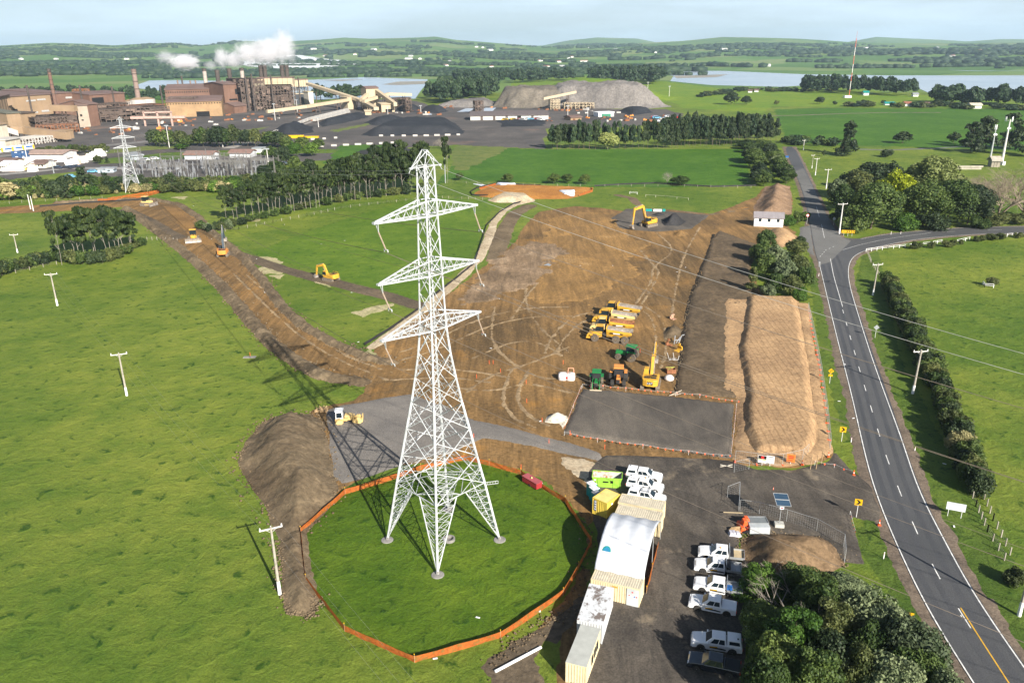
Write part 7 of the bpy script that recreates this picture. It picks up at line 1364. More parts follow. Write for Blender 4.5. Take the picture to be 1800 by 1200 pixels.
# bag of lime
g = G(996, 667); t = thing('bulk_bags', 'pair of white bulk bags with orange loops on the bare earth', 'bulk bag', (g[0], g[1], 0), -.1)
r_ = random.Random(3)
for sx in (-.75, .75):
    q = MB(); P = [(.78, .75, 0), (.88, .85, .4), (.9, .85, .9), (.8, .75, 1.3), (.4, .35, 1.45)]; V = []; n_ = 14
    for a_, b_, z in P:
        for i in range(n_): a = 6.283*i/n_; c, s = math.cos(a), math.sin(a); k = (abs(c)**4+abs(s)**4)**-.25; V.append((sx+a_*c*k*r_.uniform(.95, 1.05), b_*s*k*r_.uniform(.95, 1.05), z))
    q.add(V, [(k*n_+i, k*n_+(i+1) % n_, (k+1)*n_+(i+1) % n_, (k+1)*n_+i) for k in range(4) for i in range(n_)]+[tuple(range(4*n_, 5*n_))]); q.build('bag', BAG, t, smooth=True)
MB().path([(.2, .2, 1.3), (.3, .3, 2.3), (1.3, .3, 2.3), (1.4, .2, 1.3)], .07, 6).path([(.2, -.4, 1.3), (.3, .2, 2.3)], .06, 6).build('lifting_frame', mat('pink_orange_strap', (.75, .35, .22), .6), t); MB().cbox(.05, -.9, .75, .35, .03, .45).build('red_label', REDM, t)
# attachments row
def bucket(label, px, py, w_, S_, rz, m): g = G(px, py); t = thing('digger_bucket', label, 'digger bucket', (g[0], g[1], .05), rz); t.scale = (S_,)*3; MB().prism([(0, 0), (1.0, 0), (1.25, .35), (1.15, .9), (.7, 1.2), (.62, 1.05), (.95, .8), (1.0, .4), (.85, .15), (.1, .1)], -w_/2, w_/2, 'y').build('shell', m, t); MB().box(.7, .95, -.2, -.1, 1.1, 1.5).box(.7, .95, .1, .2, 1.1, 1.5).build('lugs', m, t)
bucket('pinkish worn bucket alone near the trench', 1186, 562, 1.3, .9, 2.2, mat('pink_primer', (.55, .34, .24), .7, dirt=((.2, .1, .06), 2, .5))); bucket('rusty bucket under the grey ripper frame', 1181, 608, 1.2, 1.0, 2.6, RUST); bucket('orange bucket beside the rusty one', 1188, 618, 1.1, 1.1, .6, YEL)
def frame_thing(name, label, px, py, segs, m, r=.07, cat='machine attachment'):
    g = G(px, py); q = MB(); [q.bar(a, b, r, 5) for a, b in segs]; o = q.build(name, m, None, (g[0], g[1], 0)); setp(o, label, cat)
frame_thing('grey_ripper', 'grey steel frame leaning by the rusty bucket', 1188, 605, [((-.4, 0, 0), (-.2, .3, 1.9)), ((.5, 0, 0), (1.2, .3, 1.9)), ((-.3, .1, .9), (.9, .1, 1.0)), ((1.2, .3, 1.9), (1.8, .3, 2.1)), ((0, 0, .3), (.9, .2, 1.6))], GREY, .10)
frame_thing('ripper_stand', 'low grey steel frame below the orange bucket', 1184, 634, [((-.9, 0, .2), (.9, 0, .2)), ((-.9, .7, .2), (.9, .7, .2)), ((-.9, 0, .2), (-1.3, .5, 1.6)), ((.1, 0, .2), (-.1, .5, 1.6)), ((.9, 0, .2), (1.2, .6, .9))], mat('dull_steel', (.4, .38, .36), .6), .08)
frame_thing('timber_barrier', 'broken timber barrier at the corner of the gravel pad', 1187, 697, [((-1.2, -.2, .3), (1.2, .4, 1.1)), ((-1.0, .2, .2), (1.0, -.2, .7)), ((0, 0, 0), (.1, 0, 1.0))], mat('bleached_timber', (.6, .52, .42), .8), .05, 'timber barrier')
frame_thing('timber_barrier', 'white timber pieces at the left end of the stockpile fence', 1277, 822, [((-1.0, 0, .2), (.9, .1, .5)), ((-.9, .3, .4), (.8, -.3, .3)), ((-.2, .3, .1), (.2, -.4, .7))], mat('bleached_timber_b', (.62, .57, .48), .8), .06, 'timber barrier')
g = G(1179, 655); t = thing('rusty_crate', 'rusty steel crate with a green rim left of the trench', 'steel crate', (g[0], g[1], 0), .1); q = MB().box(-.9, .9, -.6, .6, 0, .15).box(-.9, .9, .5, .6, .15, .9).box(-.9, .9, -.6, -.5, .15, .9).box(-.9, -.8, -.5, .5, .15, .9).box(.8, .9, -.5, .5, .15, .9).box(-.1, .1, -.5, .5, .15, .8); q.build('crate', RUST, t); MB().bar((-.9, .6, .95), (.9, .6, .95), .07, 4).bar((-.9, -.6, .95), (.9, .6, .95), .05, 4).build('green_rim', mat('olive_rim', (.35, .38, .08), .6), t)
g = G(1176, 668); setp(MB().lathe([(.1, 0), (.85, .1), (.95, .5), (.6, .95), (.1, 1.05)], (g[0], g[1], 0), 14).build('round_bag', BAG, smooth=True), 'round white dusty bag below the rusty crate', 'bag')
# barrier stack and timber by the open gate
loc, rz, L = two((1286, 932), (1345, 938), 0); t = thing('barrier_stack', 'stack of bright orange plastic barriers beside the open gate', 'barrier stack', (G(1308, 928)[0], G(1308, 928)[1], 0), .05)
for k, (x, y, z) in enumerate([(-.5, -.6, 0), (.3, -.6, 0), (-.5, .4, 0), (.3, .4, 0), (.3, .3, .75), (-.1, -.2, .75)]): MB().box(x-.35, x+.35, y-.5, y+.5, z, z+.72, top=(x-.22, x+.22, y-.45, y+.45)).build('barrier', ORP, t, bevel=.04)
g = G(1331, 930); t = thing('trench_box', 'grey open steel box with a gravel filled tray beside the orange barriers', 'steel box', (g[0], g[1], 0), -.03); MB().box(-1.3, 1.3, -1.2, 1.2, 0, 1.1).build('box', mat('box_grey', (.42, .45, .47), .6), t); MB().box(-1.3, 1.3, -.4, 1.2, 1.1, 1.16).build('grey_matting', mat('mat_grey', (.17, .19, .20), .9, bump=.04), t); fr = MB(); [fr.bar(a, b, .04, 4) for a, b in (((-1.3, -.4, 1.2), (1.3, -.4, 1.2)), ((-1.3, 1.2, 1.2), (1.3, 1.2, 1.2)), ((-1.3, -.4, 1.2), (-1.3, 1.2, 1.2)), ((1.3, -.4, 1.2), (1.3, 1.2, 1.2)))]; fr.build('edge_frame', GALV, t)
frame_thing('black_film', 'crumpled black plastic film in front of the grey steel box', 1322, 937, [((-1.2, 0, .15), (-.4, -.1, .4)), ((-.5, 0, .35), (.4, .1, .15)), ((.2, 0, .2), (1.1, -.1, .35))], SILT, .2, 'plastic film')
q = MB(); gg = G(1296, 936); [q.cbox(gg[0]+.3, gg[1]+.1*k, .15+.12*k, 3.4-.3*k, .2, .09, .03*k) for k in range(5)]; setp(q.build('timber_stack', WOOD), 'stack of long timber boards in front of the orange barriers', 'timber stack')
g = G(1291, 941); setp(MB().box(g[0]-.8, g[0]+.8, g[1]-.45, g[1]+.45, .02, .25).cbox(g[0]-.5, g[1], .45, .35, .7, .4).cbox(g[0]-.1, g[1], .45, .35, .7, .4).cbox(g[0]+.4, g[1], .4, .35, .5, .3).build('pallet_of_boxes', mat('pale_boxes', (.5, .5, .56), .6)), 'small pallet of pale boxes below the timber boards', 'pallet')
q = MB(); gg = G(1282, 905); q.cbox(gg[0]+.4, gg[1]-.3, .6, 2.6, .15, .06, -.1); setp(q.build('timber_plank', PLYW), 'single pale plank behind the orange barriers', 'plank')
# pegs, stakes, paper scraps and stones scattered over the site
sm_ = MB().box(-.03, .03, -.03, .03, 0, .9).build('survey_stake', ORP); sm_.location = (*G(860, 640), 0); setp(sm_, 'orange survey stake on the brown earthworks', 'survey stake', 'orange survey stakes')
for i, (x, y) in enumerate([(867, 640), (838, 665), (925, 675), (926, 708), (814, 712), (833, 770), (916, 825), (953, 742), (1002, 765), (1063, 790), (965, 780), (440, 626), (848, 590), (880, 655), (1125, 620), (990, 640)]):
    o = link('survey_stake', sm_.data, None, G3(x, y)); setp(o, 'orange survey stake on the brown earthworks', 'survey stake', 'orange survey stakes')
lt = MB().cbox(0, 0, .04, .5, .2, .03, .3).build('white_litter', WMK); lt.location = G3(606, 423, .05); setp(lt, 'small white litter scrap on grass or bare earth', 'litter', 'white litter scraps')
for i, (x, y) in enumerate([(565, 429), (451, 455), (618, 514), (630, 601), (465, 514), (1020, 467), (1077, 467), (983, 447), (878, 525), (863, 612), (950, 740), (790, 800), (765, 1157), (949, 1073), (840, 1085), (1205, 470), (1190, 478), (1500, 735), (1485, 640), (1475, 705), (1677, 925), (1660, 815), (340, 362), (372, 420), (445, 338), (500, 395)]):
    link('white_litter', lt.data, None, G3(x, y, .12), i*1.3); setp(bpy.data.objects[-1] if False else [o for o in COL.objects][-1], 'small white litter scrap on grass or bare earth', 'litter', 'white litter scraps')
for i, P in enumerate([[(872, 325), (908, 326), (905, 329), (880, 330)], [(980, 339), (1012, 338), (1010, 346), (990, 345)], [(832, 323), (852, 325), (848, 327)]]):
    setp(field('plastic_sheet', P, mat('white_sheet', (.66, .70, .78), .5, bump=.1), res=.6, jit=.5, h=1.3 if i < 2 else .1, w=.5), None); o = FIELDS['plastic_sheet'][-1]; o.pop('kind'); setp(o, ['white plastic sheet at the back left of the orange pit', 'crumpled white sheet at the right end of the orange pit', 'white strip lying left of the orange pit'][i], 'plastic sheet')
g = G(1135, 372); t = thing('banner_row', 'row of teal and white boards behind the yellow excavator', 'banner', (g[0], g[1], 0), -.12); MB().box(0, 2.4, 0, .05, .1, 1.1).box(6.5, 7.6, 0, .05, .1, 1.1).build('teal_board', TEAL, t); MB().box(3.0, 6.2, 0, .05, .1, 1.0).build('white_board', WMK, t)
g = G(439, 628); setp(MB().box(g[0]-1.3, g[0]+1.3, g[1]-.5, g[1]+.5, .02, .12).build('concrete_slab', conc), 'small grey slab set in the pasture under the pylon shadow', 'slab')
g = G(565, 723); q = MB(); r_ = random.Random(4); [q.bar((g[0]+r_.uniform(-1.2, 1.2), g[1]+r_.uniform(-.8, .8), r_.uniform(.1, .5)), (g[0]+r_.uniform(-1.2, 1.2), g[1]+r_.uniform(-.8, .8), r_.uniform(.1, .9)), .07, 5) for _ in range(30)]; setp(q.build('timber_pile', WOOD), 'heap of broken timber left of the compactor', 'timber pile')
# ================================================================ steelworks
TAN = mat('tan_cladding', (.30, .21, .13), .8, var=.12, scale=.06, dirt=((.30, .21, .14), .05, .55)); BRN = mat('rust_brown_cladding', (.175, .10, .072), .8, var=.14, scale=.06, dirt=((.20, .13, .10), .06, .56)); RBR = mat('reddish_roof', (.165, .11, .095), .8, var=.12, scale=.05); DBR = mat('dark_brown_steel', (.11, .082, .068), .85, var=.2, scale=.1)
BEI = mat('beige_cladding', (.46, .38, .26), .75, var=.06, scale=.08); DRKO = mat('dark_opening', (.012, .012, .013), .9); PALE = mat('pale_strip_glazing', (.42, .42, .41), .5); SMK = mat('smoky_stack', (.085, .07, .062), .85, var=.25, scale=.3); STKP = mat('pale_stack', (.42, .37, .33), .8, var=.2, scale=.2); PINK = mat('pinkish_crane_paint', (.48, .33, .28), .6); DUST = mat('white_dust', (.48, .46, .43), .9, var=.1, scale=.1); PIPE = mat('works_pipe', (.21, .15, .12), .7, var=.2, scale=.3)
def frame_at(x0, y0, x1, y1): a, b = np.array(G(x0, y0)), np.array(G(x1, y1)); d = b-a; return a, math.atan2(d[1], d[0]), float(np.linalg.norm(d))
def bldg(label, x0, y0, x1, y1, yt, dep, wall=TAN, roof=RBR, kind='gable', rise=.18, cols=(), name='works_building', cat='works building', hmul=1, z0=0, yt_at=None, vents=0, group=None):
    a, rz, L = frame_at(x0, y0, x1, y1); H = HT(x0, y0, yt)*hmul; t = thing(name, label, cat, (a[0], a[1], 0), rz, group); b = MB()
    R = H*rise if kind != 'flat' else 0
    if kind == 'gable': P = [(0, z0), (dep, z0), (dep, H), (dep/2, H+R), (0, H)]; RP_ = [(-1, H-.15), (dep/2, H+R+.35), (dep+1, H-.15), (dep+1, H+.5), (dep/2, H+R+1.0), (-1, H+.5)]; ax = 'x'
    elif kind == 'mono': P = [(0, z0), (dep, z0), (dep, H+R), (0, H)]; RP_ = [(-1, H-.1), (dep+1, H+R+.1), (dep+1, H+R+.8), (-1, H+.6)]; ax = 'x'
    elif kind == 'end': P = [(0, z0), (L, z0), (L, H), (L/2, H+R), (0, H)]; RP_ = [(-1, H-.15), (L/2, H+R+.35), (L+1, H-.15), (L+1, H+.5), (L/2, H+R+1.0), (-1, H+.5)]; ax = 'y'
    else: P = [(0, z0), (dep, z0), (dep, H), (0, H)]; RP_ = [(-.4, H+.01), (dep+.4, H+.01), (dep+.4, H+.7), (-.4, H+.7)]; ax = 'x'
    lo, hi = (0, L) if ax == 'x' else (0, dep); b.prism(P, lo, hi, ax).build('wall', wall, t); MB().prism(RP_, lo-.6, hi+.6, ax).build('roof', roof, t)
    for (u0, u1, v0, v1, m_) in cols: MB().box(u0*L, u1*L, -.25, -.02, v0*H, v1*H).build('opening' if m_ is DRKO else 'window_strip' if m_ is PALE else 'wall_panel', m_, t)
    if vents:
        q = MB(); [q.box(L*(k+.3)/vents, L*(k+.75)/vents, -.2, -.02, H*.84, H*.91) for k in range(vents)]; q.build('vent_row', DRKO, t)
    # seams and downpipes
    q = MB(); n_ = max(3, int(L/9)); [q.box(L*(k+1)/n_-.12, L*(k+1)/n_+.12, -.18, -.01, z0+.3, H*.97) for k in range(n_-1)]; q.build('pilasters', wall, t)
    return t, L, H
def gallery(label, pts, wid, hgt, m=BEI, legs=0, name='conveyor_gallery', cat='conveyor'):
    """pts = (ground px, ground py, height of the gallery floor)"""
    P = [np.array([*G(x, y), HT(x, y, z)]) for x, y, z in pts]; t = thing(name, label, cat, tuple(P[0][:2])+(0,)); O = np.array([P[0][0], P[0][1], 0]); b = MB()
    for p, q in zip(P[:-1], P[1:]):
        d = (q-p)[:2]; d /= np.linalg.norm(d); n_ = np.array([-d[1], d[0], 0])*wid/2; u = np.array([0, 0, hgt]); A = [p-n_, q-n_, q+n_, p+n_]; V = [v-O for v in A]+[v+u-O for v in A]
        b.add(V, [(3, 2, 1, 0), (4, 5, 6, 7), (0, 1, 5, 4), (1, 2, 6, 5), (2, 3, 7, 6), (3, 0, 4, 7)])
    b.build('gallery', m, t)
    if legs:
        for k in range(legs):
            s = (k+.5)/legs*(len(P)-1); i = int(s); c = lerp(P[i], P[i+1], s-i)-O; q = MB()
            for e in (-1, 1): q.bar((c[0]+e*wid*.6, c[1], 0), (c[0]+e*wid*.3, c[1], c[2]), .5, 4)
            q.bar((c[0]-wid*.5, c[1], c[2]*.5), (c[0]+wid*.5, c[1], c[2]*.5), .35, 4).build('trestle', DBR, t)
def stack(label, x, yb, yt, r, m=SMK, m2=None, rings=0, name='chimney'):
    g = G(x, yb); H = HT(x, yb, yt); t = thing(name, label, 'chimney', (g[0], g[1], 0)); MB().lathe([(r*1.25, 0), (r*1.05, H*.4), (r, H*.93)], n=14).build('shaft', m2 or m, t); MB().lathe([(r*1.12, H*.93), (r*1.12, H), (r*.8, H)], n=14).build('rim', m, t)
    q = MB(); [q.lathe([(r*1.35, H*f), (r*1.35, H*f+.5)], n=12) for f in np.linspace(.5, .88, max(1, rings))]; q.build('platform', DBR, t); return H, g
def frames(label, x0, y0, x1, y1, yt, dep, bays, floors, m=DBR, dens=1.0, seed=1, r=.45, junk=30, name='steel_framework'):
    a, rz, L = frame_at(x0, y0, x1, y1); H = HT(x0, y0, yt); t = thing(name, label, 'steel structure', (a[0], a[1], 0), rz); q = MB(); R_2 = random.Random(seed)
    for i in range(bays+1):
        for j in (0, dep*.5, dep): q.bar((L*i/bays, j, 0), (L*i/bays, j, H), r, 4)
    for k in range(1, floors+1):
        for j in (0, dep): q.bar((0, j, H*k/floors), (L, j, H*k/floors), r*.8, 4)
        for i in range(bays+1): q.bar((L*i/bays, 0, H*k/floors), (L*i/bays, dep, H*k/floors), r*.7, 4)
        for i in range(bays):
            if R_2.random() < dens: q.bar((L*i/bays, 0, H*(k-1)/floors), (L*(i+1)/bays, 0, H*k/floors), r*.5, 4)
    q.build('steelwork', m, t); q = MB(); q2 = MB()
    for _ in range(junk):
        x, y, z = R_2.uniform(0, L), R_2.uniform(0, dep), R_2.uniform(0, H*.95); sx, sy, sz = R_2.uniform(.03, .14)*L, R_2.uniform(.1, .4)*dep, R_2.uniform(.04, .22)*H; (q if R_2.random() < .65 else q2).box(max(0, x-sx), min(L, x+sx), max(0, y-sy), min(dep, y+sy), z, min(H, z+sz))
    q.build('plant_equipment', DBR, t); q2.build('ducts', PIPE, t); return t
W_, D_ = PALE, DRKO
bldg('huge tan hall with pale window strips at the left of the steelworks', 28, 214, 96, 208, 170, 90, TAN, RBR, 'mono', .12, [(.36, .60, .76, .82, W_), (.64, .86, .78, .84, W_), (.36, .60, .28, .34, W_), (.70, .92, .30, .37, W_), (.0, .1, .3, .5, D_)])
bldg('brown continuation of the huge hall behind the tall thin stack', 97, 205, 134, 202, 165, 80, BRN, RBR, 'mono', .12, [(.65, .95, .75, .83, W_), (.7, .98, .1, .2, W_)])
bldg('tan gable wing at the far left edge of the steelworks', 2, 224, 27, 215, 172, 60, TAN, RBR, 'mono', .1); bldg('brown hall with an open dark bay right of the tall tower', 163, 203, 224, 198, 167, 60, BRN, RBR, 'gable', .08, [(.06, .38, .25, .85, D_)])
q, L, H = bldg('tall grey tan tower block before the brown hall', 141, 224, 160, 223, 186, 30, mat('grey_tan_cladding', (.36, .30, .24), .8, var=.12, scale=.1), RBR, 'gable', .15, [(.2, .4, .5, .6, D_), (.25, .45, .3, .36, D_)]); bldg('brown half of the tall tower block', 160.5, 223, 177, 221, 184, 30, BRN, RBR, 'gable', .15)
bldg('tan block with a mossy roof below the huge hall', 18, 233, 42, 231, 200, 40, TAN, mat('mossy_roof', (.13, .13, .10), .9), 'mono', .12); bldg('plain tan block joined to the mossy roofed one', 42.5, 231, 68, 228, 200, 40, TAN, DBR, 'mono', .05)
bldg('dusty cream silo building at the left photo edge', -12, 262, 20, 256, 222, 35, mat('dusty_cream', (.62, .55, .44), .85, var=.1, scale=.1), TAN, 'gable', .15, [(.55, .7, .02, .3, D_)]); bldg('low dusty cream shed beside the passenger train', 12, 263, 38, 258, 247, 25, mat('dusty_cream_b', (.60, .53, .42), .85), DUST, 'mono', .1); bldg('small tan block at the end of the sloping conveyor', 117, 245, 131, 243, 231, 12, TAN, TAN, 'flat')
gallery('long tan conveyor gallery sloping down to the small tan block', [(22, 250, 234), (46, 248, 235), (122, 250, 245)], 5, 5, TAN, 4); gallery('tan gallery rising into the huge hall at the left edge', [(-40, 222, 200), (26, 216, 184)], 8, 6, TAN, 2); gallery('tan bridge gallery from the huge hall to the tall tower', [(96, 226, 195), (140, 226, 196)], 5, 5, TAN, 1); gallery('pale gallery over the dusty yard', [(10, 252, 231), (34, 250, 239)], 4, 4, DUST, 1)
frames('dark steel framework in front of the huge hall', 66, 232, 138, 227, 208, 40, 10, 4, seed=2, junk=60); frames('white dusted pipe racks beside the dusty shed', 36, 258, 110, 248, 246, 16, 14, 2, DUST, .6, 3, .4, 40, 'pipe_rack'); frames('rusty top frame between the two halls', 134, 196, 162, 195, 158, 25, 5, 7, RUST, .8, 4, .4, 20)
frames('dark pipe bridges between the halls and the mill', 178, 216, 300, 208, 194, 40, 14, 3, DBR, .5, 5, .5, 90); frames('rusty low plant in front of the pipe bridges', 226, 206, 300, 200, 188, 30, 8, 2, RUST, .5, 6, .4, 50)
for i, (x, y, t_, r) in enumerate([(233, 196, 178, 9), (246, 196, 175, 9), (259, 195, 174, 10)]): g = G(x, y); H = HT(x, y, t_); t = thing('storage_tank', f'{ORD[i]} pale storage tank from the left behind the pipe bridges', 'storage tank', (g[0], g[1], 0)); MB().lathe([(r, 0), (r, H)], n=20).build('shell', DUST, t); MB().lathe([(r*1.02, H), (r*.3, H+2)], n=20).build('lid', TAN, t)
for i, (x, y, t_, m_) in enumerate([(268, 222, 198, PINK), (292, 222, 197, PINK)]): 
    g = G(x, y); H = HT(x, y, t_); t = thing('gantry_crane', ['pinkish gantry crane leg frame left of the street lamp pole', 'pinkish gantry crane frame beside the tall lamp pole'][i], 'gantry crane', (g[0], g[1], 0)); MB().bar((-6, 0, 0), (-6, 0, H), .9, 4).bar((6, 0, 0), (6, 0, H), .9, 4).bar((-7, 0, H), (7, 0, H), .9, 4).build('portal', PINK, t); MB().box(-18, 18, -1.2, 1.2, H*.55, H*.55+2).build('beam', PINK, t)
# mill
bldg('upper brown mill hall with a long dark roof and vents', 295, 196, 398, 193, 158, 70, BRN, RBR, 'gable', .16, [(.0, .5, .45, .5, D_), (.55, .8, .55, .75, BRN)], vents=26); bldg('lower tan mill hall with a black doorway', 296, 207, 392, 204, 180, 35, mat('ochre_cladding', (.33, .215, .115), .8, var=.15, scale=.1), RBR, 'mono', .22, [(.52, .76, .0, .34, D_)], vents=20)
bldg('reddish block with a dark square hole at the right end of the mill', 398, 196, 429, 194, 149, 45, BRN, RBR, 'gable', .06, [(.62, .82, .62, .82, D_), (.0, 1, .0, .28, D_), (.25, .7, .40, .46, D_)]); bldg('small brown hut in front of the reddish block', 413, 200, 434, 198, 187, 20, BRN, RBR, 'gable', .35)
frames('tall dark furnace framework behind the mill', 428, 196, 470, 194, 140, 60, 7, 8, DBR, .9, 7, .6, 80); bldg('tall tan lift tower within the furnace framework', 447, 193, 462, 193, 146, 20, mat('grey_green_cladding', (.34, .30, .22), .8), RBR, 'mono', .1); frames('brown boiler framework under the tan gallery', 470, 194, 518, 192, 152, 60, 9, 7, DBR, .9, 8, .5, 110); frames('pale bluish steel frame under the end gallery', 518, 184, 545, 182, 153, 25, 6, 4, mat('blue_grey_steel', (.30, .34, .37), .6), .8, 9, .4, 6)
bldg('dark louvred block under the end gallery', 520, 184, 543, 183, 166, 22, mat('dark_louvre', (.04, .045, .055), .6), BEI, 'flat'); bldg('pale lift shaft beside the dark louvred block', 543.5, 184, 552, 183.5, 162, 12, mat('pale_shaft', (.50, .47, .42), .7), BEI, 'flat')
def hbox(label, x0, x1, yb, yt, yl, dep, m):   # raised gallery block
    a, rz, L = frame_at(x0, yb, x1, yb-1); H = HT(x0, yb, yt); h0 = HT(x0, yb, yl); t = thing('raised_gallery', label, 'gallery', (a[0], a[1], 0), rz); MB().box(0, L, 0, dep, h0, H).build('wall', m, t); MB().box(-.5, L+.5, -.5, dep+.5, H+.01, H+1).build('roof', RBR, t); q = MB(); [q.box(L*(k+1)/7-.2, L*(k+1)/7+.2, -.2, 0, h0, H) for k in range(6)]; q.build('seams', TAN, t); q = MB(); [q.bar((L*k/5, dep/2, 0), (L*k/5, dep/2, h0), .6, 4) for k in range(6)]; q.build('support', DBR, t)
hbox('long raised beige gallery crossing above the furnaces', 458, 519, 192, 138, 149, 14, BEI); hbox('short raised beige gallery at the head of the long conveyor', 516, 545, 184, 141, 153, 14, BEI)
gallery('long beige conveyor sloping from the raised gallery to the yard', [(545, 186, 150), (632, 193, 178), (662, 199, 194)], 5.5, 3, BEI, 5); gallery('beige conveyor rising from the left to the square transfer block', [(470, 206, 199), (540, 201, 190), (614, 193, 178)], 4, 3, BEI, 4); gallery('beige conveyor climbing to the level gallery right of the tower', [(640, 196, 181), (684, 192, 168), (724, 190, 169)], 4, 3, BEI, 3)
gallery('steep beige conveyor climbing into the left side of the transfer tower', [(636, 195, 179), (655, 193, 163)], 4, 3.6, BEI, 1); gallery('steep beige conveyor descending from the right side of the transfer tower', [(664, 193, 163), (696, 198, 187)], 4, 3.6, BEI, 1)
bldg('tall beige transfer tower with a small brown roof', 646, 194, 667, 193, 156, 16, BEI, RBR, 'gable', .06); bldg('square beige transfer block left of the tall tower', 612, 193, 627, 192, 172, 14, BEI, BEI, 'flat'); bldg('low beige drive house right of the transfer tower', 671, 198, 694, 197, 184, 12, BEI, BEI, 'mono', .1, [(.3, .8, 0, .4, D_)]); bldg('small beige hut below the transfer tower', 642, 203, 653, 202.6, 196, 8, BEI, BEI, 'gable', .1, name='hut')
frames('dark crusher structure beneath the level gallery', 690, 190, 722, 188, 174, 20, 6, 3, DBR, .7, 12, .35, 30); frames('dark loader tower at the end of the level gallery', 714, 198, 724, 197.5, 172, 8, 2, 5, DBR, 1, 13, .35, 14)
bldg('long low shed with a dark brown roof and white walls', 827, 212, 964, 210, 204, 26, mat('white_shed_wall', (.56, .55, .52), .7), mat('dark_shed_roof', (.12, .10, .10), .8), 'gable', .55, [(.60, .65, 0, .85, D_), (.13, .16, 0, .95, DBR), (.29, .32, 0, .95, DBR), (.45, .48, 0, .95, DBR), (.78, .81, 0, .95, DBR)], name='long_shed', cat='shed')
bldg('small white and green office at the foot of the slag mountain', 1052, 206, 1079, 205, 199, 12, WMK, WMK, 'flat', cols=[(.2, .8, .0, .8, mat('office_green', (.04, .2, .12), .6))], name='site_office', cat='office'); bldg('low brown roofed shed in the coal yard', 1003, 212, 1022, 211, 207, 12, TAN, RBR, 'gable', .3, name='yard_shed', cat='shed')
gallery('slim beige stacker conveyor in front of the slag mountain', [(955, 193, 176), (1012, 191, 164)], 2.5, 2.5, BEI, 2, 'stacker_conveyor'); frames('beige screening plant at the foot of the slag mountain', 968, 193, 984, 192.6, 175, 10, 3, 4, BEI, 1, 14, .35, 14, 'screening_plant'); frames('rust and beige crushing plant before the slag mountain', 992, 192, 1044, 191, 182, 12, 8, 2, BEI, .6, 15, .35, 30, 'crushing_plant'); frames('dark hopper frame left of the slag terrace', 836, 200, 850, 199.5, 178, 8, 3, 4, DBR, 1, 16, .4, 20, 'hopper_frame')
for i, P in enumerate([[(803, 197), (818, 191), (836, 191), (824, 197)], [(840, 197), (852, 190), (873, 190), (866, 196)], [(745, 201), (758, 199), (760, 202), (748, 203)]]): o = field('settling_pond', P, mat('pond_sheet', (.48, .54, .62), .3), res=1.5, jit=1, lvl=8); o.pop('kind'); setp(o, ['left pale rectangular pond behind the long shed', 'right pale rectangular pond behind the long shed', 'tiny blue pond near the loader tower'][i], 'pond')
# rail wagons and tracks
rt = strip('railway', [(400, 262), (470, 238), (540, 216), (612, 198)], 9, .32, mat('pale_ballast', (.30, .28, .26), .9)); wag = None
for lane, (a, b) in enumerate((((478, 240), (545, 213)), ((545, 213), (612, 196)), ((552, 216), (614, 200)))):
    A, B = np.array(G(*a)), np.array(G(*b)); n_ = int(np.linalg.norm(B-A)/15)
    for i in range(n_):
        p = lerp(A, B, (i+.5)/n_); rz = math.atan2((B-A)[1], (B-A)[0])
        if wag is None:
            wag = thing('rail_wagon', 'pale open rail wagon in the sidings under the conveyor', 'rail wagon', (p[0], p[1], .3), rz, 'rail wagons in the works sidings'); MB().box(-6.5, 6.5, -1.4, 1.4, 1.0, 3.0, top=(-6.8, 6.8, -1.5, 1.5)).build('hopper', DUST, wag); MB().box(-6, 6, -1, 1, .3, 1.0).build('bogies', DBR, wag)
        else: copy_thing(wag, (p[0], p[1], .3), rz)
# stacks
PL = []
for i, (x, yt, r, m2, lb) in enumerate([(368, 120.5, 2.2, STKP, 'pale striped chimney, first from the left on the mill'), (390, 123, 2.4, None, 'dark chimney, second from the left on the mill'), (411, 120.5, 2.4, None, 'dark smoking chimney, third from the left on the mill'), (433, 119.5, 2.2, STKP, 'pale chimney, fourth from the left on the mill'),
        (466, 114.5, 2.2, None, 'left dark chimney of the left pair above the gallery'), (473, 114.5, 2.2, None, 'right dark chimney of the left pair above the gallery'), (503, 114.5, 2.4, None, 'left dark chimney of the right pair above the gallery'), (511, 114.5, 2.2, None, 'right dark chimney of the right pair above the gallery')]):
    H, g = stack(lb, x, 190, yt, r, SMK, m2, 3 if i > 3 else 1); PL.append((g, H))
stack('tall slender rusty stack with platforms by the huge hall', 103, 209, 121, 1.6, SMK, mat('rusty_stack', (.17, .10, .075), .8), 5); stack('banded brown stack behind the storage tanks', 246, 191, 121.5, 2.6, mat('banded_stack_dark', (.17, .12, .10), .8), mat('banded_stack', (.26, .19, .16), .8), 3); stack('thin dark stack on the left end of the mill', 327, 190, 134, .9, SMK, None, 1)
for i, (x, yt) in enumerate([(319, 141), (341, 142), (350, 141), (397, 141)]): stack(f'{ORD[i]} short brown vent stack from the left on the mill roof', x, 190, yt, .8, PIPE, None, 1, 'vent_stack')
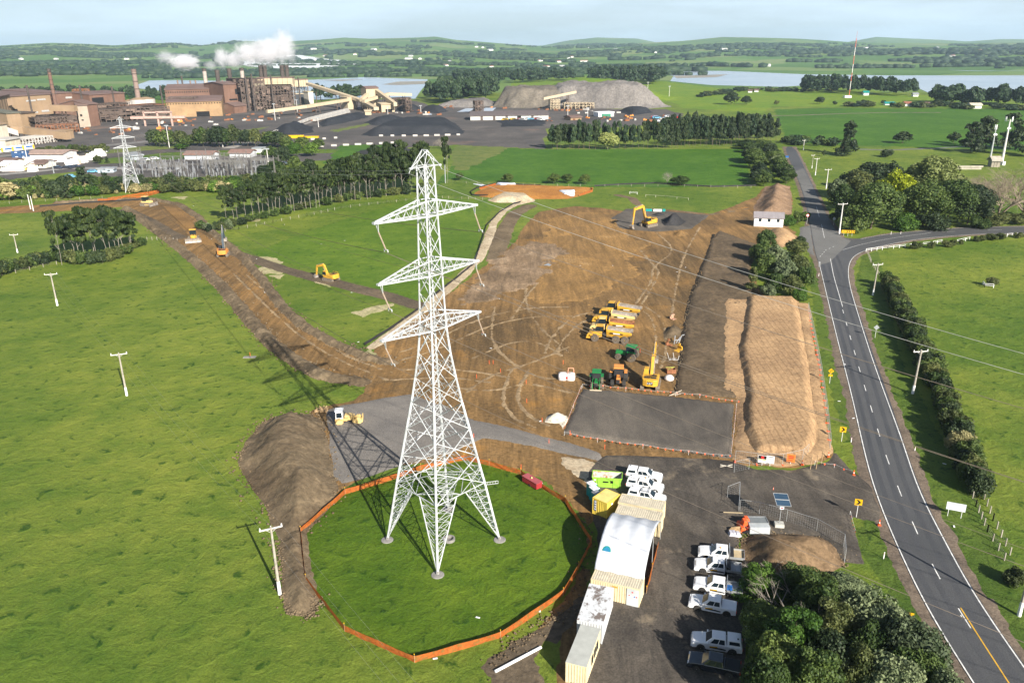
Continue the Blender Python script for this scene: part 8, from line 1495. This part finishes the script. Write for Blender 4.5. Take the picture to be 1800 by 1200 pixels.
# steam
def plume(label, g, z, dx, size, dens, seed, tone=(.98, .98, 1)):
    sx, sz = size; m = bpy.data.materials.new('steam'); m.use_nodes = True; nt = m.node_tree; nt.nodes.remove(nt.nodes['Principled BSDF']); L = nt.links.new
    pv = nt.nodes.new('ShaderNodeVolumePrincipled'); pv.inputs['Color'].default_value = (*tone, 1); pv.inputs['Anisotropy'].default_value = .1; tc = nt.nodes.new('ShaderNodeTexCoord')
    n1 = _n(nt, 'ShaderNodeTexNoise', Scale=2.6, Detail=8, Roughness=.7, Distortion=.5); mp = _n(nt, 'ShaderNodeMapping'); mp.inputs['Location'].default_value = (seed*3.1, seed, 0); L(tc.outputs['Object'], mp.inputs[0]); L(mp.outputs[0], n1.inputs[0])
    ln = nt.nodes.new('ShaderNodeVectorMath'); ln.operation = 'LENGTH'; L(tc.outputs['Object'], ln.inputs[0])
    a = nt.nodes.new('ShaderNodeMath'); a.operation = 'MULTIPLY_ADD'; L(ln.outputs['Value'], a.inputs[0]); a.inputs[1].default_value = -.52; L(n1.outputs[0], a.inputs[2])
    b = nt.nodes.new('ShaderNodeMath'); b.operation = 'MULTIPLY_ADD'; L(a.outputs[0], b.inputs[0]); b.inputs[1].default_value = dens*9; b.inputs[2].default_value = -dens*.9
    c = nt.nodes.new('ShaderNodeMath'); c.operation = 'MAXIMUM'; L(b.outputs[0], c.inputs[0]); c.inputs[1].default_value = 0; L(c.outputs[0], pv.inputs['Density']); L(pv.outputs[0], nt.nodes['Material Output'].inputs['Volume'])
    bm = MB(); n_ = 10; prof = [(max(.02, math.sin(math.pi*k/n_)), -math.cos(math.pi*k/n_)) for k in range(n_+1)]; bm.lathe(prof, n=16); o = bm.build('steam_plume', m, None, (g[0]+dx, g[1], z)); o.scale = (sx, sx*.6, sz); m.volume_intersection_method if False else None; return setp(o, label, 'steam plume')
for i, (k, dx, sx, sz, dz, lb, dn) in enumerate([(0, -19, 19, 9.5, 7, 'dense white steam puff drifting left from the first mill chimney', .16), (1, -4, 9, 6, 5, 'faint steam wisp above the second mill chimney', .05), (2, -5, 9, 13, 12, 'white steam column above the third mill chimney', .12), (3, -6, 12, 11, 9, 'white steam rising from the fourth mill chimney', .12), (4, -10, 17, 15, 13, 'steam cloud above the left pair of chimneys', .12), (6, -13, 18, 16, 14, 'left half of the largest steam cloud', .13), (7, 2, 14, 20, 19, 'right half of the largest steam cloud', .10), (0, -40, 13, 8, 13, 'thin steam shreds left of the dense puff', .05)]):
    g, H = PL[k]; plume(lb, g, H+dz, dx-2, (sx*1.25, sz*1.22), dn*.95, i+1)
# ---------------------------------------------------------------- depot and substation
bldg('grey warehouse with a brown roof in the white depot', 50, 280, 112, 280, 271, 14, mat('warehouse_grey', (.60, .60, .60), .6), mat('warehouse_roof', (.33, .24, .20), .7), 'gable', .35, [(.955, .995, .0, .6, D_)], name='warehouse', cat='warehouse')
for lb, x0, x1, y, t_, d, k in (('cream house with a brown hipped roof in the depot', 57, 80, 296, 288, 10, 'gable'), ('long low cream office left of the brown roofed house', 38, 58, 296, 290, 8, 'gable'), ('brown roofed white building at the left edge of the depot', -8, 24, 293, 285, 10, 'gable'), ('white long roof building at the left photo edge', 0, 12, 301, 291, 12, 'gable'), ('white roofed building in front of the cream office', 20, 42, 300, 292, 10, 'gable')):
    bldg(lb, x0, y, x1, y, t_, d, mat('cream_house', (.74, .70, .60), .7), WMK if 'white' in lb and 'brown' not in lb else RBR, k, .35, [(.2, .28, .4, .8, D_), (.5, .58, .4, .8, D_), (.75, .85, .4, .8, D_)], name='depot_house', cat='house')
for i, (x, y) in enumerate([(22, 281.5), (33, 281), (22.5, 276), (33, 275.6)]):
    g = G(x if i < 2 else [0, 0, 22, 33][i], [281.5, 281, 281.5, 281][i]); t = thing('shipping_container', ['lower left dark blue container of the depot stack', 'lower right dark blue container of the depot stack', 'upper left dark blue container of the depot stack', 'upper right dark blue container of the depot stack'][i], 'container', (g[0], g[1], 0 if i < 2 else 2.65)); MB().box(0, 6, 0, 2.4, 0, 2.6).build('shell', mat('dark_blue_container', (.04, .09, .20), .6, var=.1), t); MB().box(2.2, 3.8, -.03, 0, 1.7, 2.1).build('white_mark', WMK, t)
r_ = random.Random(8); WB = [mat('white_bale', (.78, .77, .74), .7, var=.05), mat('pinkish_bale', (.75, .60, .50), .7)]; bb = [MB().box(-2.5, 2.5, -1.2, 1.2, 0, 1.6, top=(-2.4, 2.4, -1, 1)).box(-2.1, 2.0, -.9, .9, 1.6, 2.6, top=(-1.9, 1.8, -.7, .7)).build('wrapped_stack', WB[0]), MB().box(-1.6, 1.6, -1.2, 1.2, 0, 2.4, top=(-1.4, 1.4, -1, 1)).box(-1.0, .8, -.8, .8, 2.4, 3.2).build('wrapped_stack', WB[1])]
for i, o in enumerate(bb): o.location = G3(130+i*8, 288); setp(o, ['white wrapped material stack in the depot yard', 'pinkish wrapped material stack in the depot yard'][i], 'wrapped stack', ['white stacks in the depot', 'pinkish stacks in the depot'][i])
for i in range(110):
    s = r_.random(); 
    if i < 70: x = 122+s*60; y = 291-s*20+r_.uniform(-3.5, 3.5)
    elif i < 95: x = 40+s*78; y = 284.5+r_.uniform(-1.5, 1)
    else: x = r_.uniform(0, 60); y = 300+r_.uniform(-1, 2)
    k = int(r_.random() < .28); o = link('wrapped_stack', bb[k].data, None, G3(x, y), r_.uniform(-.3, .3)); s_ = r_.uniform(.6, 1.15); o.scale = (s_,)*3; setp(o, bb[k]['label'], 'wrapped stack', bb[k]['group'])
g0, g1 = np.array(G(-30, 274)), np.array(G(64, 263)); d = g1-g0; rz = math.atan2(d[1], d[0]); L = np.linalg.norm(d); n_ = 5; t0 = None
TR = mat('train_silver', (.62, .64, .66), .4); TB_ = mat('train_blue', (.03, .12, .35), .4)
strip('railway', [(-80, 281), (-30, 274.6), (64, 263.6), (110, 258)], 4, .3, mat('ballast', (.2, .185, .17), .9))
for i in range(n_):
    p = lerp(g0, g1, i/n_); lb = f'silver and blue train carriage, {ORD[n_-1-i]} from the front of the train'; t = thing('train_carriage', lb, 'train carriage', (p[0], p[1], .35), rz, 'carriages of the commuter train'); l = L/n_-.8; MB().box(0, l, 0, 2.8, .3, 3.7, top=(0, l, .25, 2.55)).build('body', TR, t, bevel=.1); MB().box(.4, l-.4, -.02, .1, 1.7, 2.6).build('blue_window_band', TB_, t); MB().box(l-1.4, l-.2, -.04, .05, .5, 3.2).build('yellow_door', SGY, t)
cm_ = [mat('car_dark', (.03, .035, .05), .2, clear=1), mat('car_white', (.7, .7, .7), .25, clear=1), mat('car_blue', (.15, .38, .55), .3, clear=1), mat('car_red', (.4, .03, .03), .3, clear=1), mat('car_yellow', (.7, .45, .05), .4)]
def smallcar(label, px, py, m, rz=0, s=1.0, group=None):
    g = G(px, py); t = thing('parked_car', label, 'car', (g[0], g[1], .1), rz, group); t.scale = (s,)*3; MB().prism([(-2.2, .3), (2.2, .3), (2.25, .75), (1.3, .95), (.7, 1.42), (-1.3, 1.45), (-2.1, 1.0)], -.85, .85, 'y').build('body', m, t, bevel=.08); MB().prism([(1.2, .95), (.68, 1.36), (-1.25, 1.38), (-1.85, 1.0)], -.87, .87, 'y').build('glass', GLS, t)
    for x in (-1.35, 1.35):
        for y in (-.78, .78): wheel(t, x, y, .32, .22)
for i, (x, y, k, lb) in enumerate([(102, 297.5, 0, 'dark car alone on the depot car park'), (120, 297, 0, 'left dark car of three on the depot car park'), (126, 296, 0, 'middle dark car of three on the depot car park'), (133, 295, 0, 'right dark car of three on the depot car park'), (257, 283, 1, 'left white van by the substation huts'), (272, 281, 1, 'right white van by the substation huts'), (497, 290, 1, 'pale vehicle on the substation gravel'), (164, 304, 2, 'light blue car in the scrub'), (124, 313, 2, 'light blue car half hidden in the scrub'), (55, 300, 4, 'small yellow machine in the depot'), (1182, 210, 1, 'white truck in the works yard end')]):
    smallcar(lb, x, y, cm_[k], r_.uniform(-.2, .2), 1.25)
vk = smallcar
cols_ = [1, 1, 2, 1, 3, 4]
for i in range(26): x = r_.uniform(1150, 1192) if i < 14 else r_.uniform(860, 960); y = r_.uniform(206, 222) if i < 14 else r_.uniform(211.5, 213); k = cols_[i % 6]; smallcar(f'tiny {["", "white", "blue", "red", "yellow"][k]} vehicle among those parked in the works yard', x, y, cm_[k], r_.uniform(-.5, .5), 1.7, f'{["", "white", "blue", "red", "yellow"][k]} vehicles in the works yard')
for i, (x0, x1, y, t_) in enumerate([(325, 374, 281, 272), (404, 441, 277.5, 269)]): bldg(['left white switch house with a rusty roof in the substation', 'right white switch house with a rusty roof in the substation'][i], x0, y, x1, y, t_, 9, mat('switch_house_wall', (.58, .60, .62), .6), mat('rust_roof', (.24, .15, .125), .7), 'gable', .3, [(.1, .3, .3, .35, D_), (.6, .8, .3, .35, D_)], name='switch_house', cat='switch house')
bldg('left pale blue hut at the substation fence', 172, 304.5, 183, 304.5, 298, 5, mat('pale_blue_wall', (.45, .53, .60), .6), GREY, 'flat', name='hut', cat='hut', cols=[(.5, .7, .1, .7, D_)]); bldg('right pale blue hut at the substation fence', 185, 304, 200, 303.6, 298, 5, mat('pale_blue_wall', (.45, .53, .60)), GREY, 'flat', name='hut', cat='hut', cols=[(.3, .6, .4, .7, D_)]); bldg('white control cube at the back of the substation', 445, 269, 459, 269, 262, 7, WMK, GREY, 'flat', name='hut', cat='hut'); bldg('blue grey shed with a low roof near the white vans', 232, 283, 252, 281, 275, 10, mat('blue_grey_wall', (.38, .42, .46), .6), GREY, 'mono', .2, name='shed', cat='shed')
LAT = mat('substation_steel', (.22, .21, .20), .5, .3); PORC = mat('porcelain_grey', (.24, .25, .27), .5, var=.3, scale=.15)
def portal(x, y, h, w_, i):
    g = G(x, y); t = thing('substation_gantry', 'grey lattice gantry standing in the substation', 'substation gantry', (g[0], g[1], 0), -.1, 'substation gantries'); q = MB()
    for s in (-1, 1):
        for a in (-.35, .35): q.bar((s*w_/2+a, 0, 0), (s*w_/2+a*.4, 0, h+1.5), .10, 4)
        for k in range(5): q.bar((s*w_/2-.3, 0, h*k/5), (s*w_/2+.3, 0, h*(k+1)/5), .06, 4)
    q.bar((-w_/2, 0, h), (w_/2, 0, h), .10, 4).bar((-w_/2, 0, h-.7), (w_/2, 0, h-.7), .10, 4)
    for k in range(8): q.bar((-w_/2+w_*k/8, 0, h-.7), (-w_/2+w_*(k+1)/8, 0, h), .06, 4)
    q.build('lattice', LAT, t)
sub = [(225, 292), (495, 284), (480, 316), (390, 322), (280, 318), (215, 312)]
for i in range(34): portal(r_.uniform(225, 470), r_.uniform(288, 312), r_.uniform(5, 9), r_.uniform(8, 16), i)
q = MB().bar((0, 0, 0), (0, 0, 2.2), .16, 5).bar((0, 0, 2.2), (0, 0, 4.6), .28, 6).build('switchgear_post', PORC); q.location = G3(300, 300); ql = 'grey switchgear post with a porcelain column in the substation'; setp(q, ql, 'switchgear', 'substation switchgear posts')
q2 = MB().box(-1.6, 1.6, -1, 1, 0, 2.6).bar((-.8, 0, 2.6), (-1.1, 0, 4.6), .2, 6).bar((.8, 0, 2.6), (1.1, 0, 4.6), .2, 6).bar((0, 0, 2.6), (0, 0, 4.6), .2, 6).build('transformer', PORC); q2.location = G3(420, 296); setp(q2, 'pale blue grey transformer among the switchgear', 'transformer', 'substation transformers')
for i in range(210): x = r_.uniform(215, 490); y = r_.uniform(288, 319)-max(0, (x-400)*.06); o = link('switchgear_post', q.data, None, G3(x, y), r_.uniform(0, 3)); s_ = r_.uniform(.5, 1.0); o.scale = (s_*1.3, s_*1.3, s_); setp(o, ql, 'switchgear', 'substation switchgear posts')
for i in range(14): x = r_.uniform(240, 480); y = r_.uniform(288, 300); o = link('transformer', q2.data, None, G3(x, y), r_.uniform(0, 3)); setp(o, 'pale blue grey transformer among the switchgear', 'transformer', 'substation transformers')
# rusty scrap, skips and small plant scattered in the works yard
sc = [MB().cbox(0, 0, 1, 4, 2.5, 2).cbox(1, 1, 2.3, 2, 1, .8, .4).build('scrap_heap', RUST), MB().cbox(0, 0, 1.1, 5, 2.2, 2.2).cbox(-1, 0, 2.5, 2, 2, .7).build('scrap_heap', DUST), MB().cbox(0, 0, 1.2, 3.5, 2.2, 1.6).cbox(.8, 0, 2.3, 1.2, 1.4, 1.4).build('scrap_heap', ORG)]
sl_ = ['rusty scrap lump in the works yard', 'pale rubble lump in the works yard', 'small orange machine in the works yard']; sg_ = ['rusty scrap lumps', 'pale rubble lumps', 'small orange machines']
for i, o in enumerate(sc): o.location = G3(200+40*i, 228); setp(o, sl_[i], ['scrap', 'rubble', 'machine'][i], sg_[i])
for i in range(190):
    k = r_.choice([0, 0, 0, 0, 0, 0, 1, 1, 0, 2])
    x, y = r_.choice([(r_.uniform(140, 300), r_.uniform(222, 238)), (r_.uniform(225, 400), r_.uniform(208, 222)), (r_.uniform(400, 560), r_.uniform(196, 214)), (r_.uniform(640, 780), r_.uniform(193, 203)), (r_.uniform(770, 900), r_.uniform(180, 192)), (r_.uniform(940, 1050), r_.uniform(190, 196)), (r_.uniform(960, 1180), r_.uniform(204, 214))])
    o = link('scrap_heap', sc[k].data, None, G3(x, y), r_.uniform(0, 3)); s_ = r_.uniform(.35, 1.0); o.scale = (s_*1.4, s_, s_*.8); setp(o, sl_[k], sc[k]['category'], sg_[k])
for lb, pts in (('row of white barrier blocks along the upper yard road', [(555, 259), (640, 255), (700, 252)]), ('row of white blocks below the yellow pipes', [(520, 247), (560, 246), (600, 243)]), ('row of white blocks in front of the coal stockpile', [(660, 240), (740, 240), (815, 238)]), ('row of white blocks right of the long shed', [(1010, 200), (1080, 199), (1140, 199)])):
    P = [np.array(G(*p)) for p in pts]; q = MB()
    for a, b in zip(P[:-1], P[1:]):
        n_ = int(np.linalg.norm(b-a)/7); [q.cbox(*lerp(a, b, (k+.5)/n_), .7, r_.uniform(2, 4.5), 1.2, 1.3, 0) for k in range(n_)]
    setp(q.build('barrier_wall', DUST), lb, 'barrier wall')
g = G(527, 243); setp(MB().box(g[0]-14, g[0]+14, g[1]-2, g[1]+2, 0, 1.4).box(g[0]-9, g[0]+3, g[1]-1.5, g[1]+1.5, 1.4, 2.2).build('pipe_stack', SGY), 'long stack of yellow pipes in the coal yard', 'pipe stack')
for i, (x, y) in enumerate([(1025, 262), (700, 236)]): pass
# lamp masts and poles
def mast(label, px, py, ty, m=POLEC, r=.3, head=True, name='lamp_mast'): g = G(px, py); H = HT(px, py, ty); t = thing(name, label, 'lamp mast', (g[0], g[1], 0)); MB().bar((0, 0, 0), (0, 0, H), r, 8, r*.6).build('shaft', m, t); (MB().box(-1.4, 1.4, -.3, .3, H-.3, H+.4).build('lamp_head', GREY, t) if head else None)
for x, y, t_, lb in [(298, 260, 221, 'tall pale lamp mast left of the long gum clump'), (392, 259, 243, 'short pale pole in front of the long gum clump'), (484, 212, 183, 'lamp mast before the furnace framework'), (560, 224, 207, 'lamp mast by the peaked coal pile'), (523, 198, 176, 'lamp mast beside the beige conveyor'), (822, 168, 144, 'lamp mast at the edge of the dark wood'), (1138, 171, 145, 'pale pole on the green hill edge'), (472, 291, 262, 'white lamp mast on the substation gravel'), (1176, 172, 152, 'forked pale pole beside the far hedge'),
                    (740, 200, 186, 'thin mast near the settling ponds'), (998, 206, 186, 'thin mast behind the dark pines'), (1033, 206, 190, 'thin mast right of the stacker'), (95, 305, 284, 'dark pole at the depot fence'), (48, 281, 255, 'pale pole beside the passenger train'), (682, 203, 188, 'lamp mast at the conveyor foot')]:
    mast(lb, x, y, t_, POLEC if 'dark' not in lb[:5] else GREY)
# dark bare pole near belt end
pole('tall dark pole at the right end of the shelterbelt', 783, 322, 250, 0, 0, GREY, .25, sock=False); ptree('pine', 'pine', 787, 322, 241, 22, 'single pine with a tuft top behind the big pylon head', lod=1)
# phone masts and the radio mast
for x, y, t_, r, lb, n_ in [(1760, 290, 205, .75, 'thick white mobile phone mast with three antenna arms', 3), (1738, 292, 219, .55, 'thin grey mobile phone mast with two panel antennas', 2)]:
    g = G(x, y); H = HT(x, y, t_); t = thing('phone_mast', lb, 'phone mast', (g[0], g[1], 0)); MB().bar((0, 0, 0), (0, 0, H-1.5), r, 14, r*.4).build('shaft', POLEC if n_ == 3 else GALV, t)
    for k in range(n_):
        a = 2.2*k+.3; R = 1.7 if n_ == 3 else .35; cx, cy = R*math.cos(a), R*math.sin(a); q = MB().bar((0, 0, H-2.2), (cx, cy, H-2.0), .07, 5).build('antenna_arm', POLEC, t); MB().cbox(cx, cy, H-1.3, .35, .25, 2.4, a).cbox(cx*1.15, cy*1.15+.4, H-1.3, .3, .2, 2.2, a).build('panel_antenna', WMK, q)
    for s in (-1, 1): MB().lathe([(.05, -.2), (.5, .0), (.5, .1)], (s*.5, -.5, H*.76), 12, 'y').build('dish', WMK, t)
    MB().box(-.2, 1.2, -1.4, -.6, 0, 1.9).build('equipment_box', WMK, t)
g = G(1746, 292); bldg('small grey brown hut at the foot of the phone masts', 1742, 294, 1757, 294, 283, 4, mat('hut_wall', (.28, .25, .2), .8), mat('hut_roof', (.36, .33, .28), .8), 'gable', .4, name='hut', cat='hut')
g = G(1492, 172); H = HT(1492, 172, 68); t = thing('radio_mast', 'tall slender red and white radio mast on the far bright paddock', 'radio mast', (g[0], g[1], 0)); RW = [mat('mast_red', (.55, .12, .08), .6), mat('mast_white', (.7, .68, .66), .6)]
for k in range(7): MB().bar((0, 0, H*k/7), (0, 0, H*(k+1)/7), 0.42, 6, .42).build('mast_section', RW[k % 2], t)
MB().bar((0, 0, H), (0, 0, H+8), .12, 5).build('aerial', RW[0], t); MB().box(-6, 2, -3, 3, 0, 2.5).build('base_hut', WMK, t)
guy = MB()
for a in (0, 2.1, 4.2):
    for f in (.5, .95): guy.bar((45*math.cos(a), 45*math.sin(a), 0), (0, 0, H*f), .05, 3)
guy.build('guy_wire', LAT, t)
for lb, x0, x1, y, t_, w_, rf_ in (('white barn with a pale roof at the right of the far paddocks', 1706, 1725, 191, 185, WMK, mat('cream_roof', (.62, .55, .42), .6)), ('brown roofed farmhouse right of the turquoise roof', 1618, 1634, 188, 183, WMK, RBR), ('turquoise roofed low shed on the far paddock', 1556, 1573, 185, 182, WMK, TEAL), ('white farm building with a brown roof beside the far hedge', 1590, 1602, 187, 182, WMK, mat('rusty_farm_roof', (.3, .12, .08), .7)),
                                   ('turquoise roofed farm shed near the radio mast', 1518, 1527, 168, 163, WMK, TEAL), ('left tiny white house on the far bright paddock', 1315, 1322, 163, 160, WMK, RBR), ('right tiny white house on the far bright paddock', 1326, 1333, 162, 159, WMK, RBR), ('grey roofed shed by the far shore', 1605, 1614, 170, 166, WMK, GREY), ('pale stockyard rail by the phone masts', 1672, 1725, 298, 294, mat('grey_rail', (.40, .37, .30), .8), mat('grey_rail', (.40, .37, .30)))):
    bldg(lb, x0, y, x1, y, t_, 9 if 'rail' not in lb else .2, w_, rf_, 'gable' if 'rail' not in lb else 'flat', .3, name='farm_building' if 'rail' not in lb else 'stockyard_rail', cat='farm building')

frames('dark pipe rack on the front of the upper mill hall', 296, 205, 348, 204, 172, 10, 8, 5, DBR, .6, 21, .4, 40, 'pipe_rack')
frames('low rusty plant along the front of the tan hall', 66, 236, 140, 232, 222, 14, 12, 2, RUST, .6, 23, .35, 60, 'plant_row'); frames('dark pipework in front of the brown hall', 176, 212, 232, 207, 184, 16, 9, 4, DBR, .7, 24, .4, 50, 'pipe_rack')
for i, (x, yb, yt) in enumerate([(60, 214, 150), (150, 206, 150), (205, 204, 152), (289, 200, 150), (438, 196, 134), (449, 196, 130), (482, 194, 132), (529, 188, 136)]): stack(f'{ORD[i]} slim dark vent pipe from the left across the steelworks', x, yb, yt, .8, SMK, None, 2, 'vent_pipe')
# ================================================================ haze
hm = bpy.data.materials.new('haze_air'); hm.use_nodes = True; nt = hm.node_tree; nt.nodes.remove(nt.nodes['Principled BSDF'])
pv = nt.nodes.new('ShaderNodeVolumePrincipled'); pv.inputs['Color'].default_value = (.62, .80, 1, 1); pv.inputs['Density'].default_value = HAZE; pv.inputs['Anisotropy'].default_value = .2
nt.links.new(pv.outputs[0], nt.nodes['Material Output'].inputs['Volume'])
o = MB().box(-14000, 14000, -1400, 14200, -3, 330).build('haze', hm); o.display_type = 'WIRE'; setp(o, kind='stuff')
